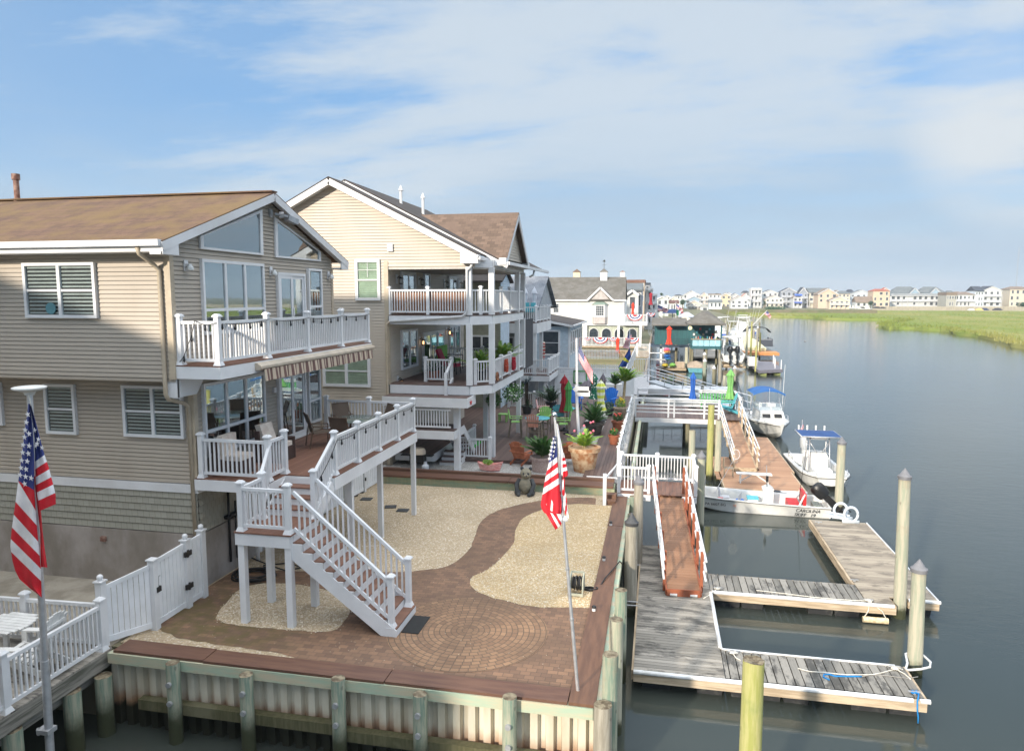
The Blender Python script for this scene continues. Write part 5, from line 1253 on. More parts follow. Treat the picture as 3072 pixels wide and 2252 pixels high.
# middle flag (frame r7)
MY = 12.56
mp_ = thing('flagpole','leaning silver flagpole with ball finial at the front of the paved yard','flagpole',(-1.31,MY,.02))
b0 = Vector((-1.31,MY,.02));b1_ = PY('r7',117,92,MY);b = MB();m1 = b0.lerp(b1_,.42);m2 = b0.lerp(b1_,.27);b.cyl(b0,m1,.033,.031,14);b.cyl(m1,b0.lerp(b1_,.72),.029,.027,14);b.cyl(b0.lerp(b1_,.72),b1_,.027,.023,14);obj('pole',b,ALU,mp_,True)
b = MB();
for k in (.27,.455,.72): q = b0.lerp(b1_,k);q2 = b0.lerp(b1_,k + .008);b.cyl(q,q2,.038,.038,12)
obj('collar',b,GALV,mp_)
obj('ball_finial',MB().blob(PY('r7',116,80,MY),.048,0,0,10),M('chrome_ball',(.8,.8,.8),.12,metal=1.0),mp_,'all')
b = MB();b.tube([PY('r7',122,110,MY - .05),PY('r7',135,200,MY - .09),PY('r7',143,400,MY - .08)],.006,4);obj('halyard',b,ROPE,mp_)
fy = MY - .06
fl = thing('flag','stars and stripes flag hanging on the leaning silver pole in front of the terrace','flag',(-1.7,fy,3.3));mb = MB();fm = []
L = [(113,195),(104,240),(95,290),(85,345),(72,400),(60,460),(50,520),(40,575),(46,600),(62,622)];Rr = [(122,205),(128,270),(132,330),(138,400),(144,460),(150,540),(156,600),(150,625)]
band_cloth(mb,fm,'r7',fy,L,Rr,[195,345,388,418,452,482,520,560,622],[205,312,340,368,398,428,460,500,625],[2,1,0,1,0,1,0,0],.05,.3)
add_stars(mb,fm,'r7',fy - .045,[(114,212),(106,235),(117,232),(102,257),(114,259),(98,278),(109,281),(93,300),(105,305),(89,322)],.04)
# vertical stripes of the lower fold
def strip(f,yb,quad_,c,dep=0.0):
    a,b_,c_,d = quad_;k = 8
    for j in range(k):
        r0 = [lerp(a,d,j / k),lerp(b_,c_,j / k)];r1 = [lerp(a,d,(j + 1) / k),lerp(b_,c_,(j + 1) / k)]
        dy = dep + .02 * math.sin(j * .9);dy2 = dep + .02 * math.sin((j + 1) * .9)
        mb.quad(PY(f,*r0[0],yb + dy),PY(f,*r0[1],yb + dy),PY(f,*r1[1],yb + dy2),PY(f,*r1[0],yb + dy2));fm.append(c)
for c,qd,dp in ((0,((48,560),(152,500),(156,622),(62,622)),0.01),(1,((54,548),(68,540),(76,592),(62,560)),-.015),(1,((106,500),(113,505),(105,625),(92,612)),-.015),(1,((132,470),(146,500),(122,622),(108,622)),-.02),(0,((146,520),(156,560),(150,628),(122,622)),-.01),(0,((62,612),(98,622),(138,700),(122,714)),.0),(1,((92,618),(106,622),(148,690),(136,702)),-.02),(0,((106,622),(124,622),(156,680),(148,692)),-.01),(1,((122,622),(152,622),(158,668),(156,682)),.0)):
    strip('r7',fy,qd,c,dp)
Lq = [(140,200),(158,300),(162,420)];Rq = [(146,200),(166,290),(178,350),(192,405),(192,415),(164,430)]
mb.quad(PY('r7',128,130,fy + .02),PY('r7',134,130,fy + .02),PY('r7',166,300,fy + .06),PY('r7',164,420,fy + .06),PY('r7',150,400,fy + .03));fm.append(1)
band_cloth(mb,fm,'r7',fy,[(158,290),(160,345),(163,428)],[(168,290),(180,340),(193,412),(165,432)],[290,318,334,352,374,394,428],[290,316,332,350,366,386,420],[1,0,1,0,1,0],.03,1.0,dep=.05)
for c,qd,dp in ((0,((160,430),(174,432),(172,520),(158,540)),.04),(1,((160,440),(168,432),(166,500),(160,500)),.02),(1,((168,480),(180,520),(176,610),(164,600)),.05),(0,((178,520),(186,560),(184,640),(174,620)),.05),(1,((184,560),(190,600),(197,655),(182,640)),.05),(1,((156,620),(182,640),(192,664),(160,676)),.04)):
    strip('r7',fy,qd,c,dp)
obj('cloth',mb,None,fl,'all',mats=[FR_,FW,FB],fm=fm)
# flag on the tall white pole (frame w1) and the two flags behind it
def simple_flag(f,yb,corners,lab,stripes=13,canton=.42,fold=.1,group=None,plain=None,pole=None,name='flag'):
    """corners: hoist-top, fly-top, fly-bottom, hoist-bottom in photograph units"""
    mb = MB();fm = [];A,B,C_,D = corners;nu = 22;nv = stripes
    for j in range(nv):
        for i in range(nu):
            q = []
            for (ii,jj) in ((i,j),(i+1,j),(i+1,j+1),(i,j+1)):
                u = ii / nu;v = jj / nv;p = lerp(lerp(A,B,u),lerp(D,C_,u),v);q.append(PY(f,p[0],p[1],yb + fold * math.sin(u * 8 + v * 2)))
            mb.quad(*q)
            if plain: fm.append(plain(i / nu,j / nv))
            else: fm.append(2 if (i / nu < canton and j < 7) else (0 if j % 2 == 0 else 1))
    t = thing(name,lab,'flag',tuple(PY(f,*A,yb)),0,group)
    if not plain:
        n0 = len(mb.f);rr = (PY(f,*A,yb) - PY(f,*D,yb)).length * .035
        for a in range(5):
            for b_ in range(4):
                u = canton * (a + .5) / 5;v = 7 / 13 * (b_ + .5) / 4;p = lerp(lerp(A,B,u),lerp(D,C_,u),v);star(mb,PY(f,p[0],p[1],yb + fold * math.sin(u * 8 + v * 2) - fold * .3 - .01),rr,(0,-1,0),(0,0,1),.003)
        fm += [1] * (len(mb.f) - n0)
    obj('cloth',mb,None,t,'all',mats=[FR_,FW,FB,M('navy_yellow_cloth',srgb(214,206,60),.7),M('deep_blue_cloth',srgb(22,66,140),.7),M('italian_green',srgb(40,150,90),.7)],fm=fm);return t
simple_flag('w1',FPY_ - .12,((885,950),(1045,1245),(1045,1400),(888,1120)),'stars and stripes flag flying from the tall white pole on the terrace',canton=.38,fold=.09)
y_ = 52.5
simple_flag('w1',y_,((1462,800),(1380,985),(1452,1000),(1484,850)),'stars and stripes flag hanging in front of the white arched porch',fold=.1,canton=.36)
simple_flag('w1',y_ - .2,((1462,985),(1478,1085),(1420,1200),(1330,1212)),'deep blue flag with a yellow band below the stars and stripes',plain=lambda u,v: 3 if .42 < v < .58 else 4,fold=.1)
x_ = PY('w1',1462,780,y_);x0_ = PY('w1',1440,1480,y_);b = MB();b.cyl((x0_.x,y_,.2),(x_.x,y_,x_.z),.04,.03,8);tag(obj('flagpole',b,WHITE),'thin white flagpole by the far terrace fence carrying two flags','flagpole')
# ------------------------------------------------------------------ panda, boat planter, grill, hose reel, path lights
PD1 = M('pale_stone',srgb(150,142,122),.85,srgb(126,120,104),5,bmp=.3);PD2 = M('dark_stone',srgb(72,74,76),.85,srgb(56,58,60),5,bmp=.3)
pd = thing('bear_statue','seated stone panda bear statue in front of the low wall','statue',(-4.75,25.75,0));px_,py_ = -4.75,25.75
b = MB();b.blob((px_,py_,.34),.29,1,.05,12,(.95,.85,1.15));obj('body',b,PD1,pd,'all')
b = MB();b.blob((px_ + .02,py_ - .06,.80),.215,2,.04,12,(1,.95,.98));b.blob((px_ + .07,py_ - .25,.76),.09,3,.03,8,(1,.9,.8));obj('head',b,PD1,pd,'all')
for s in (-1,1):
    obj('ear',MB().blob((px_ + .02 + s * .16,py_ - .02,.98),.07,2,.05,8,(1,.7,1)),PD2,pd,'all')
    obj('eye_patch',MB().blob((px_ + .05 + s * .085,py_ - .24,.83),.045,2,.05,6,(.9,.5,1.2)),PD2,pd,'all')
    b = MB();b.tube([(px_ + s * .22,py_ - .02,.58),(px_ + s * .33,py_ - .12,.36),(px_ + s * .27,py_ - .30,.14),(px_ + s * .20,py_ - .36,.06)],[.085,.09,.075,.06],10);obj('arm',b,PD2,pd,'all')
    b = MB();b.blob((px_ + s * .27,py_ - .2,.11),.13,1,.05,8,(.95,1.4,.85));b.blob((px_ + s * .2,py_ - .4,.07),.075,1,.05,8);obj('foot',b,PD2,pd,'all')
obj('nose',MB().blob((px_ + .09,py_ - .335,.78),.03,1,0,6),PD2,pd,'all')
bp = thing('boat_planter','weathered pink rowing boat planter with green plant on the gravel','planter',(-6.7,27.95,.26));b = MB();n = 12
rows = []
for i in range(n + 1):
    q = i / n;xx = -7.2 + 1.1 * q;w = .24 * math.sin(math.pi * min(max(q,.03),.97)) ** .6;zt = .52 + .12 * (2 * q - 1) ** 2 + .04 * q
    xb = -6.65 + (xx + 6.65) * .74;rows.append([(xx,27.95 - w,zt),(xb,27.95 - w * .62,.29),(xb,27.95 + w * .62,.29),(xx,27.95 + w,zt)])
for a,c in zip(rows[:-1],rows[1:]):
    for k in range(3): b.quad(a[k],c[k],c[k+1],a[k+1])
    b.quad((a[0][0],a[0][1] + .03,a[0][2] - .06),(c[0][0],c[0][1] + .03,c[0][2] - .06),(c[3][0],c[3][1] - .03,c[3][2] - .06),(a[3][0],a[3][1] - .03,a[3][2] - .06))
obj('hull',b,M('faded_pink_wood',srgb(214,118,116),.8,srgb(232,190,180),6,(1,1,6)),bp)
f = MB();leafclump(f,(-6.75,27.95,.62),.22,260,.035,.5);obj('foliage',f,LEAFY,bp)
gr = thing('gas_grill','black gas grill with pale cover lid under the white deck','grill',(-9.6,27.45,.26));b = MB();b.box(-9.9,-9.3,27.25,27.65,.62,.95);b.box(-10.3,-9.9,27.3,27.6,.88,.92);b.box(-9.3,-8.95,27.3,27.6,.88,.92);obj('firebox',b,BLK,gr)
b = MB();b.lathe((-9.6,27.45,.95),[(.30,0),(.30,.14),(.24,.24),(.1,.27)],16,1.15,.85);obj('lid',b,M('beige_cover',srgb(200,186,166),.7),gr,True)
for sx_ in (-9.85,-9.35):
    for sy_ in (27.3,27.6): obj('leg',MB().box(sx_ - .02,sx_ + .02,sy_ - .02,sy_ + .02,.26,.62),BLK,gr)
b = MB();b.lathe((-9.25,27.35,.26),[(.13,0),(.15,.04),(.15,.24),(.06,.32)],16);b.cyl((-9.25,27.35,.55),(-9.25,27.35,.66),.07,.07,12,False);tag(obj('propane_tank',b,M('tank_white',(.6,.63,.66),.4),None,True),'small white propane tank beside the black grill','gas tank')
hr = thing('hose_reel','light grey hose reel cart with black hose on the golden gravel','hose reel',(-1.85,17.1,0));b = MB()
for sx_ in (-2.0,-1.68):
    b.tube([(sx_,16.85,.02),(sx_,17.0,.45),(sx_,17.25,.5),(sx_,17.4,.02)],.018,5)
b.beam((-2.0,16.87,.06),(-1.68,16.87,.06),.03,.06);b.beam((-2.0,17.4,.06),(-1.68,17.4,.06),.03,.06);b.beam((-2.0,17.25,.5),(-1.68,17.25,.5),.02,.05)
obj('frame',b,M('grey_green_plastic',srgb(176,178,160),.5),hr);obj('reel_flange',MB().cyl((-2.01,17.12,.27),(-1.99,17.12,.27),.21,.21,20),MT['grey_green_plastic'],hr);obj('reel_flange',MB().cyl((-1.69,17.12,.27),(-1.67,17.12,.27),.21,.21,20),MT['grey_green_plastic'],hr)
b = MB();pts = []
for i in range(230):
    a = i * .35;pts.append((-1.97 + .26 * (0.5 + .5 * math.sin(i * .045)) + .02,17.12 + (.15 + .02 * math.sin(i * .1)) * math.cos(a),.27 + (.15 + .02 * math.sin(i * .1)) * math.sin(a)))
b.tube(pts,.016,5);obj('hose',b,BLKP,hr)
b = MB();pts = [(-1.66 + .18 * math.cos(a * .4) + .14,17.3 + .1 * math.sin(a * .4),.03 + .002 * a) for a in range(34)] + [(-1.4,17.35,.03),(-1.3,17.5,.05),(-1.2,17.9,.12),(-1.05,18.5,.12),(-.88,19.2,.12),(-.8,19.5,-.1),(-.78,19.55,-.8)];b.tube(pts,.018,5);tag(obj('power_cable',b,BLKP,None,'all'),'black cable running from the hose reel over the brown cap','cable')
pl = thing('path_light','small white path light with black cap by the brown cap, nearest of three','path light',(-1.32,16.02,0),0,'small path lights beside the bulkhead cap');obj('body',MB().cyl((-1.32,16.02,0),(-1.32,16.02,.15),.045,.045,12),WPL,pl,True);obj('cap',MB().lathe((-1.32,16.02,.15),[(.055,0),(.055,.03),(.03,.055)],12),BLK,pl,True)
# proto is at its place already: copies carry offsets
for (x,y,lab) in ((-1.33,19.29,'small white path light with black cap by the brown cap, middle of three'),(-1.34,22.43,'small white path light with black cap by the brown cap, farthest of three')): dup(pl,(x,y,0),0,lab)
b = MB()
for i,(x,y,a) in enumerate([(*at(u,v,'z4',0),a) for u,v,a in ((205,820,.1),(355,868,.3),(430,890,.1),(120,795,.3),(160,775,.2))]):
    bb = MB();c_,s_ = math.cos(a),math.sin(a);pts = [(x + c_ * u - s_ * v,y + s_ * u + c_ * v) for u,v in ((-.2,-.17),(.2,-.17),(.2,.17),(-.2,.17))];bb.prism(pts,'z',0.0,.025)
    tag(obj('stepping_stone',bb,PD2),'flat grey stepping stone in the tan gravel, ' + ('third of five from the gate','fourth of five from the gate','fifth and nearest the open gravel','second of five from the gate','first of five, by the side gate')[i],'stepping stone','stepping stones in the gravel')
# ------------------------------------------------------------------ white vinyl gate fence at the left
FNC = M('white_fence_panel',(.76,.78,.80),.4,(.66,.68,.69),1.5)
gf = thing('gate_fence','white vinyl board fence with gate and ball-topped posts beside the house corner','fence',(-10.9,13.7,0))
def fpost(x,y,h,ball,par):
    b = MB();b.box(x - .075,x + .075,y - .075,y + .075,-.05,h);b.box(x - .1,x + .1,y - .1,y + .1,h,h + .03);obj('post',b,WHITE,par)
    if ball: b = MB();b.lathe((x,y,h + .03),[(.05,0),(.03,.03)],12);b.blob((x,y,h + .10),.065,0,0,8);obj('ball_finial',b,WHITE,par,'all')
def fpanel(par,x0,y0,x1,y1,h0,h1_,n,mat=FNC,zb=.1,nm='panel'):
    b = MB();L = math.hypot(x1 - x0,y1 - y0);dx,dy = (x1 - x0) / L,(y1 - y0) / L;up_ = (dx,dy,0)
    for i in range(n):
        a = (i + .06) / n * L;c_ = (i + .94) / n * L;m = (a + c_) / 2;hh = h0 + (h1_ - h0) * m / L
        b.beam((x0 + dx * m,y0 + dy * m,zb),(x0 + dx * m,y0 + dy * m,hh),.025,c_ - a,up=up_)
    b.beam((x0,y0,zb + .03),(x1,y1,zb + .03),.05,.13);b.beam((x0,y0,h0 - .03),(x1,y1,h1_ - .03),.05,.09)
    obj(nm,b,mat,par)
fpost(-11.42,12.38,1.42,True,gf);fpost(-10.87,13.28,1.60,False,gf);fpost(-10.88,14.42,1.66,True,gf);fpost(-10.88,15.02,1.70,True,gf)
fpanel(gf,-11.38,12.45,-10.90,13.20,1.30,1.50,8);fpanel(gf,-10.87,13.40,-10.87,14.32,1.56,1.60,7,nm='gate');fpanel(gf,-10.87,14.5,-10.87,14.95,1.6,1.62,3)
b = MB()
for z in (.55,1.35): b.box(-10.83,-10.78,14.28,14.52,z - .06,z + .06);b.cyl((-10.82,14.40,z - .09),(-10.82,14.40,z + .09),.04,.04,10)
obj('hinge',b,BLK,gf);b = MB();b.box(-10.83,-10.78,13.28,13.42,.85,.97);b.tube([(-10.8,13.35,.95),(-10.8,13.36,1.2),(-10.8,13.42,1.2)],.008,4);obj('latch',b,BLK,gf)
# side gate beyond the deck
sg = thing('side_fence','white board fence and gate at the far side of the gravel yard','fence',(-10.9,24,0))
fpanel(sg,-11.1,20.0,-10.95,23.2,1.5,1.5,20);fpanel(sg,-10.95,23.4,-10.85,24.7,1.45,1.45,8,nm='gate');fpanel(sg,-10.85,24.9,-10.8,26.2,1.45,1.45,8)
for y in (23.3,24.8,26.2): fpost(-10.86,y,1.5,False,sg)
b = MB()
for z in (.5,1.2): b.cyl((-10.79,24.78,z - .06),(-10.79,24.78,z + .06),.05,.05,8)
obj('hinge',b,BLK,sg)
# ------------------------------------------------------------------ neighbour's deck at the left edge
nd = thing('neighbour_deck','weathered grey timber deck with white railing over the water at the lower left corner','deck',(-13,11,0))
b = MB();boards(b,-15.5,-11.2,6.4,12.35,0.0,'y',.14);obj('deck_floor',b,DOCKY,nd)
b = MB();b.box(-11.26,-11.19,6.4,12.30,-.34,-.035);b.box(-11.45,-11.37,6.4,12.2,-.6,-.30);obj('edge_beam',b,M('grey_timber_beam',srgb(140,136,128),.85,srgb(84,84,74),2.0,(6,.5,9),.3),nd)
railing(nd,(-11.32,12.22,0),(-11.30,9.92,0),h=.95,posts=[0,1],ph=1.08);railing(nd,(-11.30,9.92,0),(-11.28,7.0,0),h=.95,posts=[1],ph=1.08)
railing(nd,(-11.4,12.28,0),(-14.9,12.1,0),h=.95,posts=[.5,1],ph=1.08)
for x,y,lab in ((-11.25,11.3,'round pile under the weathered corner deck, left one'),(-11.08,11.93,'round pile under the weathered corner deck, right one by the sheet piling'),(-11.3,10.0,'round pile in the dark under the weathered corner deck')): pile(x,y,-.38,.17,PILE_B,None,lab,'piles under the corner deck',taper=.98)
tb = thing('round_table','white slatted round table on the corner deck','table',(-13.05,11.6,0));b = MB()
for i in range(9):
    a = -.5 + i * .111;w = math.sqrt(max(0.02,.55 ** 2 - (a + .055) ** 2));b.box(-13.05 - w,-13.05 + w,11.6 + a,11.6 + a + .10,.69,.715)
obj('table_top',b,WPL,tb)
for k in range(4): a = .78 + k * 1.571;obj('leg',MB().beam((-13.05 + .3 * math.cos(a),11.6 + .3 * math.sin(a),.69),(-13.05 + .36 * math.cos(a),11.6 + .36 * math.sin(a),0),.07,.04),WPL,tb)
wa = adirondack(WPL);setl(wa,'white adirondack chair behind the corner deck railing',(-12.05,11.2,0),R_d(190));wa.scale = (1.15,) * 3
b = MB();b.tube([(-12.9,6.4,-.8),(-12.6,12.4,-.75)],.1,8);

# ------------------------------------------------------------------ furniture on the taupe house's lower deck
BRZ = M('bronze_metal',srgb(96,78,62),.5);SLG = M('brown_sling_mesh',srgb(92,78,66),.8);CUSH = M('beige_cushion',srgb(206,196,184),.85,srgb(190,176,164),5);WIK = M('dark_wicker',srgb(66,48,42),.8)
t = thing('glass_table','round glass topped patio table on the lower deck of the taupe house','table',(-9.1,20.4,DZ));b = MB();b.lathe((-9.1,20.4,DZ + .72),[(.72,-.02),(.74,0),(.72,.015)],28);obj('table_top',b,M('smoked_glass_top',srgb(96,108,104),.1),t,True)
for k in range(4): a = .78 + k * 1.571;obj('leg',MB().tube([(-9.1 + .55 * math.cos(a),20.4 + .55 * math.sin(a),DZ + .7),(-9.1 + .6 * math.cos(a),20.4 + .6 * math.sin(a),DZ)],.022,6),BRZ,t)
ch = thing('sling_chair','','chair');b = MB();b.add([(-.25,-.27,.42),(.27,-.27,.45),(.27,.27,.45),(-.25,.27,.42)],[(0,1,2,3)]);b.v += [];obj('seat',b,SLG,ch);b = MB();b.add([(-.25,-.27,.42),(-.25,.27,.42),(-.42,.27,1.02),(-.42,-.27,1.02)],[(0,1,2,3)]);b.box(-.45,-.41,-.28,.28,1.0,1.03);obj('backrest',b,SLG,ch)
for s in (-1,1): obj('frame',MB().tube([(.3,s * .3,0),(.3,s * .3,.62),(-.28,s * .3,.66),(-.34,s * .28,.75),(-.43,s * .28,1.03)],.02,6).tube([(-.28,s * .3,.66),(-.38,s * .3,0)],.02,6),BRZ,ch)
setl(ch,'brown sling patio chair left of the glass table, nearest the sliding door',(-9.95,19.6,DZ),R_d(40),'brown sling chairs around the glass table')
dup(ch,(-9.0,19.3,DZ),R_d(85),'brown sling patio chair between the glass table and the camera');dup(ch,(-9.9,21.3,DZ),R_d(-40),'brown sling patio chair behind the glass table by the wall');dup(ch,(-8.7,21.3,DZ),R_d(-130),'brown sling patio chair behind the glass table by the outer railing')
t = thing('wicker_armchair','dark wicker armchair with a beige back cushion by the deck railing','armchair',(-10.3,17.6,DZ));b = MB();b.box(-10.65,-9.95,17.3,18.0,DZ,DZ + .38);b.box(-10.7,-10.6,17.25,18.05,DZ,DZ + .85);b.box(-10.65,-9.95,17.22,17.32,DZ,DZ + .6);b.box(-10.65,-9.95,17.98,18.08,DZ,DZ + .6);obj('frame',b,WIK,t)
b = MB();b.add([(-10.55,17.35,DZ + .4),(-10.55,17.95,DZ + .4),(-10.75,17.95,DZ + 1.0),(-10.75,17.35,DZ + 1.0),(-10.4,17.35,DZ + .4),(-10.4,17.95,DZ + .4),(-10.6,17.95,DZ + 1.02),(-10.6,17.35,DZ + 1.02)],[(4,5,6,7),(0,3,2,1),(0,1,5,4),(1,2,6,5),(2,3,7,6),(3,0,4,7)]);b.box(-10.6,-9.98,17.34,17.96,DZ + .38,DZ + .5);obj('cushion',b,CUSH,t)
t = thing('wicker_armchair','dark wicker armchair half hidden behind the front deck railing','armchair',(-10.5,16.0,DZ));b = MB();b.box(-10.9,-10.2,15.75,16.45,DZ,DZ + .38);b.box(-10.95,-10.85,15.7,16.5,DZ,DZ + .85);obj('frame',b,WIK,t);b = MB();b.box(-10.85,-10.7,15.8,16.4,DZ + .4,DZ + 1.0);b.box(-10.7,-10.22,15.8,16.4,DZ + .38,DZ + .5);obj('cushion',b,CUSH,t)
# ================================================================== DOCKS AND GANGWAYS
TZD = -1.15
FLOATM = M('black_dock_float',(.03,.031,.033),.55,(.10,.10,.09),5,lo=.5,hi=.8);PVC = M('white_pvc_edge',(.74,.75,.76),.35,(.6,.6,.58),3)
FSC = M('pale_timber_fascia',srgb(196,178,152),.85,srgb(160,142,118),1.6,(.8,4,9),.25);FSCY = M('pale_timber_fascia_long',srgb(186,168,142),.85,srgb(150,132,108),1.6,(4,.8,9),.25)
def floats(par,lst,mat=FLOATM):
    for (x0,x1,y0,y1) in lst:
        b = MB();b.add([(x0+.06,y0+.04,-1.9),(x1-.06,y0+.04,-1.9),(x1-.06,y1-.04,-1.9),(x0+.06,y1-.04,-1.9),(x0,y0,-1.43),(x1,y0,-1.43),(x1,y1,-1.43),(x0,y1,-1.43)],[(4,5,6,7),(0,1,5,4),(1,2,6,5),(2,3,7,6),(3,0,4,7)])
        obj('float',b,mat,par)
dk = thing('floating_dock','weathered grey E-shaped floating dock with two fingers in the foreground','dock',(1,18,WL))
obj('deck',boards(MB(),-.37,1.67,15.80,24.25,TZD,'y',.14,.016),DOCKY,dk,label='main walkway planks')
obj('deck',boards(MB(),1.69,5.78,15.85,17.15,TZD,'x',.20,.024),DOCKX,dk,label='near finger planks')
obj('deck',boards(MB(),1.69,5.93,20.74,22.05,TZD,'x',.20,.024),DOCKX,dk,label='middle finger planks')
obj('deck',boards(MB(),5.96,6.66,20.74,28.4,TZD,'y',.14,.010),DOCKL,dk,label='outer walkway planks')
obj('deck',boards(MB(),6.66,7.90,21.3,28.4,TZD,'y',.14,.010),DOCKL,dk,label='outer walkway planks')
b = MB();b.box(-.37,5.80,15.72,15.80,-1.40,-1.16);b.box(5.78,5.83,15.8,17.2,-1.40,-1.16);b.box(1.69,5.78,17.15,17.2,-1.40,-1.17);b.box(1.69,6.68,20.66,20.74,-1.40,-1.16);b.box(7.15,7.95,21.18,21.28,-1.40,-1.16);b.box(1.69,5.9,22.05,22.1,-1.40,-1.17);boxes('fascia',b,FSC,dk)
b = MB();b.box(5.88,5.95,22.1,28.4,-1.40,-1.155);b.box(7.9,7.96,21.28,28.4,-1.40,-1.17);b.box(-.42,-.37,15.8,24.25,-1.40,-1.17);b.box(1.67,1.69,17.2,20.66,-1.4,-1.17);b.box(6.66,6.7,20.74,21.2,-1.4,-1.17);b.box(1.64,1.69,22.1,24.25,-1.4,-1.17);b.box(5.95,7.9,28.36,28.42,-1.4,-1.17);b.box(-.37,1.67,24.2,24.25,-1.4,-1.17);boxes('side_board',b,FSCY,dk)
b = MB();
for p0_,p1_ in (((-.37,15.73),(2.1,15.73)),((2.13,15.73),(5.52,15.73)),((5.66,15.74),(5.86,15.74)),((1.68,17.25),(1.68,20.6)),((1.72,20.67),(6.62,20.67)),((7.15,21.2),(7.98,21.2))): b.cyl((*p0_,-1.165),(*p1_,-1.165),.052,.052,10)
b.box(1.72,5.6,17.17,17.22,-1.17,-1.135);b.box(7.93,7.97,21.3,28.4,-1.17,-1.13)
obj('edge_bumper',b,PVC,dk)
floats(dk,[(-.2,.5,15.95,17.2),(1.05,1.65,15.95,17.2),(1.8,2.9,15.95,17.1),(2.94,3.5,15.95,17.1),(4.35,5.1,15.95,17.1),(5.12,5.75,15.95,17.1),(1.85,2.55,20.85,22.0),(2.57,3.2,20.85,22.0),(4.4,5.1,20.85,22.0),(5.12,5.8,20.85,22.0),(6.05,7.8,22.4,23.4),(6.05,7.8,23.45,24.4),(6.05,7.8,25.4,26.3),(6.05,7.8,26.35,27.3),(6.05,7.8,27.4,28.3),(7.2,7.8,21.3,22.2),(-.3,1.5,19,20.4),(-.3,1.5,22,23.4)])
b = MB()
def cleat(b,x,y,z,a=0):
    c,s = math.cos(a),math.sin(a);b.beam((x - .12*c,y - .12*s,z + .055),(x + .12*c,y + .12*s,z + .055),.03,.025);b.box(x - .03,x + .03,y - .03,y + .03,z,z + .05)
for x,y in ((1.95,17.0),(5.55,17.05),(5.62,15.98),(1.9,20.85),(6.0,20.85),(5.99,22.3),(6.15,28.0)): cleat(b,x,y,TZD)
obj('cleat',b,GALV,dk)
for x,y in ((-.37,19.3),(-.37,19.55),(-.37,22.4)): b = MB();b.tube([(x,y,-1.17),(x - .35,y,-1.17),(x - .4,y + .2,-1.17)],.02,6);obj('pile_hoop',b,GALV,dk)
b = MB();b.tube([(5.8,17.1,-1.18)] + [(5.95,17.45,-1.18),(6.05,17.9,-1.18),(6.25,18.05,-1.18),(6.45,17.9,-1.18),(6.5,17.6,-1.18),(6.4,17.35,-1.18),(6.15,17.2,-1.18),(5.8,17.08,-1.18)],.026,8);obj('pile_hoop',b,PVC,dk)
def rope(pts,label,mat=ROPE,r=.014,name='rope',grp=None):
    b = MB();o = [];pts = [Vector(p) for p in pts]
    for a,c in zip(pts[:-1],pts[1:]):
        k = max(1,int((c - a).length / .12))
        for i in range(k): q = a.lerp(c,i / k);o.append(q + Vector((random.uniform(-.008,.008),random.uniform(-.008,.008),0)))
    o.append(pts[-1]);b.tube(o,r,5);return tag(obj(name,b,mat,None,'all'),label,'rope',grp)
def tangle(c,r,n=40):
    return [(c[0] + r * math.sin(i * 1.7) * random.uniform(.4,1),c[1] + r * .6 * math.cos(i * 2.3) * random.uniform(.4,1),c[2] + .02 + .04 * random.random()) for i in range(n)]
z = TZD + .012
rope([(3.35,16.6,z),(3.6,16.5,z),(4.4,16.52,z),(5.0,16.65,z),(5.55,17.0,z)] + tangle((5.55,17.0,TZD),.14) + [(5.7,16.8,z),(5.75,16.6,z)],'frayed white rope along the near dock finger, knotted on its outer cleat')
rope(tangle((1.95,17.0,TZD),.12) + [(2.0,16.8,z),(2.1,16.7,z)],'white rope knotted on the cleat where the near finger meets the walkway')
rope(tangle((1.9,20.85,TZD),.12) + [(1.7,20.5,z),(1.45,20.1,z)],'white rope knotted on the cleat at the root of the middle finger')
rope([(3.0,21.0,z),(3.6,20.95,z),(4.5,20.83,z),(5.2,20.8,z),(5.95,20.86,z)] + tangle((6.0,20.85,TZD),.14),'white rope running along the middle finger to its outer cleat')
rope([(3.95,16.2,z),(3.85,16.3,z),(3.88,16.42,z),(4.0,16.45,z),(4.12,16.4,z),(4.4,16.45,z),(4.7,16.5,z)],'bright blue rope end lying on the near finger',M('blue_rope',srgb(20,130,200),.8),.018)
rope(tangle((5.62,15.98,TZD),.1,24) + [(5.6,15.7,TZD),(5.6,15.66,-1.35),(5.62,15.66,-1.62)],'bright blue rope tied to the corner cleat and hanging into the water',MT['blue_rope'],.016)
rope([(4.7,16.5,z),(4.9,16.62,z),(5.3,16.65,z),(5.7,16.62,z),(5.95,16.75,z)],'thin grey line lying along the tip of the near finger',M('grey_rope',(.35,.33,.3),.9),.009)
b = MB();fxx,fyy = 6.15,20.58;b.cyl((fxx - .35,fyy - .02,-1.55),(fxx + .3,fyy - .02,-1.55),.085,.085,12);f_ = tag(obj('dock_fender',b,M('cream_ribbed_rubber',srgb(222,208,176),.6,srgb(190,170,130),12),None,True),'cream ribbed fender hanging from the middle finger','fender')
rope([(6.0,20.8,TZD + .05),(5.95,20.6,-1.3),(fxx - .33,fyy,-1.52)],'left cord of the hanging cream fender');rope([(6.0,20.8,TZD + .05),(6.3,20.6,-1.3),(fxx + .28,fyy,-1.52)],'right cord of the hanging cream fender')
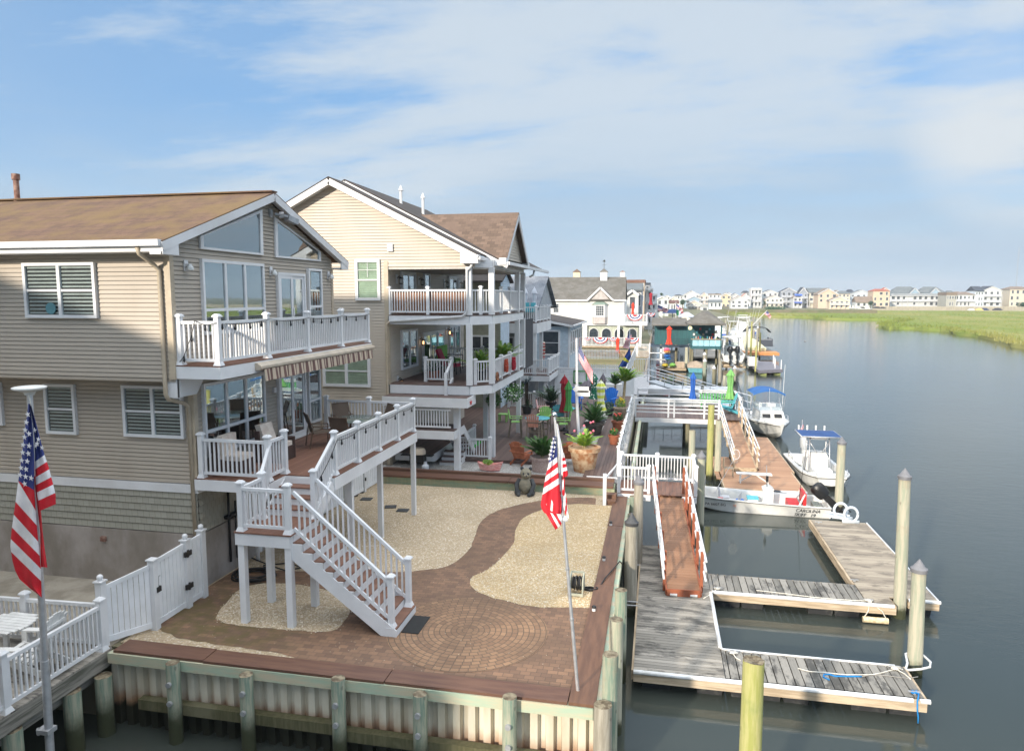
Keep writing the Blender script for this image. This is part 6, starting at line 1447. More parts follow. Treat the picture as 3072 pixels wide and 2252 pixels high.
# gangway
G0 = Vector((.53,26.35,.20));G1 = Vector((.90,20.16,-.98));gd = (G1 - G0);gs = Vector((gd.y,-gd.x,0)).normalized() * -.47
gw = thing('gangway','rust-red timber gangway with white pipe handrails sloping down to the weathered dock','gangway',tuple(G1))
b = MB();n = 46
for i in range(n):
    a = G0 + gd * (i / n);c = G0 + gd * ((i + .93) / n);b.add([a - gs,a + gs,c + gs,c - gs,a - gs - Vector((0,0,.03)),a + gs - Vector((0,0,.03)),c + gs - Vector((0,0,.03)),c - gs - Vector((0,0,.03))],[(0,3,2,1) if False else (0,1,2,3),(7,6,5,4),(0,4,5,1),(1,5,6,2),(2,6,7,3),(3,7,4,0)])
obj('deck',b,GANGY,gw)
RW = M('red_brown_stain',srgb(150,84,54),.65,srgb(128,70,46),3);b = MB()
for s in (-1,1): b.beam(G0 + gs * 1.03 * s + Vector((0,0,-.1)),G1 + gs * 1.03 * s + Vector((0,0,-.1)),.05,.24)
b.beam(G1 - gs + Vector((0,-.03,-.06)),G1 + gs + Vector((0,-.03,-.06)),.05,.2,up=(0,0,1));obj('side_beam',b,RW,gw)
for s in (-1,1):
    for k in range(6):
        q = G0 + gd * (.02 + .186 * k) + gs * 1.12 * s;b = MB();b.box(q.x - .045,q.x + .045,q.y - .045,q.y + .045,q.z - .2,q.z + 1.0);obj('post',b,RW,gw)
    b = MB();off = gs * s * 1.12 + Vector((-.055 if s < 0 else .055,0,0))
    for h in (1.0,.72,.44):
        for k in range(5): b.cyl(G0 + gd * (.0 + .186 * k) + off + Vector((0,0,h)),G0 + gd * (.186 * k + .20) + off + Vector((0,0,h)),.032,.032,8)
        b.cyl(G0 + gd * .94 + off + Vector((0,0,h)),G0 + gd * 1.03 + off + Vector((0,0,h)),.032,.032,8)
    obj('handrail',b,PVC,gw)
b = MB();
for s in (-.6,.6): q = G1 + gs * s;b.cyl((q.x - .1,q.y - .03,TZD + .05),(q.x + .1,q.y - .03,TZD + .05),.05,.05,10)
obj('roller',b,GALV,gw)
# white gated platform
pf = thing('platform','small raised platform with white picket railing and gate at the top of the red gangway','platform',(.1,26.8,.2))
b = MB();boards(b,-1.30,1.50,25.92,27.9,.20,'x');obj('deck_floor',b,COMPX,pf)
b = MB();b.box(-1.32,-.12,25.88,25.92,-.05,.17);b.box(1.0,1.52,25.88,25.92,-.05,.17);b.box(-1.33,-1.3,25.92,27.9,-.05,.17);b.box(1.5,1.53,25.92,27.9,-.05,.17);b.box(-2.6,-1.34,27.2,27.3,.2,.42);boxes('fascia',b,WHITE,pf)
railing(pf,(-1.28,27.85,.2),(1.48,27.85,.2),h=1.0,posts=[0,.5,1],skirt=False);railing(pf,(-1.28,25.98,.2),(-1.28,27.85,.2),h=1.0,posts=[0],skirt=False);railing(pf,(1.48,25.98,.2),(1.48,27.85,.2),h=1.0,posts=[0],skirt=False)
railing(pf,(-1.2,25.98,.2),(-.2,25.98,.2),h=.95,posts=[1],skirt=False,pw=.1)
b = MB();b.beam((-1.28,27.0,1.15),(-1.72,24.9,.95),.05,.06);obj('handrail',b,WHITE,pf);obj('newel_post',MB().box(-1.78,-1.66,24.78,24.9,0,1.15),WHITE,pf)
b = MB();b.box(-1.8,-1.34,24.9,25.2,0,.16);b.box(-1.8,-1.34,25.2,25.5,0,.3);b.box(-1.8,-1.34,25.5,25.9,0,.2);boxes('step',b,CAPW,pf)
for x,y in ((-1.15,26.05),(1.35,26.05),(1.35,27.75)): obj('support_pile',MB().cyl((x,y,-2.4),(x,y,-.05),.12,.12,12),PILE_B,pf,True)
# second platform, second ramp, tan float
p2 = thing('pier_platform','brown pier platform with low white horizontal railings beyond the empty slip','platform',(2,44.5,.2))
b = MB();boards(b,-1.2,5.05,43.0,47.9,.20,'x');obj('deck_floor',b,PATX,p2);b = MB();b.box(-1.22,3.7,42.95,43.0,-.10,.17);b.box(5.05,5.09,44.2,47.9,-.1,.17);boxes('fascia',b,WTRIM,p2)
def hrail(par,p0,p1,posts,h=1.1,mat=WHITE,nm='railing'):
    p0 = Vector(p0);p1 = Vector(p1);b = MB()
    for z in (.30,.52,.74,.98): b.beam(p0 + Vector((0,0,z)),p1 + Vector((0,0,z)),.04,.07)
    b.beam(p0 + Vector((0,0,h)),p1 + Vector((0,0,h)),.14,.05);obj(nm,b,mat,par)
    for f in posts: q = p0.lerp(p1,f);obj('post',MB().box(q.x - .05,q.x + .05,q.y - .05,q.y + .05,q.z,q.z + h),mat,par)
hrail(p2,(-1.2,43.1,.2),(3.65,43.1,.2),[0,.4,.47,.83,1]);hrail(p2,(-1.2,47.85,.2),(5.0,47.85,.2),[0,.33,.66,1]);hrail(p2,(5.0,44.4,.2),(5.0,47.85,.2),[0,.5,1])
for x,y in ((-1.0,43.3),(1.9,43.3),(3.4,43.3),(4.9,45),(4.9,47.6),(1.9,47.6)): obj('support_pile',MB().cyl((x,y,-2.4),(x,y,-.05),.14,.14,10),PILE_D,p2,True)
rail2 = thing('boardwalk_fence','white boardwalk railing hung with white bunting along the canal edge','fence',(-1.35,36,.4))
railing(rail2,(-1.42,27.95,.40),(-1.42,42.9,.40),h=1.0,posts=[0,.2,.4,.6,.8,1],skirt=False,pw=.1)
b = MB()
for i in range(420):
    y = random.uniform(29,42.8);z = 1.38 - random.random() ** 2 * .35;x = -1.42 + random.uniform(-.1,.1);s = random.uniform(.04,.09);a = random.uniform(0,3)
    b.quad((x - s * math.cos(a),y - s * math.sin(a),z),(x + s * math.cos(a),y + s * math.sin(a),z),(x + s * .3,y,z - s * 2.2))
tag(obj('bunting',b,WPL),'shaggy white fringe bunting tied along the boardwalk railing','bunting')
for i,(y,m,nm) in enumerate(((33.2,CR,'crimson'),(35.4,LIMEC,'lime green'),(31.5,TEALP,'teal'),(30.0,YEL,'yellow'),(29.2,GR,'green'))):
    b = MB();b.quad((-1.5,y,1.35),(-1.52,y + .3,1.35),(-1.56,y + .34,.95),(-1.58,y + .02,.95));b.quad((-1.49,y,1.35),(-1.51,y + .3,1.35),(-1.55,y + .34,.95),(-1.57,y + .02,.95));tag(obj('pennant',b,m),nm + ' cloth pennant hanging on the boardwalk railing','pennant')
r2 = thing('ramp','tan ramp with white stair-step pipe railings leading down to the tan float','gangway',(4.4,40,-.4));A0 = Vector((4.35,44.2,.2));A1 = Vector((4.38,35.65,-.92));ad = A1 - A0;as_ = Vector((.50,0,0));b = MB();n = 62
for i in range(n):
    a = A0 + ad * (i / n);c = A0 + ad * ((i + .94) / n);dz = Vector((0,0,.03));b.add([a - as_,a + as_,c + as_,c - as_,a - as_ - dz,a + as_ - dz,c + as_ - dz,c - as_ - dz],[(0,1,2,3),(7,6,5,4),(0,4,5,1),(1,5,6,2),(2,6,7,3),(3,7,4,0)])
obj('deck',b,TANY,r2);b = MB()
for s in (-1,1): b.beam(A0 + as_ * s + Vector((0,0,-.1)),A1 + as_ * s + Vector((0,0,-.1)),.06,.2)
b.box(3.88,4.88,35.6,35.66,-1.1,-.92);obj('side_beam',b,FSCY,r2)
for s in (-1,1):
    for k in range(6): q = A0 + ad * (.02 + .19 * k) + as_ * 1.1 * s;obj('post',MB().box(q.x - .045,q.x + .045,q.y - .045,q.y + .045,q.z - .15,q.z + 1.0),FSC,r2)
    b = MB()
    for h in (1.0,.68,.38): b.cyl(A0 + as_ * 1.18 * s + Vector((0,0,h)),A1 + as_ * 1.18 * s + Vector((0,-.1,h)),.035,.035,8)
    obj('handrail',b,PVC,r2)
fl2 = thing('floating_dock','tan boarded floating dock between the ramp and the two moored white boats','dock',(5,39,WL))
obj('deck',boards(MB(),3.15,6.55,32.55,36.2,TZD,'y'),TANY,fl2);obj('deck',boards(MB(),5.1,6.68,36.2,45.0,TZD,'y'),TANY,fl2)
obj('deck',boards(MB(),2.9,3.9,34.2,39,TZD - .01,'y'),TANY,fl2)
b = MB();b.box(3.1,6.6,32.48,32.55,-1.42,-1.16);b.box(6.55,6.62,32.55,36.2,-1.42,-1.16);b.box(6.68,6.74,36.2,45.0,-1.42,-1.16);b.box(3.1,3.15,32.5,36.2,-1.42,-1.16);boxes('fascia',b,FSC,fl2)
b = MB();b.cyl((5.2,32.44,-1.2),(6.6,32.44,-1.2),.08,.08,12);obj('edge_bumper',b,PVC,fl2)
floats(fl2,[(3.3,4.4,32.7,34),(5.0,6.4,32.7,34),(5.2,6.5,37,38.5),(5.2,6.5,40,41.5),(5.2,6.5,43,44.5)])
bn = thing('bench','white slatted bench on the tan floating dock','bench',(4.5,33.6,TZD));b = MB();b.box(3.72,5.28,33.45,33.62,-.73,-.69);b.box(3.72,5.28,33.65,33.82,-.73,-.69);obj('seat',b,WPL,bn)
for x in (3.9,5.1):
    for y in (33.5,33.78): obj('leg',MB().box(x - .03,x + .03,y - .03,y + .03,TZD,-.73),WPL,bn)
b = MB();b.beam((3.92,33.63,TZD + .08),(4.4,33.63,-.76),.04,.06);b.beam((5.08,33.63,TZD + .08),(4.6,33.63,-.76),.04,.06);obj('brace',b,WPL,bn)
pc = thing('cafe_chair','grey metal chair standing on the tan dock behind the mossy piling','chair',(3.5,34.6,TZD));b = MB();b.box(3.25,3.7,34.4,34.8,-.74,-.70);obj('seat',b,GREYP,pc);b = MB();b.box(3.22,3.26,34.4,34.8,-.7,-.25);obj('backrest',b,GREYP,pc)
for x in (3.28,3.67):
    for y in (34.43,34.77): obj('leg',MB().box(x - .02,x + .02,y - .02,y + .02,TZD,-.74),GREYP,pc)
ac = adirondack(TEALP);setl(ac,'light turquoise adirondack chair on the pier platform corner',(4.35,45.6,.2),R_d(180));ac.scale = (1.2,) * 3
uq = PZ('q3',1045,1450,.2);umbrella(uq.x,47.2,.2,2.3,UB,'closed royal blue umbrella at the back of the pier platform',canlen=1.7)
uq = PY('q3',1870,1440,47.3);umbrella(uq.x,47.3,.2,2.55,LG,'closed light green umbrella at the canal corner of the pier platform',canlen=1.9,r=.22)
tbl = thing('green_bench','bright green slatted bench against the rear railing of the pier platform','bench',(4,47.3,.2));b = MB();b.box(2.8,4.9,47.0,47.5,.6,.66);obj('seat',b,M('bright_green_paint',srgb(84,156,92),.5),tbl);b = MB()
for i in range(12): b.box(2.8 + i * .18,2.9 + i * .18,47.5,47.54,.66,1.15)
obj('backrest',b,MT['bright_green_paint'],tbl)
for x in (2.9,4.8): obj('leg',MB().box(x - .04,x + .04,47.05,47.5,.2,.6),MT['bright_green_paint'],tbl)
# ================================================================== BOATS
def hull(rows,mirror=True):
    """rows: per station list of (x, y, z) from keel outwards, up the side and back down inside; mirrored about x=0"""
    b = MB();m = len(rows[0])
    for a,c in zip(rows[:-1],rows[1:]):
        for k in range(m - 1):
            b.quad(a[k],c[k],c[k+1],a[k+1]);f = lambda p: (-p[0],p[1],p[2]);b.quad(f(a[k+1]),f(c[k+1]),f(c[k]),f(a[k]))
    return b
def endcap(b,row):
    f = lambda p: (-p[0],p[1],p[2]);b.add(list(row) + [f(p) for p in reversed(row)],[tuple(range(2 * len(row)))])
SKR = M('red_vinyl',srgb(196,34,36),.5);NAVYC = M('navy_canvas',srgb(34,74,128),.75,srgb(28,62,112),2);SUNB = M('blue_bimini_canvas',srgb(30,92,156),.7)
def outboard(par,x,y,z,s=1.0,cowl=BLK,tilt=.0,ry=1,parts=True):
    """motor hung at (x,y,z), drive going down; ry: direction (+1 = towards +y)"""
    T = Matrix.Translation((x,y,z)) @ Matrix.Rotation(tilt * ry,4,'X') @ Matrix.Scale(s,4)
    def mkb(f):
        b = MB();f(b);b.v = [tuple(T @ Vector(p)) for p in b.v];return b
    o = obj('outboard_motor',mkb(lambda b: (b.lathe((0,ry * .22,.10),[(.12,0),(.185,.03),(.205,.16),(.215,.36),(.20,.50),(.15,.57),(.02,.60)],16,.88,1.25))),cowl,par,True)
    obj('midsection',mkb(lambda b: (b.box(-.10,.10,ry * .10,ry * .34,-.35,.12),b.box(-.055,.055,ry * .12,ry * .30,-.85,-.33),b.box(-.14,.14,ry * .05,ry * .50,-.60,-.57),b.cyl((0,ry * .02,-.80),(0,ry * .45,-.80),.06,.05,10),b.add([(-.01,ry*.1,-.85),(-.01,ry*.35,-.85),(-.01,ry*.3,-1.0),(.01,ry*.1,-.85),(.01,ry*.35,-.85),(.01,ry*.3,-1.0)],[(0,1,2),(5,4,3),(0,3,4,1),(1,4,5,2),(2,5,3,0)]))),cowl,o)
    obj('propeller',mkb(lambda b: [b.add([(0,ry*.46,-.80),(.13*math.cos(a),ry*.50,-.80+.13*math.sin(a)),(.13*math.cos(a+.7),ry*.44,-.80+.13*math.sin(a+.7))],[(0,1,2)]) for a in (0,2.1,4.2)]),cowl,o)
    return o
def place(root,loc,rz): root.location = loc;root.rotation_euler = (0,0,rz)
def text(body,size,mat,parent,M4,name='lettering',ext=.002,shear=0.0,sx=1.0):
    cu = bpy.data.curves.new(name,'FONT');cu.body = body;cu.size = size;cu.extrude = ext;cu.shear = shear;tmp = bpy.data.objects.new(name,cu);C.objects.link(tmp)
    me = bpy.data.meshes.new_from_object(tmp.evaluated_get(bpy.context.evaluated_depsgraph_get()));bpy.data.objects.remove(tmp);me.materials.append(mat)
    me.transform(Matrix.Scale(sx,4,(1,0,0)));off = wloc(parent) if parent else Vector((0,0,0));me.transform(Matrix.Translation(-off) @ M4);o = bpy.data.objects.new(name,me);C.objects.link(o);o.parent = parent;return o
# --- white skiff (bow towards -x after turning)
sk = thing('skiff','long white open skiff with numbers on its bow, black outboard motor and grey seat','boat')
rows = [];N_ = 16;SL = 5.75
def skr(q,inner=True):
    y = SL * (q - .5)    # +y = bow
    w = .92 * (1 - max(0,(q - .72) / .28) ** 2.2 * .38);zb = .02 + max(0,(q - .62) / .38) ** 2 * .36;zs = .50 + .20 * q ** 2
    return [(0,y,zb),(w * .80,y,zb),(w * .86,y,zb + .05),(w,y,zs),(w + .03,y,zs + .01),(w + .03,y,zs + .05),(w - .07,y,zs + .05),(w - .10,y,zs - .02),(w * .82,y,max(zb + .10,.14)),(0,y,max(zb + .10,.14))]
rows = [skr(i / N_) for i in range(N_ + 1)];b = hull(rows)
r_ = rows[0];endcap(b,r_[:6]);r_ = rows[-1];endcap(b,r_[:6])
b.box(-.9,.9,SL * .5 - .6,SL * .5 - .01,.5,.69);b.box(-.88,.88,-SL * .5,-SL * .5 + .06,.1,.53)
obj('hull',b,GEL,sk,True)
b = MB()
for s in (-1,1): 
    for r0,r1 in zip(rows[:-1],rows[1:]): b.beam((s * (r0[4][0] + .012),r0[4][1],r0[4][2] - .01),(s * (r1[4][0] + .012),r1[4][1],r1[4][2] - .01),.02,.022)
obj('rub_rail',b,BLKP,sk)
b = MB();b.box(-.95,.95,0,0,0,0) if False else None
for s in (-1,1):
    for r0,r1 in zip(rows[:-1],rows[1:]): b.quad((s * (r0[1][0] + .004),r0[1][1],r0[1][2] - .005),(s * (r1[1][0] + .004),r1[1][1],r1[1][2] - .005),(s * (r1[2][0] + .006),r1[2][1],r1[2][2] + .05),(s * (r0[2][0] + .006),r0[2][1],r0[2][2] + .05))
obj('bottom_stain',b,GELD,sk)
b = MB();b.box(-.22,.26,-.72,-.30,.14,.98);b.add([(-.26,-.28,.98),(.30,-.28,.98),(.30,-.55,1.12),(-.26,-.55,1.12),(-.26,-.74,.98),(.30,-.74,.98)],[(0,1,2,3),(3,2,5,4),(0,3,4),(1,5,2),(4,5,1,0)]);cs = obj('console',b,GEL,sk)
b = MB();b.lathe((0.02,-.88,.86),[(.15,0),(.17,.015),(.15,.03)],16);b.tube([(0.02,-.74,.86),(0.02,-.88,.87)],.02,6);b.tube([(-.15,-.45,1.1),(-.15,-.45,1.5)],.02,6);b.box(-.2,-.1,-.5,-.4,1.3,1.55);obj('steering_wheel',b,BLK,cs)
b = MB();b.tube([(.28,-.5,.9),(.3,-.46,1.9)],.018,5);obj('light_pole',b,ALU,cs)
def swivel(par,y,a,x=0):
    b = MB();b.cyl((x,y,.14),(x,y,.38),.04,.04,8);b.box(x - .22,x + .22,y - .22,y + .22,.38,.46);s_ = obj('seat',b,M('grey_seat_shell',srgb(190,192,196),.4),par)
    b = MB();c_,sn = math.cos(a),math.sin(a)
    for i in range(9):
        q = (i - 4) / 4;ang = a + q * .9;h = .44 * math.cos(q * .9);p = (x + .25 * math.cos(ang),y + .25 * math.sin(ang));ang2 = a + (i - 3) / 4 * .9;p2_ = (x + .25 * math.cos(ang2),y + .25 * math.sin(ang2));h2_ = .44 * math.cos((i - 3) / 4 * .9)
        if i < 8: b.quad((p[0],p[1],.44),(p2_[0],p2_[1],.44),(p2_[0] * 1.0 + .05 * math.cos(a),p2_[1] + .05 * math.sin(a),.44 + h2_),(p[0] + .05 * math.cos(a),p[1] + .05 * math.sin(a),.44 + h))
    obj('seat_back',b,MT['grey_seat_shell'],s_,'all')
swivel(sk,1.25,R_d(80),.2);swivel(sk,.85,R_d(-110),-.3)
b = MB();b.box(.1,.55,-.15,.28,.14,.42);c_ = obj('cooler',b,GEL,sk);obj('cooler_lid',MB().box(.08,.57,-.17,.30,.42,.48),TEALP,c_)
b = MB();b.tube([(-.8,2.1,.66),(-.8,2.15,.86),(-.75,2.7,.9),(-.7,2.75,.7)],.02,6);b.tube([(.8,2.1,.66),(.8,2.15,.86),(.75,2.7,.9),(.7,2.75,.7)],.02,6);obj('bow_rail',b,ALU,sk)
b = MB();b.box(-.5,.5,-1.75,-1.3,.14,.5);b.box(-.52,.52,-1.98,-1.86,.45,.95);obj('helm_seat',b,SKR,sk);obj('seat_frame',MB().beam((-.5,-1.92,.95),(-.6,-1.62,.3),.05,.05).beam((.5,-1.92,.95),(.6,-1.62,.3),.05,.05),WPL,sk)
ob = outboard(sk,0,-2.72,.52,1.12,BLK,.80,-1)
obj('splash_well',MB().box(-.35,.35,-2.6,-2.3,.14,.45),M('engine_clutter',(.08,.12,.09),.7,(.3,.3,.28),20),sk)
DK = M('black_lettering',(.015,.015,.015),.5);OR = M('orange_sticker',srgb(240,150,110),.5)
# lettering on the left (camera) side: local -x... hull side plane at x=+w; boat turned so that +x local faces -y world
def sidetext(body,size,y,z,shear=0,sx=1.0,mat=DK,w=.955,nm='lettering'):
    # text reads along -y local... local frame: u = direction of reading, v = up, n = outward (+x)
    M4 = Matrix(((0,0,1,w),(-1,0,0,y),(0,1,0,z),(0,0,0,1)))
    M4 = Matrix(((0,0.12,1,w - .0),(-1,0,0,y),(0,.99,0,z),(0,0,0,1)))
    return text(body,size,mat,sk,M4,nm,.003,shear,sx)
sk_rot = math.pi / 2
# local (x,y) -> world: rz=+90deg maps +y -> -x (bow to the left) and +x -> +y ; the camera side is local -x
def sidetext(body,size,y,z,shear=0,sx=1.0,mat=DK,w=.90,nm='lettering'):
    M4 = Matrix(((0,-0.16,-1,-w),(-1,0,0,y),(0,.985,0,z),(0,0,0,1)))
    return text(body,size,mat,sk,M4,nm,.004,shear,sx)
sidetext('PA 6607 BG',.17,2.1,.36,0,1.0,w=.94);sidetext('10',.15,.98,.35,0,1.0,OR,w=.94)
sidetext('CAROLINA',.2,-1.5,.31,.3,.95,w=.94);sidetext('SKIFF   19',.2,-1.45,.13,.3,.98,w=.925)
place(sk,(4.25,31.18,WL - .05),sk_rot)
sk.rotation_euler = (0,0,math.pi / 2 - .03)
M4 = Matrix(((0,-.3,-1,-.30),(-1,0,0,-2.88),(0,.95,-.3,.98),(0,0,0,1)))
def mtext(body,size,y,z): return text(body,size,WPL,ob,Matrix.Translation((-.25,y,z)) @ Matrix.Rotation(-.95,4,'X') @ Matrix(((0,0,-1,0),(-1,0,0,0),(0,1,0,0),(0,0,0,1))),'lettering',.02,.2)
mtext('SUZUKI',.14,-2.78,.80)
jc = thing('fuel_can','red fuel can on the floor of the white skiff','fuel can',(2.75,30.75,-1.5));b = MB();b.box(2.55,2.95,30.66,30.9,-1.5,-1.2);b.box(2.68,2.9,30.74,30.82,-1.2,-1.12);obj('body',b,SKR,jc)
b = MB();b.lathe((3.6,30.85,-1.5),[(.13,0),(.15,.28),(.17,.29),(.17,.32),(.14,.31)],14);tag(obj('bucket',b,BLUEP,None,True),'bright blue bucket on the floor of the white skiff','bucket')
for a_,lab in (((6.0,31.0,-1.0,6.15,30.9,1.0),'thin fishing rod standing at the stern of the white skiff'),((2.6,31.4,-1.1,3.45,32.0,.35),'landing net pole leaning in the bow of the white skiff')):
    b = MB();b.tube([a_[:3],a_[3:]],[.014,.006],5);o = tag(obj('fishing_rod',b,BLK if 'rod' in lab else ALU),lab,'fishing gear')
b = MB();pts = [(3.5 + .17 * math.cos(i * .3),32.05,.5 + .22 * math.sin(i * .3)) for i in range(22)];b.tube(pts,.012,5)
for i in range(7): b.tube([(3.35 + .05 * i,32.05,.5 + .2 * math.sin(math.acos(max(-1,min(1,(i - 3) / 3.4))))),(3.42 + .025 * i,32.1,.1)],.004,3)
tag(obj('landing_net',b,WPL,None,'all'),'round white landing net held up above the white bench','net')
# swim ladder/step lying on the dock end
st_ = thing('dock_ladder','pale plastic dock ladder with two oval hooped ends lying on the outer dock end','ladder',(6.9,28.6,TZD));b = MB();b.beam((6.62,29.0,-1.08),(7.35,28.3,-1.0),.3,.08);b.beam((6.62,29.05,-.98),(7.35,28.4,-.9),.05,.05)
obj('rail',b,M('pale_grey_plastic',srgb(206,214,220),.4),st_)
for cx_,cy_ in ((7.1,28.75),(7.35,28.25)):
    b = MB();b.tube([(cx_ + .24 * math.cos(a * .35),cy_,TZD + .34 + .28 * math.sin(a * .35)) for a in range(19)],.05,8);b.box(cx_ - .3,cx_ + .3,cy_ - .04,cy_ + .04,TZD,TZD + .12);obj('hoop',b,MT['pale_grey_plastic'],st_,'all')
# --- centre console with navy T-top, bow towards the camera
cb_ = thing('centre_console_boat','white centre console boat with navy square top moored beside the tan float','boat')
CL = 5.9;N_ = 16
def ccr(q):
    y = CL * (.5 - q)   # q=1 bow at -y
    w = 1.08 * (1 - max(0,(q - .70) / .30) ** 2.4 * .42);zb = max(0,(q - .70) / .3) ** 2 * .38;zs = .56 + .22 * q ** 2
    return [(0,y,zb - .03),(w * .80,y,zb + .03),(w * .88,y,zb + .14),(w * .99,y,zs - .08),(w + .03,y,zs - .06),(w + .03,y,zs + .02),(w - .16,y,zs + .03),(w - .18,y,zs - .04),(w * .72,y,max(.2,zb + .12)),(0,y,max(.2,zb + .12))]
rows = [ccr(i / N_) for i in range(N_ + 1)];b = hull(rows);endcap(b,rows[0][:6]);endcap(b,rows[-1][:6]);b.add([(-.70,-CL/2 + .01,.80),(.70,-CL/2 + .01,.80),(.95,-CL/2 + 1.3,.68),(-.95,-CL/2 + 1.3,.68)],[(0,1,2,3)]);b.box(-1,1,CL/2 - .5,CL/2 - .02,.3,.6);obj('hull',b,GEL,cb_,True)
b = MB()
for s in (-1,1):
    for r0,r1 in zip(rows[:-1],rows[1:]): b.beam((s * (r0[4][0] + .012),r0[4][1],r0[4][2] + .0),(s * (r1[4][0] + .012),r1[4][1],r1[4][2] + .0),.02,.03)
b.beam((-.66,-CL/2 - .012,.70),(.66,-CL/2 - .012,.70),.02,.03)
obj('rub_rail',b,BLKP,cb_)
b = MB();b.box(-.40,.40,-.5,.25,.2,1.15);b.add([(-.42,-.52,1.15),(.42,-.52,1.15),(.42,.25,1.15),(-.42,.25,1.15),(-.36,-.2,1.36),(.36,-.2,1.36),(.36,.2,1.36),(-.36,.2,1.36)],[(4,5,6,7),(0,1,5,4),(1,2,6,5),(2,3,7,6),(3,0,4,7)]);b.box(-.46,.46,-1.35,-.55,.2,.62);obj('console',b,GEL,cb_)
obj('seat_cushion',MB().box(-.44,.44,-1.3,-.6,.62,.70),WPL,cb_);b = MB();b.box(-.95,-.35,1.7,2.4,.25,.72);b.box(.35,.95,1.7,2.4,.25,.72);obj('stern_seat',b,WPL,cb_)
b = MB();b.box(-.45,.45,.6,1.05,.2,.9);b.box(-.45,.45,1.0,1.08,.9,1.2);obj('leaning_seat',b,WPL,cb_)
b = MB()
for s in (-1,1):
    b.tube([(s * .52,-.62,.25),(s * .48,-.38,1.2),(s * .46,-.28,2.22)],.03,8);b.tube([(s * .5,.5,.25),(s * .46,.4,1.3),(s * .46,.3,2.22)],.03,8);b.tube([(s * .46,-.3,1.9),(s * .12,-.3,1.38)],.022,6);b.tube([(s * .48,-.35,1.75),(s * .48,.38,1.75)],.02,6)
b.tube([(-.95,-.75,2.24),(.95,-.75,2.24),(.95,.95,2.26),(-.95,.95,2.26),(-.95,-.75,2.24)],.03,8);obj('t_top_frame',b,ALU,cb_,'all')
obj('t_top_canvas',MB().add([(-.92,-.72,2.27),(.92,-.72,2.27),(.92,.92,2.29),(-.92,.92,2.29),(0,.1,2.34)],[(0,1,4),(1,2,4),(2,3,4),(3,0,4)]),NAVYC,cb_)
obj('radio_box',MB().box(-.38,.38,-.28,.1,2.04,2.2),GEL,cb_)
for i in range(4): obj('rod_holder',MB().cyl((-.75 + i * .42,.98,2.18),(-.75 + i * .42,1.02,2.52),.04,.045,10),WPL,cb_,True)
for s in (-1,1): b = MB();b.tube([(s * .62,-CL/2 + .1,.8),(s * .7,-CL/2 + .12,1.02),(s * .85,-CL/2 + .75,.98),(s * .92,-CL/2 + .8,.74)],.022,6);obj('bow_rail',b,ALU,cb_,'all');b = MB();b.tube([(s * .95,2.2,.6),(s * .95,2.2,.9),(s * .95,1.5,.88),(s * .97,1.45,.6)],.022,6);obj('stern_rail',b,ALU,cb_,'all')
outboard(cb_,0,CL / 2 - .05,.75,1.15,M('grey_cowling',(.45,.47,.48),.35),0,1)
place(cb_,(8.08,37.7,WL - .10),.015)
q = PY('s2',1038,545,38.8);q2 = PY('s2',1022,745,38.8);b = MB();b.cyl((q.x,38.8,q2.z - .1),(q.x,38.8,q.z),.018,.018,6);tag(obj('flag_staff',b,ALU),'small staff beside the navy boat top','flagpole')
simple_flag('s2',38.75,((1036,590),(1056,640),(1035,735),(1003,715)),'tiny stars and stripes flag on the navy topped boat',fold=.03,canton=.4)
# --- cuddy cabin boat with blue bimini
cu = thing('cabin_boat','white cuddy cabin boat with blue bimini top behind the navy topped boat','boat');BL_ = 6.8;N_ = 20
def cur(q):
    y = BL_ * (.5 - q);k = max(0,(q - .45) / .55);w = 1.22 * (1 - k ** 2.3 * .93);zb = .0 + k ** 3 * .55;zs = .85 + .35 * q ** 1.5;fl_ = .72 - .25 * k
    return [(0,y - .0,zb - .15 + .1 * k),(w * fl_,y,zb + .16),(w * (fl_ + .06),y,zb + .26),(w * .97,y,zs - .12),(w + .03,y,zs - .1),(w + .03,y,zs),(w * .93,y,zs + .04),(0,y,zs + .08)]
rows = [cur(i / N_) for i in range(N_ + 1)];b = hull(rows);endcap(b,rows[0]);endcap(b,rows[-1]);b.v = [(p[0],p[1] - (.35 * max(0,p[2] - .3) if p[1] < -BL_ * .42 else 0),p[2]) for p in b.v];obj('hull',b,GEL,cu,True)
b = MB()
for s in (-1,1):
    for r0,r1 in zip(rows[:-1],rows[1:]):
        o0 = .35 * max(0,r0[4][2] - .3) if r0[4][1] < -BL_ * .42 else 0;o1 = .35 * max(0,r1[4][2] - .3) if r1[4][1] < -BL_ * .42 else 0
        b.beam((s * (r0[4][0] + .01),r0[4][1] - o0,r0[4][2] - .01),(s * (r1[4][0] + .01),r1[4][1] - o1,r1[4][2] - .01),.02,.035)
obj('rub_rail',b,BLKP,cu)
b = MB();b.add([(-.82,-1.35,1.1),(.82,-1.35,1.1),(.95,.3,1.05),(-.95,.3,1.05),(-.72,-1.1,1.62),(.72,-1.1,1.62),(.85,.3,1.72),(-.85,.3,1.72)],[(4,5,6,7),(0,1,5,4),(1,2,6,5),(2,3,7,6),(3,0,4,7)]);obj('cabin',b,GEL,cu)
for s in (-1,1):
    b = MB();y0_,y1_ = -1.33,-1.16;x0_,x1_ = sorted((s * .12,s * .62));b.add([(x0_,-1.335,1.24),(x1_,-1.335,1.24),(x1_ * .95,-1.20,1.48),(x0_,-1.20,1.48)],[(0,1,2,3)]);b.v = [(p[0],p[1] - .01,p[2]) for p in b.v];obj('window',b,BLK,cu)
b = MB();xs = [(-.9,.3),(-.72,-.75),(0,-.95),(.72,-.75),(.9,.3)]
g_ = MB()
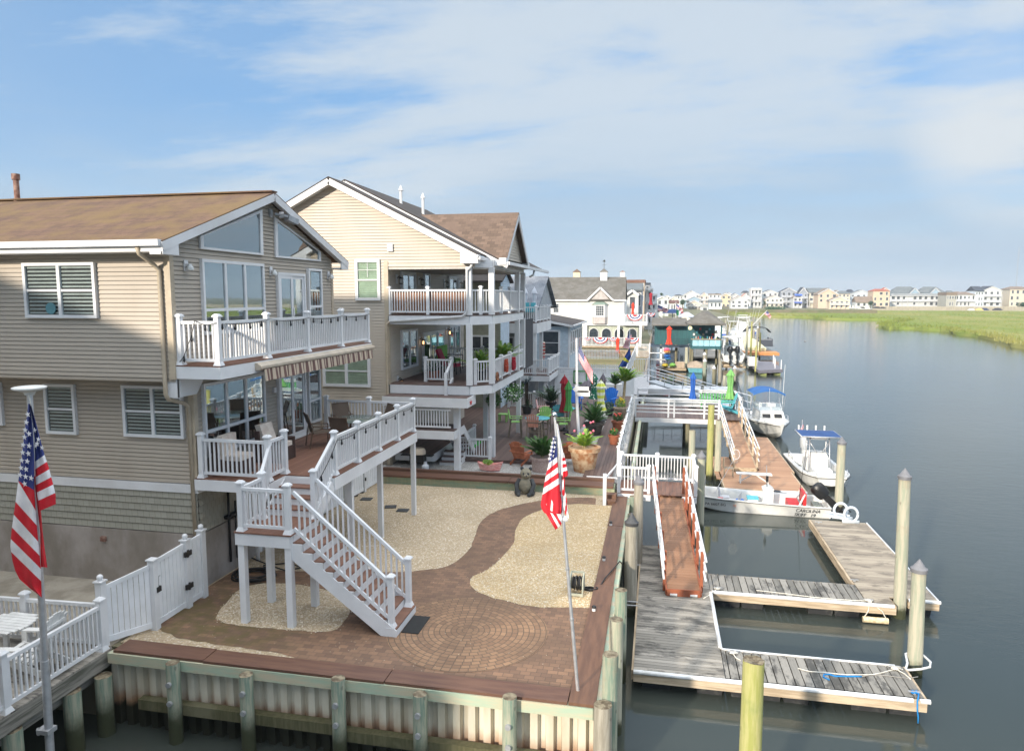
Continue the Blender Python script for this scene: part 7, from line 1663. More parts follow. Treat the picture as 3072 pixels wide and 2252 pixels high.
for a,c in zip(xs[:-1],xs[1:]):
    g_.quad((a[0],a[1],1.7),(c[0],c[1],1.7),(c[0] * .92,c[1] + .3,2.1),(a[0] * .92,a[1] + .3,2.1));b.beam((a[0] * .92,a[1] + .3,2.1),(c[0] * .92,c[1] + .3,2.1),.03,.03);b.beam((a[0],a[1],1.7),(a[0] * .92,a[1] + .3,2.1),.03,.03)
obj('windscreen_frame',b,ALU,cu);obj('windscreen',g_,GLASSC,cu)
b = MB();n = 10;bi = []
for i in range(n + 1):
    x_ = -1.05 + 2.1 * i / n;zz = 2.95 - .28 * abs(2 * i / n - 1) ** 2.2;bi.append((x_,zz))
for (a,za_),(c,zc_) in zip(bi[:-1],bi[1:]): b.quad((a,-.3,za_),(c,-.3,zc_),(c,1.6,zc_ + .02),(a,1.6,za_ + .02));b.quad((a,-.3,za_),(c,-.3,zc_),(c,-.34,zc_ - .12),(a,-.34,za_ - .12))
obj('bimini_top',b,SUNB,cu);b = MB()
for s in (-1,1): b.tube([(s * 1.05,-.3,2.66),(s * 1.1,.4,1.05)],.018,6);b.tube([(s * 1.05,1.55,2.66),(s * 1.1,.7,1.05)],.018,6)
b.tube([(0,-.34,3.05),(0,-.4,2.1)],.015,5);obj('bimini_frame',b,ALU,cu)
b = MB();rail_ = []
for i in range(9):
    q = .50 + .055 * i;r0 = cur(q);o0 = .35 * max(0,r0[4][2] - .3) if r0[4][1] < -BL_ * .42 else 0;rail_.append((r0[4][0] - .06,r0[4][1] - o0,r0[4][2] + .38))
for s in (-1,1):
    b.tube([(s * p[0],p[1],p[2]) for p in rail_],.016,6)
    for p in rail_[::2]: b.tube([(s * p[0],p[1],p[2]),(s * p[0],p[1],p[2] - .36)],.012,5)
obj('bow_rail',b,ALU,cu,'all');b = MB();b.cyl((.98,.2,1.1),(1.12,.35,4.6),.02,.012,6);obj('antenna',b,WPL,cu);obj('helm_seat',MB().box(-.7,-.2,.7,1.2,1.1,1.9).box(.2,.7,.7,1.2,1.1,1.9),WPL,cu)
b = MB()
for i in range(3): b.tube([(-1.05,.2 + .6 * i,1.1),(-1.75 + .1 * i,1.2 + .7 * i,3.3)],[.018,.006],5)
obj('fishing_rod',b,BLK,cu)
place(cu,(7.35,49.6,WL - .05),.10)
# ================================================================== MIDDLE DISTANCE
WS = M('white_siding',(.62,.62,.60),.6,(.56,.56,.54),.6);BLUS = M('pale_blue_siding',srgb(188,204,216),.6);GRS = M('grey_siding',srgb(160,164,168),.6);OLV = M('olive_siding',srgb(146,146,128),.6);DKW = M('dark_window_glass',(.03,.04,.05),.08,(.05,.06,.07),2)
LPAN = M('lattice_panel',(.72,.74,.76),.6)
# house between the cream house and the slate roofed one
h = thing('olive_house','small house with dark roof and pale blue gable glimpsed through the cream house porch','house',(-13,45,0))
gx3 = -9.6;r0 = PX('r3',592,200,gx3);e0 = PX('r3',530,308,gx3);hw = r0.y - e0.y
yr3,zr3,ze3 = r0.y,r0.z,e0.z
b = MB();slab(b,[(gx3 + .2,yr3 - hw,ze3),(gx3 + .2,yr3,zr3),(-22,yr3,zr3),(-22,yr3 - hw,ze3)],.12);slab(b,[(gx3 + .2,yr3,zr3),(gx3 + .2,yr3 + hw,ze3),(-22,yr3 + hw,ze3),(-22,yr3,zr3)],.12);obj('roof',b,ROOFD,h)
yn = yr3 - hw + .4;yf = yr3 + hw - .4
b = MB();b.box(-22,gx3 - .05,yn,yf,.2,ze3 - .1);siding(b,'-y',yn,[(-22,.3),(gx3,.3),(gx3,5.9),(-22,5.9)],.15);obj('wall',b,OLV,h)
b = MB();siding(b,'+x',gx3,[(yn,5.9),(yf,5.9),(yf,ze3 - .1),(yr3,zr3 - .15),(yn,ze3 - .1)],.15);b.prism([(yn,ze3 - .2),(yf,ze3 - .2),(yr3,zr3 - .2)],'x',-22,gx3 - .06);b.box(gx3 - .2,gx3 - .03,yn,yf,.2,5.9);obj('gable_wall',b,BLUS,h)
window(h,'-y',yn,-11.6,-10.0,3.9,5.0,2,hung=False,glass=DKW,fw=.1)
# slate roofed house with two white decks
h = thing('slate_roof_house','grey house with slate-grey roof and two stacked white decks beyond the terrace','house',(-12,51,0))
b = MB();slab(b,[(-8.0,48.0,6.6),(-8.0,52.6,8.92),(-26,52.6,8.92),(-26,48.0,6.6)],.12);slab(b,[(-8.0,52.6,8.92),(-8.0,57.2,6.6),(-26,57.2,6.6),(-26,52.6,8.92)],.12);obj('roof',b,ROOFS,h)
b = MB();b.box(-26,-9.6,49.2,56.4,.2,6.7);b.prism([(49.2,6.65),(56.4,6.65),(52.6,8.75)],'x',-25,-8.25);siding(b,'-y',49.2,[(-26,.3),(-9.6,.3),(-9.6,6.6),(-26,6.6)],.15);obj('wall',b,GRS,h)
for z,x1_,y1_,zb in ((5.67,-8.0,53.6,4.95),(2.12,-7.12,52.2,1.7)):
    b = MB();b.box(-12.5,x1_,47.2,y1_,z - .05,z);obj('deck_floor',b,PATX,h);b = MB();b.box(-12.5,x1_ + .03,47.15,47.2,zb,z - .06);b.box(x1_,x1_ + .05,47.2,y1_,zb,z - .06);obj('deck_fascia',b,WTRIM,h)
    railing(h,(-12.2,47.25,z),(x1_ - .05,47.25,z),h=1.02,posts=[.45,1],skirt=False,sp=.14);railing(h,(x1_ - .05,47.25,z),(x1_ - .05,y1_,z),h=1.02,posts=[.25,.5,.75,1],skirt=False,sp=.14)
for x,y,z0_,z1_ in ((-8.15,47.4,2.12,5.0),(-8.15,50.2,2.12,5.0),(-8.2,48.6,.3,1.75),(-7.3,51.8,.3,1.75),(-7.35,47.4,.3,1.75)): obj('support_post',MB().box(x - .12,x + .12,y - .12,y + .12,z0_,z1_),WTRIM,h)
window(h,'-y',49.2,-10.9,-9.9,3.2,4.6,1,glass=DKW,fw=.1);window(h,'-y',49.2,-13.5,-12.2,3.2,4.6,1,glass=DKW,fw=.1)
b = MB();b.beam((-7.0,52.3,1.9),(-4.9,54.5,.5),.9,.3);tag(obj('stair_ramp',b,GRS,None),'grey sloping stair side descending from the slate roofed house deck','stairs')
for x,lab in ((-9.0,'left of two closed white umbrellas on the upper deck of the slate roofed house'),(-8.35,'right of two closed white umbrellas on the upper deck of the slate roofed house')): umbrella(x,48.4,5.67,2.35,UW,lab,canlen=1.5)
b = MB();b.box(-9.0,-8.2,47.9,48.6,6.35,6.42);t = thing('deck_chair_set','turquoise high-backed chairs behind the upper white deck railing','chair',(-8.6,48,5.67));obj('seat',b,TEALP,t);b = MB();b.box(-8.95,-8.6,47.8,47.85,6.4,7.0);b.box(-8.5,-8.15,47.8,47.85,6.4,7.0);obj('backrest',b,TEALP,t)
q = PY('w1',492,930,47.5);q2 = PY('w1',492,1095,47.5);b = MB()
for i in range(9): z = q.z + (q2.z - q.z) * i / 8;b.tube([(q.x + .09 * math.cos(a),47.6 + .09 * math.sin(a),z - .03 * (a % 2)) for a in range(7)],.02,4);b.tube([(q.x,47.6,z + .05),(q.x,47.6,z - .2)],.05,6)
tag(obj('windsock',b,stripes_mat('red_white_stripe',2,.22,srgb(196,60,50),srgb(226,210,196)),None,'all'),'red and white striped windsock hanging over the lower deck of the slate roofed house','windsock')
# grey sunroom
h = thing('sunroom','pale grey sunroom with dark lean-to roof and tall white windows','house',(-9,62,0))
b = MB();b.box(-16,-7.4,60.0,71,.2,4.9);siding(b,'-y',60,[(-16,.3),(-7.4,.3),(-7.4,4.8),(-16,4.8)],.15);obj('wall',b,BLUS,h);b = MB();slab(b,[(-7.0,59.5,5.02),(-7.0,71.3,5.02),(-13.5,71.3,6.2),(-13.5,59.5,6.2)],.1);obj('roof',b,ROOFD,h)
b = MB();b.box(-7.0,-6.88,59.45,71.3,4.9,5.03);b.beam((-7.0,59.47,4.93),(-13.5,59.47,6.11),.05,.18);b.box(-7.42,-7.3,59.94,60.06,.3,4.8);obj('gutter',b,WTRIM,h)
window(h,'-y',60,-9.75,-8.1,2.4,4.6,1,glass=DKW,fw=.16);window(h,'-y',60,-12.4,-10.5,2.4,4.6,1,glass=DKW,fw=.16)
for i in range(6): window(h,'+x',-7.4,60.7 + i * 1.7,61.9 + i * 1.7,2.4,4.5,1,glass=DKW,fw=.14)
b = MB();b.lathe((-7.9,58.5,.3),[(1.0,0),(1.0,.35),(.9,.5),(.1,.85)],20);tag(obj('tarpaulin',b,M('orange_brown_cloth',srgb(178,92,66),.8),None,True),'orange-brown tent-shaped cover standing by the sunroom','cover')
# lattice topped fence across the end of the terrace
lf2 = thing('lattice_fence','white panel fence with lattice top closing off the far end of the terrace','fence',(-6,52,0));fy2 = 51.2
b = MB();b.box(-9.2,-1.6,fy2,fy2 + .05,.3,1.75);obj('panel',b,FNC,lf2);b = MB()
for i in range(80):
    x = -9.2 + i * .1
    for s in (-1,1):
        xa,xb = x,x + s * .42;b.beam((max(-9.2,min(-1.6,xa)),fy2 + .02 + .01 * s,1.8),(max(-9.2,min(-1.6,xb)),fy2 + .02 + .01 * s,2.22),.012,.035,up=(1,0,0))
obj('lattice',b,LPAN,lf2);b = MB();b.box(-9.2,-1.6,fy2 - .02,fy2 + .07,1.73,1.82);b.box(-9.2,-1.6,fy2 - .02,fy2 + .07,2.2,2.28)
for i in range(5): x = -9.2 + i * 1.9;b.box(x - .06,x + .06,fy2 - .05,fy2 + .1,.3,2.35)
obj('frame',b,WHITE,lf2)
q = PY('w1',935,1245,fy2 - .1);b = MB();w_ = .5
for a in ((-w_,-w_ + .09),(w_ - .09,w_)): b.box(q.x - .2 + a[0],q.x - .2 + a[1],fy2 - .12,fy2 - .08,q.z - .95,q.z)
b.box(q.x - .2 - w_,q.x - .2 + w_,fy2 - .12,fy2 - .08,q.z - .09,q.z);b.box(q.x - .2 - w_,q.x - .2 + w_,fy2 - .12,fy2 - .08,q.z - .95,q.z - .86);tag(obj('wall_decoration',b,GR),'empty green picture frame hung on the lattice fence','wall decoration')
b = MB();b.box(-5.2,-2.4,50.2,50.3,.4,1.2);b.box(-5.2,-2.4,50.2,50.9,1.2,1.26);tag(obj('serving_counter',b,WPL),'low white counter standing before the lattice fence','counter')
rr_ = thing('inner_railing','white picket railing between the covered patio and the terrace corner','railing',(-8,44,.4));railing(rr_,(-9.2,43.8,.4),(-5.9,43.8,.4),h=.95,posts=[0,.5,1],skirt=False)
# white picket fences and stair walk of the next lots
def picket(name,lab,p0,p1,z,h,sp=.17,w=.09,pts=True,mat=None):
    t = thing(name,lab,'fence',(*p0,z));b = MB();L = math.hypot(p1[0] - p0[0],p1[1] - p0[1]);n = int(L / sp);dx,dy = (p1[0] - p0[0]) / L,(p1[1] - p0[1]) / L
    for i in range(n + 1): x,y = p0[0] + dx * i * sp,p0[1] + dy * i * sp;b.beam((x,y,z + .05),(x,y,z + h),.02,w,up=(dx,dy,0));
    obj('picket',b,mat or WHITE,t);b = MB();b.beam((*p0,z + .25),(*p1,z + .25),.04,.09);b.beam((*p0,z + h - .2),(*p1,z + h - .2),.04,.09);obj('rail',b,mat or WHITE,t);return t
picket('picket_fence','white pointed picket fence in front of the flowers of the white arched-porch house',(-10.6,81.0),(-4.3,81.6),.25,1.15)
picket('picket_fence','lower white picket fence in front of the brown grass strip',(-8.6,65.0),(-3.4,65.2),.25,1.0)
structure('dry_grass',MB().box(-12,-1.3,65.4,87.5,-.2,.02),M('dry_brown_grass',srgb(150,128,92),.95,srgb(120,122,70),2))
wk = thing('walkway','white railed walkway with grey ramp along the bulkhead before the inlet','walkway',(-1.6,62,.3));b = MB();boards(b,-2.4,-.6,52.0,66.0,.34,'y',.3,.02);obj('deck_floor',b,M('pale_grey_boards',srgb(172,172,174),.7),wk)
railing(wk,(-2.45,53,.34),(-2.45,88,.34),h=1.25,posts=[0,.1,.2,.3,.4,.6,.8],skirt=False,sp=.2);railing(wk,(-2.4,88.4,-.3),(-.9,88.4,-.3),h=1.9,posts=[0,1],skirt=False,sp=.15,bw=.06)
railing(wk,(-2.4,66.0,.34),(-.7,66.0,.34),h=1.4,posts=[0,1],skirt=False,sp=.15)
b = MB();b.box(-1.2,-.95,60,89.2,-2.4,.1);b.box(-12,-.95,87.5,87.8,-2.4,.1);obj('timber_wall',b,TIMB,wk)
sw_ = thing('inlet_bulkhead','brown timber sheet bulkhead of the lot beyond the inlet','bulkhead',(-1,95.5,-1));b = MB();x = -12
while x < -.9: b.box(x,x + .28,95.3,95.45,-2.4,.1);x += .3
b.box(-12,-.9,95.2,95.5,.1,.3);b.box(-1.25,-1.0,95.4,140,-2.4,.3);obj('planks',b,TIMB,sw_)
# white house with arched porch
H = thing('white_house','white clapboard house with grey shingle roof, cupolas and arched porch hung with bunting','house',(-10,100,0));wy = 100.0
b = MB();b.box(-16.5,-4.68,wy + .03,110,3.5,7.0);b.box(-16.5,-9.7,wy + .03,110,.3,3.5);b.box(-9.7,-2.6,wy + .5,110,.3,3.4);siding(b,'-y',wy,[(-16.5,3.55),(-4.68,3.55),(-4.68,7.0),(-16.5,7.0)],.2,.03);siding(b,'-y',wy,[(-16.5,.3),(-9.7,.3),(-9.7,3.5),(-16.5,3.5)],.2,.03);obj('wall',b,WS,H)
b = MB();slab(b,[(-16.8,wy - .4,7.0),(-4.4,wy - .4,7.0),(-4.6,wy + 5,10.25),(-16.8,wy + 5,10.25)],.15);slab(b,[(-4.6,wy + 5,10.25),(-4.6,wy + 10,7.0),(-16.8,wy + 10,7.0),(-16.8,wy + 5,10.25)],.15)
pk = (-7.9,8.75)
b.add([(pk[0],wy - .5,pk[1]),(-6.1,wy - .5,7.0),(-6.1,wy,7.05),(pk[0],wy + 2.6,8.75),(-9.7,wy - .5,7.0),(-9.7,wy,7.05)],[(0,1,2,3),(4,0,3,5)]);obj('roof',b,ROOFW,H)
b = MB();b.beam((pk[0],wy - .52,pk[1] - .1),(-6.1,wy - .52,6.9),.06,.25);b.beam((pk[0],wy - .52,pk[1] - .1),(-9.7,wy - .52,6.9),.06,.25);b.box(-16.8,-9.6,wy - .5,wy - .38,6.8,7.0);b.box(-6.1,-4.4,wy - .5,wy - .38,6.8,7.0);b.box(-16.5,-1.35,wy - .06,wy,3.4,3.62);b.box(-4.75,-4.6,wy - .07,wy + .05,3.6,7.0);b.box(-11.2,-11.05,wy - .06,wy,3.6,7.0);obj('trim',b,WTRIM,H)
obj('gable_wall',MB().prism([(-9.2,7.0),(-6.6,7.0),(pk[0],8.45)],'y',wy - .3,wy - .05),M('mauve_grey_shingle_wall',srgb(190,182,178),.8),H)
b = MB();b.prism([(-9.0,wy),(-8.7,wy - .6),(-7.2,wy - .6),(-6.85,wy)],'z',3.66,4.6);obj('bay_base',b,MT['mauve_grey_shingle_wall'],H);b = MB();b.prism([(-9.0,wy),(-8.7,wy - .6),(-7.2,wy - .6),(-6.85,wy)],'z',4.6,6.35);bay = obj('bay_window',b,WTRIM,H)
g = MB();g.box(-8.45,-7.4,wy - .63,wy - .605,4.8,6.15);obj('pane',g,DKW,bay);g = MB()
for i in range(5): g.box(-8.47 + i * .262,-8.43 + i * .262,wy - .65,wy - .632,4.8,6.15)
for i in range(5): g.box(-8.45,-7.4,wy - .652,wy - .634,4.8 + i * .33,4.84 + i * .33)
obj('glazing_bar',g,WTRIM,bay);b = MB();b.add([(-9.15,wy,6.3),(-8.75,wy - .7,6.3),(-7.15,wy - .7,6.3),(-6.7,wy,6.3),(-8.4,wy,6.8),(-7.5,wy,6.8)],[(0,1,4),(1,2,5,4),(2,3,5)]);obj('bay_roof',b,M('green_copper',srgb(140,158,146),.6),H)
window(H,'-y',wy,-14.6,-13.65,5.1,6.5,1,glass=DKW,fw=.12,grid=(3,4,5.2,6.4))
# porch with arches
b = MB();b.box(-10,-2.6,wy + .4,wy + .5,.4,3.5);obj('porch_back',b,M('sage_trim',srgb(186,192,176),.7),H)
for i in range(4):
    cx = -8.8 + i * 1.78;b = MB();pts = [(cx - .66,.9)] + [(cx - .66 * math.cos(a * math.pi / 10),2.35 + .66 * math.sin(a * math.pi / 10)) for a in range(11)] + [(cx + .66,.9)];b.prism(pts,'y',wy + .36,wy + .39);obj('arched_window',b,DKW,H)
    b = MB();b.tube([(p[0],wy + .34,p[1]) for p in pts],.06,6);obj('arch_trim',b,WTRIM,H,'all')
b = MB();b.box(-16.5,-1.4,wy - .5,wy + .4,.3,.55);obj('porch_floor',b,TIMB,H)
for x in (-5.3,-2.3): obj('column',MB().box(x - .16,x + .16,wy - .6,wy - .3,.5,3.45),WTRIM,H)
obj('balcony_floor',MB().box(-4.7,-1.4,wy - .6,wy + 9,3.45,3.7),WTRIM,H)
railing(H,(-4.6,wy - .5,3.7),(-1.5,wy - .5,3.7),h=1.25,posts=[0,1],skirt=False,sp=.16,bw=.06);railing(H,(-1.5,wy - .5,3.7),(-1.5,wy + 8.8,3.7),h=1.25,posts=[.5,1],skirt=False,sp=.2,bw=.06);railing(H,(-9.95,wy - .5,.5),(-2.3,wy - .5,.5),h=1.25,posts=[0,.5,1],skirt=False,sp=.18,bw=.07)
for cx,cy,w,z0_,z1_,z2_,wm,rm in ((-7.8,wy + 4.6,1.0,9.3,10.95,11.5,WTRIM,ROOFW),(-11.9,wy + 6,1.0,9.6,11.0,11.5,M('peach_siding',srgb(228,204,176),.6),ROOF2),(-5.2,wy + 6,.7,9.6,11.0,11.2,WTRIM,RUST)):
    b = MB();b.box(cx - w/2,cx + w/2,cy - w/2,cy + w/2,z0_,z1_);c_ = obj('cupola',b,wm,H);b = MB();k = w * .6;b.add([(cx-k,cy-k,z1_),(cx+k,cy-k,z1_),(cx+k,cy+k,z1_),(cx-k,cy+k,z1_),(cx,cy,z2_)],[(0,1,4),(1,2,4),(2,3,4),(3,0,4),(3,2,1,0)]);obj('cupola_roof',b,rm,c_)
b = MB();b.cyl((-7.8,wy + 4.6,11.4),(-7.8,wy + 4.6,12.6),.03,.03,6);b.beam((-8.1,wy + 4.6,12.0),(-7.5,wy + 4.6,12.0),.03,.03);b.add([(-8.1,wy + 4.6,12.45),(-7.6,wy + 4.6,12.4),(-7.7,wy + 4.6,12.75)],[(0,1,2)]);obj('weathervane',b,BLK,H)
def bunting(cx,cz,r,y,lab):
    t = thing('bunting_fan',lab,'bunting',(cx,y,cz),0,'red white and blue bunting fans');mb = MB();fm = [];n = 14
    for (a,c_,m) in ((0,.3,0),(.3,.52,1),(.52,.7,2),(.7,.88,1),(.88,1,0)):
        for i in range(n):
            t0,t1 = math.pi + math.pi * i / n,math.pi + math.pi * (i + 1) / n;w0 = .05 * (i % 2);w1 = .05 * ((i + 1) % 2)
            mb.quad((cx + r*a*math.cos(t0),y - w0,cz + r*.8*a*math.sin(t0)),(cx + r*a*math.cos(t1),y - w1,cz + r*.8*a*math.sin(t1)),(cx + r*c_*math.cos(t1),y - w1,cz + r*.8*c_*math.sin(t1)),(cx + r*c_*math.cos(t0),y - w0,cz + r*.8*c_*math.sin(t0)));fm.append(m)
    obj('cloth',mb,None,t,mats=[FR_,FW,FB],fm=fm)
bunting(-3.1,4.95,1.05,wy - .62,'large bunting fan on the upper balcony railing of the white house');bunting(-7.8,1.75,1.05,wy - .62,'large bunting fan on the lower porch railing, under the bay window');bunting(-6.0,1.75,.6,wy - .62,'small bunting fan on the lower porch railing, right of the large one');bunting(-3.4,1.75,.95,wy - .62,'large bunting fan on the lower porch railing behind the blue flag');bunting(-9.6,1.75,.5,wy - .62,'small bunting fan at the left end of the lower porch railing');bunting(-1.0,5.1,.6,wy + 3,'small bunting fan by the spiral stair')
f = MB()
for i in range(60): leafclump(f,(-10.3 + i * .11,82.4 + random.uniform(-.4,.4),.6 + random.uniform(0,.45)),.3,26,.07,.8)
tag(obj('flower_bed',f,M('mixed_flowering_plants',srgb(132,140,78),.7,srgb(196,140,120),5)),'bed of mixed flowers and shrubs behind the pointed picket fence','plants')
umbrella(-3.4,wy - .2,3.7,2.9,UO,'closed orange-red umbrella on the balcony of the white house',canlen=1.9,r=.18)
umbrella(-4.9,90.5,.0,2.3,UO,'closed orange-red umbrella beside the large bunting below the balcony',canlen=2.0,r=.22)
# spiral stair, pots
ss = thing('spiral_stair','grey-white spiral staircase beside the white house','stairs',(-.3,112,.3));b = MB();b.cyl((-.3,112,.3),(-.3,112,5.4),.06,.06,8);obj('pole',b,WTRIM,ss);b = MB()
for i in range(20): a = i * .5;b.add([(-.3,112,.5 + i * .2),(-.3 + 1.1*math.cos(a),112 + 1.1*math.sin(a),.5 + i*.2),(-.3 + 1.1*math.cos(a+.5),112 + 1.1*math.sin(a+.5),.5 + i*.2)],[(0,1,2)]);b.cyl((-.3 + 1.1*math.cos(a),112 + 1.1*math.sin(a),.5 + i*.2),(-.3 + 1.1*math.cos(a),112 + 1.1*math.sin(a),1.5 + i*.2),.025,.025,4)
b.tube([(-.3 + 1.1*math.cos(i*.25),112 + 1.1*math.sin(i*.25),1.5 + i*.1) for i in range(40)],.04,5);obj('step',b,WTRIM,ss)
# teal tiki bar on piles
tb_ = thing('dock_bar','teal timber dock bar with hipped shingle roof and pale blue counter standing over the water','bar',(6,94,1));TL = M('teal_paint',srgb(44,96,100),.7,srgb(34,80,86),1.5,(6,6,.6));PB = M('pale_blue_panel',srgb(160,208,222),.6)
obj('back_wall',MB().box(-.4,4.1,99.5,99.7,.9,3.7),TL,tb_);obj('back_wall',MB().box(3.9,7.4,97,97.2,1.2,4.2),TL,tb_)
b = MB();b.box(4.1,7.8,91,91.15,.95,1.3);
for x in (4.15,7.72): b.box(x - .09,x + .09,91.0,91.2,1.2,4.1)
b.box(3.9,7.9,90.9,91.1,3.85,4.1);b.box(4.1,7.8,91.2,97,.95,1.15);b.box(7.65,7.8,91.2,97,1.1,2.2);obj('frame',b,TL,tb_)
b = MB()
for i in range(5): b.box(4.3 + i * .69,4.94 + i * .69,91.02,91.06,1.32,2.1)
obj('counter_panel',b,PB,tb_);obj('counter_top',MB().box(4.1,7.8,90.8,91.5,2.12,2.2),TIMB,tb_)
b = MB();k = .35;x0_,x1_,y0_,y1_,z_,zt_ = 3.6,8.2,90.4,97.6,4.1,5.6;b.add([(x0_,y0_,z_),(x1_,y0_,z_),(x1_,y1_,z_),(x0_,y1_,z_),(5.5,93.4,zt_),(6.3,94.6,zt_)],[(0,1,4),(1,2,5,4),(2,3,5),(3,0,4,5),(3,2,1,0)]);b.box(x0_,x1_,y0_,y1_,z_ - .18,z_ - .005);obj('roof',b,ROOFW,tb_)
b = MB();slab(b,[(-.8,97.5,3.65),(3.9,97.5,3.65),(3.9,101,4.5),(-.8,101,4.5)],.12);obj('roof',b,ROOFW,tb_)
for x,y in ((4.3,91.3),(6,91.3),(7.6,91.3),(4.3,96),(7.6,96),(6,94),(.5,98),(2.5,98)): obj('support_pile',MB().cyl((x,y,-2.4),(x,y,1.0),.15,.15,8),PILE_D,tb_)
obj('deck_floor',MB().box(-.9,4.1,96,101,.75,.9),M('navy_deck_edge',srgb(60,76,92),.7),tb_)
random.seed(21)
for i in range(12):
    x = 4.45 + i * .27;m,nm = [(TEALP,'turquoise'),(WPL,'white'),(CORAL,'coral'),(BLUEP,'blue'),(LIMEC,'lime green'),(BLK,'black')][i % 6];b = MB();b.cyl((x,91.3,2.2),(x,91.3,2.35 + random.random() * .25),.05,.04,8);tag(obj('bottle',b,m),f'{nm} bottle on the teal bar counter, {"left" if i < 6 else "right"} half of the counter','bottle','bottles on the dock bar counter')
for i in range(8): x = 4.6 + i * .4;m,nm = [(WPL,'white'),(TEALP,'turquoise'),(RED,'red'),(STONEP,'sand coloured')][i % 4];b = MB();b.box(x,x + .25,96.85,96.95,2.3 + (i % 3) * .35,2.6 + (i % 3) * .35);tag(obj('wall_sign',b,m),f'{nm} board on the back wall inside the teal bar, {"left" if i < 4 else "right"} one of its colour','sign','boards inside the dock bar')
b = MB();b.cyl((3.95,90.75,3.55),(3.95,90.85,3.55),.25,.25,16);tag(obj('round_lamp',b,M('cream_disc',srgb(240,232,190),.5)),'round cream disc lamp on the corner of the teal bar','lamp')
umbrella(1.45,92,1.0,2.7,UO,'closed orange-red umbrella in front of the teal wall',canlen=2.3,r=.3)
fe = thing('wire_fence','low dark wire railing on the deck below the teal wall','railing',(2,95,.9));b = MB()
for i in range(22): b.box(1.2 + i * .13,1.22 + i * .13,95.9,95.92,.9,1.9)
for z in (1.0,1.3,1.6,1.9): b.box(1.2,4.1,95.88,95.9,z,z + .03)
obj('mesh',b,BLK,fe)
# kayaks on their rack
rk = thing('kayak_rack','white post rack with horizontal arms on the float below the bulkhead','rack',(.5,88,-1.3));b = MB();b.box(.35,.6,88,88.2,-1.4,1.1)
for z in (.55,-.25,-1.15): b.box(-.9,1.5,88,88.12,z,z + .1)
obj('frame',b,WTRIM,rk)
def kayak(x,y,z,m,lab,l=2.8,w=.42):
    b = MB();n = 10;rw = []
    for i in range(n + 1):
        q = i / n;k = math.sin(math.pi * (.04 + .92 * q)) ** .7;yy = y + l * (q - .5)
        rw.append([(x + w * k * math.cos(a * math.pi / 4),yy,z + (.22 if a < 4 else .26) * k * math.sin(a * math.pi / 4) + .12 * (2*q-1)**2) for a in range(8)])
    for a,c_ in zip(rw[:-1],rw[1:]):
        for k in range(8): b.quad(a[k],a[(k+1) % 8],c_[(k+1) % 8],c_[k])
    b.add(rw[0],[tuple(range(8))]);tag(obj('kayak',b,m,None,True),lab,'kayak','stacked kayaks')
for x,z,m,c_ in ((1.15,.95,M('pink_kayak',srgb(236,96,126),.4),'pink topmost'),(1.2,.72,M('amber_kayak',srgb(236,170,84),.4),'amber second'),(1.2,.22,BLUEP,'sky blue third'),(1.3,-.12,M('azure_kayak',srgb(30,120,190),.4),'azure fourth'),(1.0,-.95,YEL,'yellow lowest left'),(1.9,-.9,LIMEC,'lime green lowest right')): kayak(x,88.6,z,m,c_ + ' kayak of the stack beside the timber bulkhead')
b = MB();b.box(.4,3.5,88,91,-1.5,-1.25);fl3 = tag(obj('float',b,TIMB),'timber float carrying the kayak rack and storage box','float');tag(obj('storage_box',MB().box(2.2,3.3,88.2,89.2,-1.22,-.5),STONEP),'beige dock storage box beside the kayaks','box')
# mid poles
for f,u,v,vt,m,cap,lab in (('q3',1370,1250,850,PILE_B,CAPWH,'white-capped piling left of the dark reflection before the twin-engine boat'),('q3',1545,1440,985,PILE_D,CAPWH,'dark piling with pale cap left of the light green umbrella'),('q3',1950,1300,985,PILE_W,CAPWH,'weathered piling with pale cone cap right of the light green umbrella'),('q3',1330,1560,1290,PILE_D,None,'short dark-topped piling behind the pier platform railing'),('q3',1755,1440,1130,PILE_G,None,'short piling with black top left of the light green umbrella'),('q3',1365,1100,720,PILE_W,CAPWH,'farther white-capped piling before the covered skiff'),('q3',1665,1330,850,PILE_W,None,'slim leaning pale piling by the twin-engine boat'),('q3',1020,1030,590,PILE_G,None,'green piling right of the storage box'),('q3',825,850,610,PILE_W,None,'pale piling left of the storage box'),('q4',960,1570,880,PILE_Y,None,'yellow-green piling in front of the grey float'),('q4',838,1250,290,PILE_Y,None,'tall yellow-green piling right of the twin-engine boat'),('q4',990,1200,430,PILE_W,CAPWH,'tall brown piling with white birdhouse top'),('q4',1060,1180,560,PILE_Y,None,'mossy piling with white cap behind the grey float'),('q4',905,1050,500,PILE_W,None,'slim brown piling in the cluster beside the sport boats'),('q4',60,1560,1060,PILE_W,None,'bleached piling at the left side of the twin-engine boat')):
    q = PZ(f,u,v,WL);tp = PY(f,u,vt,q.y).z;wpx = {'q3': 6.44,'q4': 8.26}[f];r = (33 if f == 'q3' else 22) / wpx / FPX * q.y;pile(q.x,q.y,tp,max(.12,min(r,.24)),m,cap,lab,ch=.25)
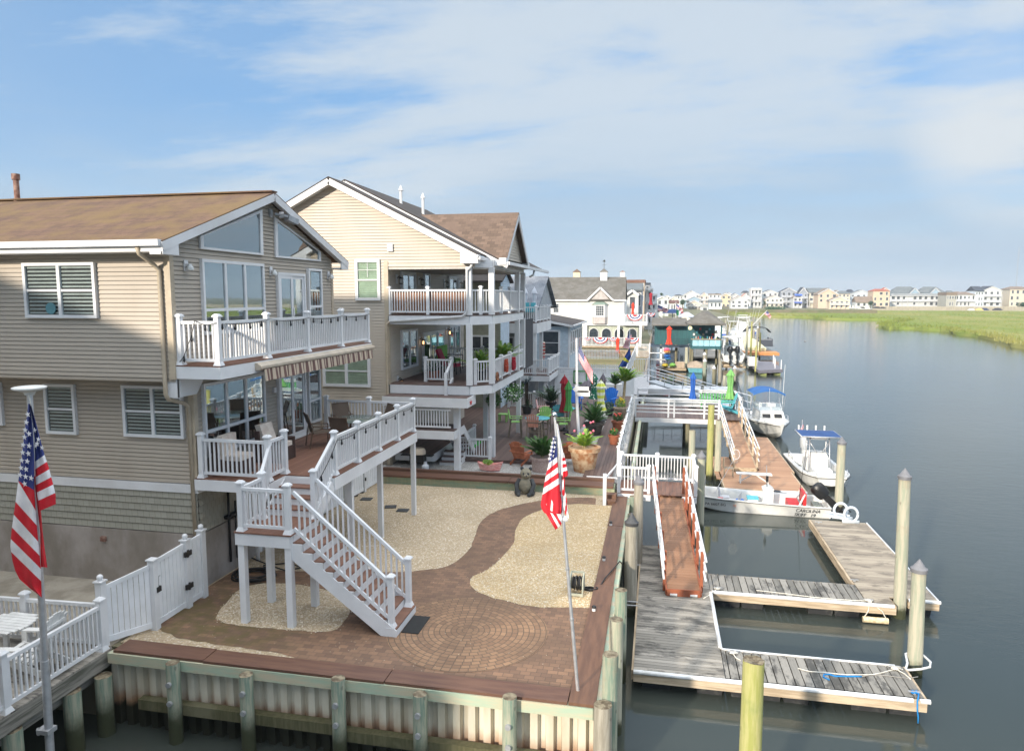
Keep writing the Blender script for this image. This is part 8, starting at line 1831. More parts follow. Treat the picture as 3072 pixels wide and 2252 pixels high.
# twin engine boat seen from astern
tw = thing('twin_engine_boat','white fishing boat with hardtop and two black outboards raised on its lift, seen from astern','boat');N_ = 10;BL_ = 8.5
def twr(q): y = BL_ * q;k = max(0,(q - .5) / .5);w = 1.4 * (1 - k ** 2.2 * .9);zb = k ** 3 * .6;return [(0,y,zb - .1),(w * .8,y,zb + .25),(w * .97,y,1.1 + .3 * q),(w + .04,y,1.15 + .3 * q),(w - .2,y,1.2 + .3 * q),(w * .7,y,.5 + zb),(0,y,.5 + zb)]
rows = [twr(i / N_) for i in range(N_ + 1)];b = hull(rows);endcap(b,rows[0]);b.box(-1.2,1.2,.05,.6,.4,1.0);obj('hull',b,GEL,tw,True)
b = MB();b.box(-.75,.75,2.2,4.4,.5,2.0);obj('console',b,GEL,tw);obj('console_panel',MB().box(-.6,.6,2.17,2.19,1.35,1.75),BLK,tw);b = MB();b.lathe((0,3.2,3.05),[(1.25,0),(1.3,.08),(1.1,.2),(.4,.28)],20,1,1.3);b.lathe((0,3.2,3.3),[(.4,0),(.38,.2),(.1,.28)],12);obj('hardtop',b,GEL,tw,True);b = MB()
for s in (-1,1): b.tube([(s * 1.2,1.8,1.2),(s * 1.05,2.4,3.1)],.04,6);b.tube([(s * .8,2.3,.5),(s * .75,2.5,3.1)],.04,6);b.tube([(s * 1.1,4.3,1.3),(s * .95,4.0,3.1)],.04,6)
obj('hardtop_frame',b,ALU,tw,'all');b = MB();b.box(-.75,.75,2.3,2.33,2.0,2.5);obj('windscreen',b,GLASSC,tw)
for s in (-1,1): outboard(tw,s * .42,-.02,1.15,1.55,M('black_cowling',(.02,.022,.026),.25),0,-1)
b = MB();b.tube([(.55,3.4,3.3),(.5,2.6,6.5)],.02,5);b.tube([(-.5,3.6,3.3),(.5,3,5.2)],.02,5);obj('outrigger',b,ALU,tw);place(tw,(9.3,91.6,-.85),0)
b = MB();b.box(8.2,9.0,92,96,-1.25,-1.0);b.box(9.7,10.5,92,96,-1.25,-1.0);b.box(7.9,10.9,92.3,92.6,-1.45,-1.25);tag(obj('boat_lift',b,FSC),'timber cradle of the boat lift under the twin-engine boat','boat lift')
# grey and orange floats right of it
gd_ = thing('floating_dock','flat grey float at the canal side right of the twin-engine boat','dock',(13,90,WL));b = MB();b.add([(11.5,85.3,-1.0),(14.4,86.8,-1.0),(14.7,97,-1.0),(11.6,98,-1.0),(11.5,85.3,-1.35),(14.4,86.8,-1.35),(14.7,97,-1.35),(11.6,98,-1.35)],[(0,1,2,3),(0,4,5,1),(1,5,6,2),(2,6,7,3),(3,7,4,0)]);obj('deck',b,M('grey_deck_paint',srgb(118,116,124),.7),gd_);floats(gd_,[(11.8,12.5,86,88),(13.4,14.2,87,89)],M('pale_moss_float',srgb(150,160,100),.8));b = MB()
for x,y in ((13.7,88),(14.1,91),(14.4,94),(14.2,86.9)): b.cyl((x,y,-1.0),(x,y,.1),.06,.06,6)
obj('post',b,WTRIM,gd_)
tag(obj('dock_box',MB().box(11.0,12.0,90.5,92,-1.0,.0),WPL),'white dock box at the back of the grey float','box')
b = MB();b.box(12.6,17.5,109,112.5,-1.15,-.75);tag(obj('jet_ski_float',b,M('orange_float_boards',srgb(206,140,84),.7)),'orange boarded float beyond the grey one','float')
b = MB();b.add([(13,112.2,-.7),(16,112,-.7),(15.4,118,.6),(13.4,120,1.4),(13,112.2,-.2),(16.1,112,-.3)],[(0,1,5,4),(4,5,2,3),(1,2,5),(0,4,3),(0,3,2,1)]);tag(obj('covered_boat',b,M('cream_boat_cover',srgb(208,206,170),.8)),'small boat under a cream and pale green cover behind the orange float','boat')
pt = thing('pontoon_boat','pontoon boat with dark canopy frame at the outer docks','boat',(19,132,WL));b = MB();b.box(15.2,19.8,130,136,-1.2,-.9);b.box(15.3,19.7,130,130.1,-.9,.1);b.box(19.6,19.7,130.1,136,-.9,.1);obj('hull',b,M('dark_pontoon',(.06,.07,.09),.5),pt);b = MB();ar = [(15.0 + i * .5,2.1 - .9 * ((i - 4.5) / 4.5) ** 4) for i in range(10)]
for (a,za_),(c_,zc_) in zip(ar[:-1],ar[1:]): slab(b,[(a,130.5,za_),(c_,130.5,zc_),(c_,134,zc_),(a,134,za_)],.08)
obj('canopy',b,M('black_canvas',(.03,.032,.036),.8),pt);b = MB();b.tube([(15.0,130.5,1.3),(15.6,130.5,-.8)],.03,4);b.tube([(19.5,130.5,1.3),(18.9,130.5,-.8)],.03,4);b.box(15.4,19.5,129.95,130,-.05,.05);obj('frame',b,ALU,pt)
q0 = PY('q4',860,410,112);q1 = PY('q4',1250,10,112);b = MB();b.cyl(q0,q1,.06,.04,6);tag(obj('flag_staff',b,WTRIM),'white flag staff leaning right above the pilings','flagpole')
simple_flag('q4',112,((1255,20),(1355,140),(1325,215),(1175,90)),'stars and stripes flag on the leaning white staff above the pilings',fold=.15)
for cx,cy,L_,lab in ((5.5,86.5,4,'small open skiff with turquoise side and beige cover moored by the storage box'),):
    b = MB();b.add([(3.8,86.6,-1.6),(5.6,86.6,-1.6),(5.6,92,-1.6),(3.8,92,-1.6),(3.6,86.3,-1.0),(5.8,86.3,-1.0),(5.8,92.3,-.9),(3.6,92.3,-.9)],[(0,1,5,4),(1,2,6,5),(2,3,7,6),(3,0,4,7)]);t = tag(thing('skiff',lab,'boat',(4.7,88,WL)),lab,'boat');obj('hull',b,M('turquoise_hull',srgb(116,184,196),.5),t);b = MB();b.add([(3.6,86.3,-.98),(5.8,86.3,-.98),(5.8,92.3,-.88),(3.6,92.3,-.88),(4.7,89,-.35)],[(0,1,4),(1,2,4),(2,3,4),(3,0,4)]);obj('cover',b,STONEP,t)
def sportboat(x,y,w,L_,hm,lab,tower=True):
    t = thing('sport_boat',lab,'boat',(x,y,WL));b = MB();b.add([(x-w*.4,y,-1.7),(x+w*.4,y,-1.7),(x+w*.4,y+L_,-1.7),(x-w*.4,y+L_,-1.7),(x-w*.5,y,-.1),(x+w*.5,y,-.1),(x+w*.5,y+L_,.1),(x-w*.5,y+L_,.1)],[(4,5,6,7),(0,1,5,4),(1,2,6,5),(2,3,7,6),(3,0,4,7)]);obj('hull',b,hm,t);b = MB();b.box(x-w*.52,x+w*.52,y-.02,y+L_,-.1,.35);b.box(x-w*.25,x+w*.25,y+L_*.4,y+L_*.7,.35,1.4);obj('deckhouse',b,GEL,t)
    if tower:
        b = MB()
        for s in (-.4,.4):
            for yy in (.35,.7): b.tube([(x+w*s,y+L_*yy,.3),(x+w*s*.6,y+L_*.5,3.0)],.04,4)
        b.box(x-w*.35,x+w*.35,y+L_*.4,y+L_*.6,3.0,3.08);obj('tower',b,WTRIM,t)
        b = MB();b.tube([(x+w*.45,y+1,.4),(x+w*.6,y-1,4.6)],.03,4);obj('outrigger',b,WTRIM,t)
BH = M('bright_blue_hull',srgb(20,84,190),.3)
q = PZ('q3',1765,400,-1.2);sportboat(q.x,q.y,3.4,9,BH,'bright blue hulled sport boat beside the teal bar');q = PZ('q3',2110,360,-1.2);sportboat(q.x,q.y - 6,4.2,9,BH,'blue hulled sport boat with white tower behind the tall piling');q = PZ('q3',2050,620,-1.3);sportboat(q.x + .3,q.y - 2,3.0,7,GEL,'white boat with grey cover ahead of the twin-engine boat',False)
b = MB();b.box(5.2,9.3,104,140,-1.3,-1.1);b.box(12.4,13.4,98,150,-1.3,-1.1);tag(obj('dock_walkway',b,TIMBX),'long grey dock walkway running between the moored boats','dock')
# white long dock + aluminium gangway before the inlet (behind the pier platform)
wd = thing('white_dock','long pale float with white edge behind the pier platform','dock',(2,62,WL));b = MB();b.box(-.9,6.8,66,69,-1.3,-1.0);obj('deck',b,M('pale_deck',srgb(198,202,206),.7),wd);b = MB();b.box(-.9,6.8,65.9,66.0,-1.5,-.95);obj('edge',b,WTRIM,wd)
ag = thing('aluminium_gangway','silver pipe railed aluminium gangway crossing behind the pier platform','gangway',(2,57,-.5));P0 = Vector((-.4,60.5,.35));P1 = Vector((6.6,54.5,-1.0));sdv = Vector((.35,.45,0));b = MB();b.beam(P0,P1,1.1,.12);obj('deck',b,M('pale_deck2',srgb(176,182,188),.6),ag);b = MB()
for s in (-1,1):
    for h_ in (.55,1.05): b.tube([P0 + sdv * s + Vector((-.3,.2,h_ * .6)),P0 + sdv * s + Vector((0,0,h_)),P1 + sdv * s + Vector((0,0,h_))],.035,6)
    for k in range(6): q = P0.lerp(P1,k / 5) + sdv * s;b.cyl(q,q + Vector((0,0,1.05)),.03,.03,6)
obj('handrail',b,ALU,ag)
tag(obj('white_hull',MB().box(.3,4.4,49.6,50.6,-.2,.35),GEL),'upturned white box hull behind the pier platform railing','dinghy')
USE_HAZE = True
# ================================================================== FAR HOUSES
def hcol(r,g,b): return srgb(r,g,b)
PAL = {}
def wm(c):
    k = 'far_wall_%d_%d_%d' % c
    return M(k,srgb(*c),.75,tuple(q * .93 for q in srgb(*c)),.15)
def rm(c):
    k = 'far_roof_%d_%d_%d' % c
    return M(k,srgb(*c),.9,tuple(q * .8 for q in srgb(*c)),.4)
DW = M('far_window',(.05,.06,.07),.15,(.12,.13,.14),.7)
def fhouse(f,u0,u1,vb,ve,vr,wall,roof,label,kind='g',zb=1.0,Y=None,depth=11,rows=2,cols=3,balc=0,group=None,name='house',awn=None,rk=.25):
    """kind g: gable towards us; e: eaves towards us; h: hipped; f: flat"""
    p = PZ(f,(u0 + u1) / 2,vb,zb) if Y is None else None;Yp = p.y if p is not None else Y
    a = PY(f,u0,ve,Yp);c = PY(f,u1,ve,Yp);r = PY(f,(u0 + u1) / 2,vr,Yp);x0,x1,ze,zr = a.x,c.x,a.z,r.z;w = x1 - x0
    t = thing(name,label,'house',((x0 + x1) / 2,Yp,zb),0,group)
    b = MB();b.box(x0,x1,Yp,Yp + depth,zb - 1.2,ze)
    o = w * .04
    if kind == 'g': b.prism([(x0,ze),(x1,ze),((x0 + x1) / 2,zr - .15)],'y',Yp,Yp + depth)
    wl_ = obj('wall',b,wm(wall),t);b = MB()
    if kind == 'g':
        xm = (x0 + x1) / 2;sg = (zr - ze) / (w / 2)
        slab(b,[(x0 - o,Yp - .5,ze - sg * o),(xm,Yp - .5,zr),(xm,Yp + depth,zr),(x0 - o,Yp + depth,ze - sg * o)],.3);slab(b,[(xm,Yp - .5,zr),(x1 + o,Yp - .5,ze - sg * o),(x1 + o,Yp + depth,ze - sg * o),(xm,Yp + depth,zr)],.3)
    elif kind == 'e': slab(b,[(x0 - o,Yp - .6,ze),(x1 + o,Yp - .6,ze),(x1 + o,Yp + depth / 2,zr),(x0 - o,Yp + depth / 2,zr)],.3);slab(b,[(x0 - o,Yp + depth / 2,zr),(x1 + o,Yp + depth / 2,zr),(x1 + o,Yp + depth,ze),(x0 - o,Yp + depth,ze)],.3);b.prism([(Yp,ze - .05),(Yp + depth,ze - .05),(Yp + depth / 2,zr - .3)],'x',x0 + .02,x1 - .02)
    elif kind == 'h': k = w * rk;b.add([(x0 - o,Yp - .6,ze),(x1 + o,Yp - .6,ze),(x1 + o,Yp + depth,ze),(x0 - o,Yp + depth,ze),(x0 + k,Yp + depth / 2,zr),(x1 - k,Yp + depth / 2,zr)],[(0,1,5,4),(1,2,5),(2,3,4,5),(3,0,4),(3,2,1,0)])
    else: b.box(x0 - .1,x1 + .1,Yp - .15,Yp + depth,ze - .3,zr)
    obj('roof',b,rm(roof),t)
    if kind == 'g':
        b = MB();xm = (x0 + x1) / 2;b.beam((x0 - o,Yp - .55,ze - .35),(xm,Yp - .55,zr - .35),.15,.4);b.beam((x1 + o,Yp - .55,ze - .35),(xm,Yp - .55,zr - .35),.15,.4);obj('rake_board',b,WTRIM,t)
    H_ = ze - zb;fh = H_ / rows
    random.seed(int(abs(x0 * 13 + u0)))
    for rI in range(rows):
        zc_ = zb + fh * (rI + .55)
        for cI in range(cols):
            if random.random() < .12: continue
            xc = x0 + w * (cI + .5 + random.uniform(-.1,.1)) / cols;ww = w / cols * random.uniform(.15,.26);hh = fh * random.uniform(.2,.3)
            b = MB();b.box(xc - ww - .12,xc + ww + .12,Yp - .06,Yp,zc_ - hh - .12,zc_ + hh + .12);fr = obj('window',b,WTRIM,t);b = MB();b.box(xc - ww,xc + ww,Yp - .09,Yp - .065,zc_ - hh,zc_ + hh);obj('pane',b,DW,fr)
    for bI in range(balc):
        zf = zb + fh * (bI + 1) - .1;b = MB();b.box(x0 + .2,x1 - .2,Yp - 1.8,Yp,zf - .3,zf);b.box(x0 + .2,x1 - .2,Yp - 1.8,Yp - 1.72,zf + .95,zf + 1.08)
        n = int(w / .45)
        for i in range(n + 1): x = x0 + .2 + (w - .4) * i / n;b.box(x - .05,x + .05,Yp - 1.79,Yp - 1.73,zf,zf + .95)
        for i in range(cols + 1): x = x0 + .25 + (w - .5) * i / cols;b.box(x - .12,x + .12,Yp - 1.8,Yp - 1.6,zf - fh + .1,zf)
        obj('balcony',b,WTRIM,t)
    if awn: 
        for (za_,zb_) in awn: b = MB();slab(b,[(x0 + .3,Yp - 2.4,za_ - .9),(x1 - .3,Yp - 2.4,za_ - .9),(x1 - .3,Yp,za_),(x0 + .3,Yp,za_)],.15);obj('awning',b,BH,t)
    return t
W1_,CRM,GRY,LBL,TAN_,PCH = (208,210,210),(204,194,176),(150,156,166),(154,176,192),(184,172,150),(206,184,162)
RG,RB,RR,RD = (110,116,118),(134,118,104),(170,96,76),(66,72,82)
D = fhouse
# right row across the marsh (frame r8)
D('r8',-10,80,340,200,138,GRY,RD,'grey gabled house right of the blue-awning house across the marsh',rows=3,cols=2,balc=2)
D('r8',92,310,340,190,145,(200,196,180),RG,'beige house with long grey-green roof, left of the peach gabled house','e',rows=3,cols=4,balc=1,depth=14)
D('r8',185,380,345,205,148,PCH,RB,'peach house with stepped gable and three small attic windows across the marsh',rows=3,cols=3,depth=13)
D('r8',300,500,352,272,228,(226,206,180),RB,'low peach gabled house with white deck across the marsh',rows=2,cols=4,balc=1,depth=7)
D('r8',385,505,330,205,175,CRM,RG,'cream house tucked behind the low peach gabled one','h',Y=520,rows=3,cols=3,balc=1)
D('r8',510,730,335,208,165,(196,206,216),RG,'pale blue-grey wide gabled house across the marsh',Y=530,rows=3,cols=4)
D('r8',565,730,340,290,232,W1_,RB,'small white cottage with brown roof and two dormers across the marsh','e',rows=1,cols=3,depth=9)
for u in (638,712): q = PY('r8',u,250,505);b = MB();b.prism([(q.x - 2,q.z - 1.4),(q.x + 2,q.z - 1.4),(q.x + 2,q.z),(q.x,q.z + 1.3),(q.x - 2,q.z)],'y',503,508);b.box(q.x - .5,q.x + .5,502.9,503,q.z - 1,q.z);tag(obj('dormer',b,WTRIM),'white dormer on the cottage roof across the marsh, ' + ('left' if u < 700 else 'right') + ' one','dormer')
D('r8',738,905,340,178,155,PCH,RR,'peach three-storey house with red roof across the marsh','h',rows=3,cols=3,depth=12)
D('r8',820,905,340,168,142,PCH,RR,'red roofed gable front of the peach house across the marsh',Y=515,rows=3,cols=2,depth=6)
D('r8',908,1470,335,222,200,W1_,RG,'long white motel-like block with continuous balconies across the marsh','e',rows=2,cols=10,balc=2,depth=13)
D('r8',930,1220,300,200,132,LBL,RG,'light blue house with hipped grey roof behind the left half of the white block','h',Y=545,zb=1,rows=3,cols=5,depth=14)
D('r8',1210,1465,300,196,133,LBL,RG,'light blue house with hipped grey roof behind the right half of the white block','h',Y=545,zb=1,rows=3,cols=5,depth=14)
D('r8',1110,1200,300,195,145,LBL,RG,'light blue gabled bay above the left half of the white block',Y=541,rows=3,cols=1,depth=6);D('r8',1315,1410,300,195,143,LBL,RG,'light blue gabled bay above the right half of the white block',Y=541,rows=3,cols=1,depth=6)
D('r8',1475,1580,340,215,190,(172,170,160),RB,'olive-grey side wing left of the white brown-roofed house','f',rows=2,cols=4,depth=14)
D('r8',1560,1765,340,215,185,W1_,RB,'white two-storey house with brown roof and wide decks across the marsh','h',rows=2,cols=5,balc=1,depth=14)
D('r8',1765,1850,340,178,128,(208,218,226),RD,'pale side wing with dark roof of the tall white house','e',rows=3,cols=3,depth=14)
D('r8',1840,2030,340,172,126,W1_,RD,'tall white gabled house with dark balconies across the marsh',rows=3,cols=3,balc=2,depth=14)
D('r8',1995,2115,340,215,180,W1_,(190,190,186),'white house with stepped terrace right of the tall white gabled one','g',Y=515,rows=2,cols=3,balc=1)
D('r8',2115,2330,340,160,130,CRM,RB,'cream hipped house cut by the right edge of the picture','h',rows=3,cols=4,depth=14)
# left half of the far row (frame q5 / w2)
q_ = 'q5'
D(q_,375,640,380,240,165,W1_,RD,'tall white house with grey roofs above the light blue one','g',Y=470,rows=3,cols=4,depth=12)
D(q_,400,700,430,320,250,LBL,(150,160,176),'light blue wide gabled house left of the canal bend',Y=430,rows=2,cols=3,depth=10)
D(q_,440,670,480,375,318,CRM,RB,'low cream gabled house with long white deck left of the canal bend',Y=400,rows=2,cols=4,balc=1,depth=8)
D(q_,640,790,470,260,195,(230,206,184),RB,'salmon gabled house left of the canal bend',Y=430,rows=3,cols=2,balc=2,depth=10)
D(q_,790,980,470,230,220,W1_,RB,'white flat-roofed house with green windows left of the canal bend','f',Y=420,rows=3,cols=3,balc=1,depth=8)
D(q_,795,1000,500,350,315,(206,214,218),RG,'pale porch house with grey lean-to roof at the canal bend','e',Y=402,rows=1,cols=3,depth=8)
D(q_,985,1140,470,250,205,(206,192,162),(160,150,130),'tan rounded-gable house at the canal bend',Y=450,rows=3,cols=2,depth=10)
D(q_,1130,1290,460,260,210,W1_,RD,'white house with low dark roof behind the marsh tip',Y=470,rows=3,cols=3,depth=10)
D(q_,1140,1420,485,330,250,W1_,RB,'white gabled house with dark square windows facing the marsh tip',Y=425,rows=2,cols=3,depth=9)
D(q_,1290,1460,470,300,210,W1_,(186,130,110),'white house with steep brown-edged gable behind the marsh tip',Y=450,rows=2,cols=2,depth=9)
D(q_,1465,1640,470,150,135,W1_,(226,226,224),'tall narrow white house with three balconies behind the marsh','f',Y=455,rows=3,cols=3,balc=3,depth=10)
D(q_,1640,1905,450,205,155,W1_,RD,'large white low-gabled house right of the tall narrow one',Y=475,rows=3,cols=3,depth=12)
D(q_,1705,1985,480,300,240,(236,226,208),RB,'cream gabled house with white deck in front of the large white one',Y=450,rows=2,cols=4,balc=1,depth=9)
D(q_,1950,2200,470,190,122,GRY,RD,'grey double-gabled house left of the blue awnings',Y=470,rows=3,cols=3,balc=2,depth=12)
D(q_,2150,2290,480,280,225,W1_,RB,'white house with two bright blue awnings across the marsh',Y=455,rows=2,cols=2,balc=1,depth=8,awn=[(9.0,1),(4.6,1)])
D(q_,0,120,480,300,255,(200,206,200),RG,'sage house at the far left of the distant row',Y=300,rows=2,cols=3,balc=1);D(q_,125,300,470,360,325,W1_,(110,76,68),'white cottage with maroon roof in the distant row','e',Y=300,rows=1,cols=4,depth=8);D(q_,150,300,400,300,262,(236,226,210),(214,200,184),'cream house above the maroon roofed cottage','g',Y=340,rows=2,cols=3);D(q_,235,365,400,250,232,W1_,RD,'white house with dark dormers at the left of the distant row','h',Y=380,rows=3,cols=3)
D(q_,655,775,515,425,385,W1_,(150,150,140),'small white boathouse with hipped roof on the canal bank','h',zb=-.5,rows=1,cols=1,depth=6,rk=.4)
# second row of houses behind the first across the marsh
for i,(u,w,wl_,rf,top,lab) in enumerate((
 (60,90,W1_,RD,150,'behind the grey house left of the beige long-roofed one'),(345,70,CRM,RB,168,'between the beige and the peach gabled houses'),(480,70,GRY,RD,160,'behind the cream house beside the pale blue-grey one'),(745,60,W1_,RG,176,'left of the red roofed house'),
 (1480,90,W1_,RG,172,'right behind the white motel-like block'),(1560,70,CRM,RB,182,'behind the olive-grey side wing'),(1700,80,GRY,RG,175,'behind the brown-roofed deck house'),(2070,90,W1_,RD,168,'behind the stepped terrace house'),(560,80,LBL,RG,176,'behind the dormered cottage'))):
    D('r8',u,u + w,325,top + 30,top,wl_,rf,'second-row house ' + lab,'g' if i % 2 else 'h',Y=560,rows=3,cols=2,depth=10)
for i,(u,w,wl_,rf,top,lab) in enumerate((
 (700,110,W1_,RG,218,'behind the salmon gabled house'),(880,90,CRM,RD,212,'above the flat-roofed green-windowed house'),(1060,110,W1_,RG,198,'behind the tan rounded-gable house'),(1330,110,W1_,RD,172,'with dark roof behind the steep brown-edged gable'),(1560,120,GRY,RG,178,'behind the tall narrow white house'),(1860,110,W1_,RB,196,'right of the large white low-gabled one'),(60,110,W1_,RG,238,'at the far left above the sage house'),(330,90,CRM,RG,246,'left of the tall white grey-roofed house'),(560,100,W1_,RB,214,'right behind the tall white grey-roofed house'))):
    D('q5',u,u + w,420,top + 34,top,wl_,rf,'second-row house ' + lab,'h' if i % 2 else 'g',Y=500,rows=3,cols=2,depth=10)
# houses along the left bank behind the white house (frame w1)
D('w1',1400,1630,700,240,222,(186,170,150),(128,96,82),'tan flat-roofed house top behind the white house, right of the rusty chimney','f',Y=150,rows=4,cols=3)
D('w1',1395,1600,700,330,255,GRY,RG,'grey house with steep slate roof right of the white house','e',Y=125,rows=2,cols=3,depth=8)
D('w1',1420,1560,640,375,320,(206,208,204),RG,'pale gabled dormer house right of the white house',Y=122,rows=2,cols=1,depth=4)
D('w1',1600,1720,700,330,318,W1_,(226,226,226),'white balcony house stepping down behind the red umbrella','f',Y=160,rows=3,cols=2,balc=3)
D('w1',1625,1690,700,270,255,(110,110,116),RD,'dark grey tower block behind the white balcony house','f',Y=185,rows=4,cols=1)
D('w1',1700,1770,640,390,380,W1_,(226,226,226),'narrow white deck house beside the flags','f',Y=200,rows=3,cols=1,balc=2)
D('w1',540,890,700,245,198,(170,120,100),(150,96,78),'rust-red roofed house behind the grey roof of the white house','e',Y=114,rows=3,cols=3,depth=10)
D('w1',1755,1900,600,440,400,(206,212,206),RG,'sage gabled house behind the first far flag',Y=260,rows=2,cols=2,balc=1)
# more pilings and small craft among the outer docks
random.seed(12)
for i in range(16):
    x = random.uniform(6,17);y = random.uniform(100,190);x = x * y / 125;pile(x,y,random.uniform(1.2,3.4),.17,random.choice([PILE_W,PILE_D,PILE_G]),None,'thin distant piling among the moored boats beyond the teal bar','distant pilings beyond the teal bar')
for x,y,m,nm in ((9.5,118,GEL,'white'),(13.5,128,NAVYC,'navy'),(17.5,152,GEL,'long pale'),(12,150,BH,'blue'),(20,175,GEL,'far white')): sportboat(x,y,3.2,8,m,nm + ' hulled boat with tower moored beyond the tall yellow-green piling',nm != 'white')
for x,y,z,c_ in ((3.2,108,1.4,'white'),(7.5,120,2.0,'pale grey'),(5.0,135,2.4,'cream')):
    b = MB();b.add([(x-2.4,y,z),(x+2.4,y,z),(x+2.4,y+4.5,z),(x-2.4,y+4.5,z),(x,y+2.2,z+1.5)],[(0,1,4),(1,2,4),(2,3,4),(3,0,4),(3,2,1,0)]);t = tag(thing('dock_canopy',c_ + ' pyramid canopy roof over the docks beyond the teal bar','canopy',(x,y,-1.3)),None,None);obj('roof',b,wm({'white': (200,204,208),'pale grey': (160,168,178),'cream': (204,196,176)}[c_]),t)
    for sx_ in (-2.3,2.3):
        for sy_ in (.1,4.4): obj('post',MB().box(x+sx_-.08,x+sx_+.08,y+sy_-.08,y+sy_+.08,-2,z),WTRIM,t)
# low roofs by the far bank, white canopy
D('w1',2020,2200,700,640,590,W1_,(190,196,206),'pale grey hipped boathouse roof behind the teal bar','h',Y=150,zb=.5,rows=1,cols=2,rk=.4,depth=9)
D('w1',1890,2030,720,690,655,GRY,(176,188,204),'pale blue-grey shed roof left of the teal bar','h',Y=130,zb=.5,rows=1,cols=1,rk=.45,depth=7)
# far flags
simple_flag('w1',170,((1778,500),(1900,560),(1880,590),(1775,570)),'stars and stripes flag blowing right, first of the two far flags',fold=.4)
simple_flag('w1',200,((1985,490),(2060,555),(2050,590),(1982,530)),'stars and stripes flag blowing right, farther and smaller one',fold=.4)
simple_flag('w1',168,((1985,560),(2070,590),(2062,640),(1985,620)),'green white and red flag hanging by the far docks',plain=lambda u,v: 5 if u < .34 else (1 if u < .66 else 0),fold=.3)
for u,v0,v1,y_,lab in ((1772,480,760,170,'thin white pole of the first far flag'),(1982,470,700,200,'thin white pole of the second far flag')): q = PY('w1',u,v0,y_);q2 = PY('w1',u,v1,y_);b = MB();b.cyl(q2,q,.1,.08,6);tag(obj('flagpole',b,WTRIM),lab,'flagpole')
umbrella(PY('w1',1698,500,145).x,145,5,3.2,CR,'closed dark red umbrella on a far balcony',canlen=2.4,r=.3)
b = MB();q = PY('w1',1945,550,175);b.lathe((q.x,175,q.z - 1.0),[(2.6,0),(1.6,.7),(.1,1.0)],8);b.cyl((q.x,175,-1),(q.x,175,q.z - 1),.08,.08,6);tag(obj('patio_umbrella',b,NAVYC),'open navy umbrella between the two far flags','umbrella')
b = MB();q = PY('w1',1790,780,118);b.cyl((q.x,118,.3),(q.x,118,3.6),.32,.2,8);tag(obj('patio_umbrella',b,CR),'closed dark red umbrella in the shade beside the spiral stair','umbrella')
# radio mast at right, far left bank trees
q = PY('r8',2175,130,900);q2 = PY('r8',2178,-260,900);b = MB()
for dx in (-.5,.5): b.cyl((q.x + dx,900,0),(q.x + dx * .6,900,q2.z),.14,.12,4)
for i in range(60): z = i * q2.z / 60;b.beam((q.x - .5,900,z),(q.x + .5,900,z + q2.z / 60),.1,.1)
tag(obj('radio_mast',b,GALV),'thin lattice radio mast rising behind the houses at the right edge','mast')
def tree(f,u,vb,vt,w,lab,Y,m=LEAFD,n=900,s=None):
    a = PY(f,u,vb,Y);t_ = PY(f,u,vt,Y);r = w / FR[f][2] / FPX * Y / 2;h_ = t_.z - a.z
    t = thing('tree',lab,'tree',tuple(a));b = MB();b.tube([(a.x,Y,a.z - 1),(a.x + .1,Y,a.z + h_ * .35),(a.x - .1,Y,a.z + h_ * .6)],[r * .14,r * .1,r * .05],7);b.tube([(a.x,Y,a.z + h_ * .3),(a.x + r * .5,Y,a.z + h_ * .6)],[r * .07,r * .03],5);obj('trunk',b,M('tree_bark',srgb(96,80,64),.9),t);b = MB()
    for i in range(14): th = random.uniform(0,6.28);rr = r * random.uniform(.1,.65);leafclump(b,(a.x + rr * math.cos(th),Y + rr * math.sin(th),a.z + h_ * random.uniform(.35,.85)),r * random.uniform(.3,.5),n // 14,(s or r * .1),.9)
    obj('crown',b,m,t)
random.seed(5)
tree('q5',365,425,310,120,'rounded green tree left of the cream deck house in the distance',330);tree('q5',1680,460,315,70,'dark green tree beside the large white low-gabled house',448);tree('r8',708,335,270,55,'dark green conifer beside the dormered cottage',470);tree('q5',20,250,212,70,'small round tree top above the far left houses',420);tree('r8',2240,345,300,100,'low shrub mass at the right edge of the distant row',480)
random.seed(9)
for i,(u,w,c_) in enumerate(((770,60,(60,64,70)),(830,45,(40,44,50)),(620,50,(60,60,64)),(1800,60,(214,190,120)),(1850,70,(46,62,96)),(1985,70,(52,54,66)),(590,40,(180,184,188)),(1720,50,(206,210,214)))):
    p = PZ('r8',u,352 if u < 1000 else 372,1.0 if u < 1000 else -.4);s = w / 3.354 / FPX * p.y
    t = thing('parked_car' if u < 1000 else 'moored_boat',('dark car parked before the dormered cottage' if u == 620 else 'black car parked beside the red roofed house' if u == 830 else 'grey car parked beside the red roofed house' if u == 770 else 'silver car parked left of the cottage' if u == 590 else 'yellow covered boat at the far quay' if u == 1800 else 'blue covered boat at the far quay' if u == 1850 else 'dark covered boat at the far quay' if u == 1985 else 'white open boat at the far quay'),'car' if u < 1000 else 'boat',tuple(p))
    b = MB();b.box(p.x - s/2,p.x + s/2,p.y - 1,p.y + 1,p.z,p.z + s * .16);b.add([(p.x - s*.35,p.y - .9,p.z + s*.16),(p.x + s*.4,p.y - .9,p.z + s*.16),(p.x + s*.25,p.y - .8,p.z + s*.3),(p.x - s*.2,p.y - .8,p.z + s*.3),(p.x - s*.35,p.y + .9,p.z + s*.16),(p.x + s*.4,p.y + .9,p.z + s*.16),(p.x + s*.25,p.y + .8,p.z + s*.3),(p.x - s*.2,p.y + .8,p.z + s*.3)],[(0,1,2,3),(7,6,5,4),(1,5,6,2),(0,3,7,4),(3,2,6,7)]);obj('body',b,wm(c_),t)
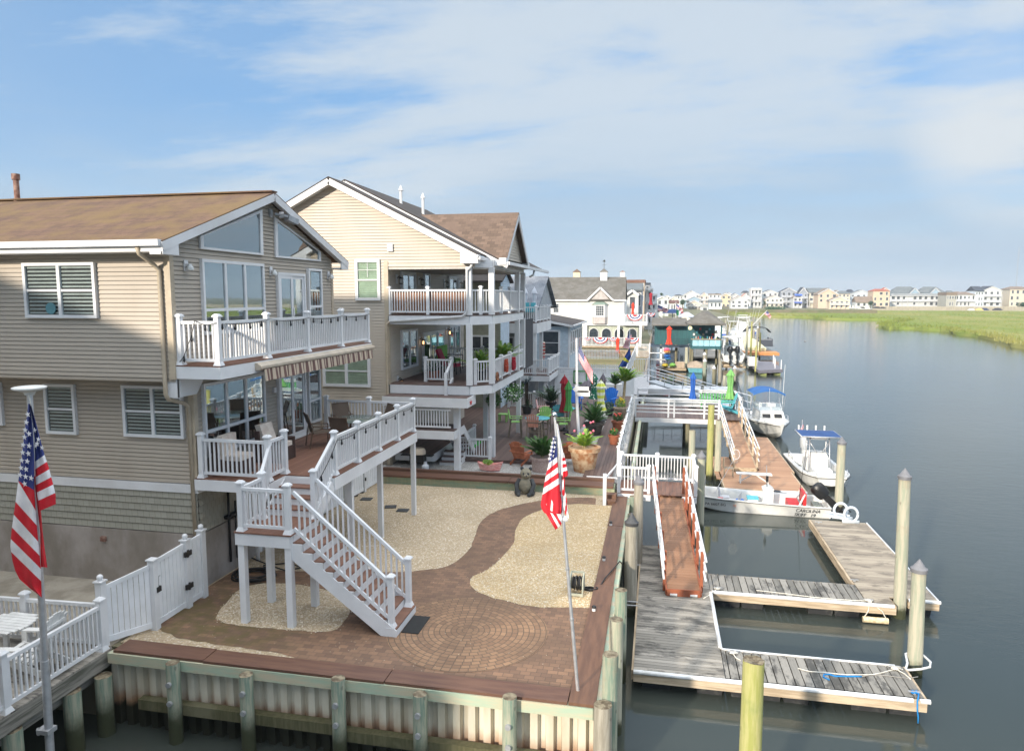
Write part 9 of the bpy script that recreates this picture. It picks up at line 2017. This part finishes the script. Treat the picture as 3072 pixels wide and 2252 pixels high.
# small boats along the far quay
random.seed(33)
for i in range(20):
    u = 40 + i * 33;p = PZ('r8',u,366,-.6);s = random.uniform(3.2,6)
    b = MB();b.add([(p.x - s/2,p.y,p.z),(p.x + s/2,p.y,p.z),(p.x + s*.62,p.y,p.z + 1.3),(p.x - s*.55,p.y,p.z + 1.1),(p.x - s/2,p.y + 2,p.z),(p.x + s/2,p.y + 2,p.z),(p.x + s*.62,p.y + 2,p.z + 1.3),(p.x - s*.55,p.y + 2,p.z + 1.1)],[(0,1,2,3),(7,6,5,4),(1,5,6,2),(0,3,7,4),(3,2,6,7)]);b.box(p.x - s*.15,p.x + s*.15,p.y + .3,p.y + 1.6,p.z + 1.2,p.z + 2.2 + random.random());tag(obj('moored_boat',b,GEL),'small white boat in the row moored along the far quay','boat','small white boats along the far quay')
# far bank, quay wall
g = MB();g.box(-60,4000,478,5000,-3,.8);g.box(-60,110,395,480,-3,.6);g.box(-400,26,205,480,-3,.5);o = structure('far_bank',g,EARTH)
a = PZ('r8',670,375,-1.2);c_ = PZ('r8',2254,375,-1.2);b = MB();y_ = 474;b.box(PY('r8',670,350,y_).x,420,y_,y_ + .6,-1.6,1.5);b.box(PY('r8',670,350,y_).x,420,y_ - 2.2,y_ - 1.9,-1.6,-.6);tag(obj('seawall',b,M('pale_seawall',srgb(176,166,148),.85,srgb(150,142,128),.3,(6,6,1))),'long pale seawall along the far bank behind the marsh','wall')
# ================================================================== MARSH
def marsh_mat():
    m,t,b = newmat('marsh_grass');b.inputs['Roughness'].default_value = .9;b.inputs['Specular IOR Level'].default_value = .1
    co = geopos(t);c = mixc(t,rng(noise_(t,co,.03,6,.6,(1,.35,1)),.38,.64,tree=t),srgb(118,130,62),srgb(142,140,84))
    c = mixc(t,rng(noise_(t,co,.25,4,.6,(1,.4,1)),.5,.75,0,.6,t),c,srgb(98,122,50));LK(c,b.inputs['Base Color'],t);bump(t,noise_(t,co,1.2,5,.7),b,.5,.4);return m
MM = marsh_mat()
shore = [(330,245),(420,262),(600,272),(700,277),(900,283),(1000,292),(1100,294),(1300,296),(1440,300),(1500,306),(1530,312),(1500,318),(1440,324),(1390,334),(1376,344),(1400,353),(1500,352),(1650,362),(1810,372),(1830,388),(1950,402),(2080,428),(2170,442),(2200,466),(2260,480),(2340,500)]
sp_ = [PZ('w2',u,v,WL) for u,v in shore];far_ = [(1200,300,0),(1200,474,0),(60,474,0),(34,455,0)]
sm = smooth([(p.x,p.y) for p in sp_],5);poly = [tuple(p) for p in sm]
jit = lambda p,k: (p[0] + 1.2 * noise.noise(Vector((p[0] * .25,p[1] * .12,k))),p[1] + 2.5 * noise.noise(Vector((p[0] * .2,p[1] * .1,k + 5))))
poly = [jit(p,0) for p in poly]
full = poly + [(p[0],p[1]) for p in far_]
b = MB();n = len(full);ZT = -.95
b.add([(p[0],p[1],ZT) for p in full],[tuple(range(n))]);k = len(poly)
b.add([(p[0],p[1],ZT) for p in poly] + [(p[0] - .3,p[1] - .6,WL - .2) for p in poly],[(i,i + 1,k + i + 1,k + i) for i in range(k - 1)])
MUD = M('marsh_mud',srgb(92,78,52),.9)
def blade(b,x,y,z,h,w):
    a = random.uniform(0,3.14);lx = random.uniform(-.3,.3) * h;ly = random.uniform(-.3,.3) * h
    b.add([(x - w * math.cos(a),y - w * math.sin(a),z),(x + w * math.cos(a),y + w * math.sin(a),z),(x + lx,y + ly,z + h)],[(0,1,2)])
random.seed(3)
for i in range(len(poly) - 1):
    a,c_ = Vector((*poly[i],0)),Vector((*poly[i+1],0));L_ = (c_ - a).length;d = a.y;m = int(L_ * (11 if d < 240 else 5))
    for j in range(m):
        q = a.lerp(c_,random.random());off = random.random() ** 1.6 * (16 if d < 240 else 20);blade(b,q.x + off * random.uniform(.1,.5),q.y + off * 1.0 - .25,WL + (.1 if off < .8 else .5),random.uniform(.55,1.15),random.uniform(.10,.28) * d / 170)
fp_ = full
for i in range(16000):
    y = 150 + random.random() ** 1.5 * 300;x = random.uniform(30,420)
    if not inside((x,y),fp_): continue
    if x > .95 * y: continue
    blade(b,x,y,ZT - .1,random.uniform(.2,.45),random.uniform(.15,.4) * y / 200)
o = obj('marsh_grass',b,MM);o['kind'] = 'stuff';o['label'] = 'flat yellow-green salt marsh grass across the canal';o['category'] = 'marsh grass'
random.seed(8);b = MB()
for i in range(40):
    p = PZ('w2',630 + i * 2.6,243 + random.uniform(-3,3),-.9);leafclump(b,(p.x,p.y,.2 + random.random()),1.7,34,.35,.8)
tag(obj('shrub',b,LEAFD),'low dark green shrubs on the marsh tip behind the leaning flag','shrub')
# gull over the water
q = PY('w2',870,430,60);gl_ = thing('gull','grey and white gull gliding low over the canal','bird',tuple(q));b = MB();b.tube([(q.x - .02,60.22,q.z),(q.x,60.1,q.z + .02),(q.x + .02,59.95,q.z + .03),(q.x + .05,59.80,q.z + .02),(q.x + .06,59.72,q.z)],[.01,.055,.07,.045,.015],8)
b.quad((q.x,60.0,q.z + .04),(q.x,59.85,q.z + .04),(q.x + .35,59.9,q.z + .22),(q.x + .33,60.0,q.z + .2));b.quad((q.x + .35,59.9,q.z + .22),(q.x + .33,60.0,q.z + .2),(q.x + .75,60.1,q.z + .2));b.quad((q.x,60.0,q.z + .04),(q.x,59.85,q.z + .04),(q.x - .4,59.9,q.z - .02),(q.x - .4,60.02,q.z - .03));b.quad((q.x - .4,59.9,q.z - .02),(q.x - .4,60.02,q.z - .03),(q.x - .85,60.1,q.z - .25));obj('body',b,M('gull_plumage',srgb(150,150,152),.7),gl_)
# ================================================================== AIR
HZ = bpy.data.materials.new('haze_air');HZ.use_nodes = True;t = HZ.node_tree;t.nodes.clear();o_ = N('ShaderNodeOutputMaterial',t);pv = N('ShaderNodeVolumePrincipled',t);pv.inputs['Color'].default_value = (.80,.88,.96,1);pv.inputs['Density'].default_value = .00030;pv.inputs['Anisotropy'].default_value = .2;LK(pv.outputs[0],o_.inputs['Volume'],t)
if USE_HAZE:
    o = obj('haze',MB().box(-500,4100,-70,5100,WL - 1.0 - 2,95),HZ);o['kind'] = 'stuff';o['label'] = 'thin pale haze over the whole bay';o['category'] = 'haze'
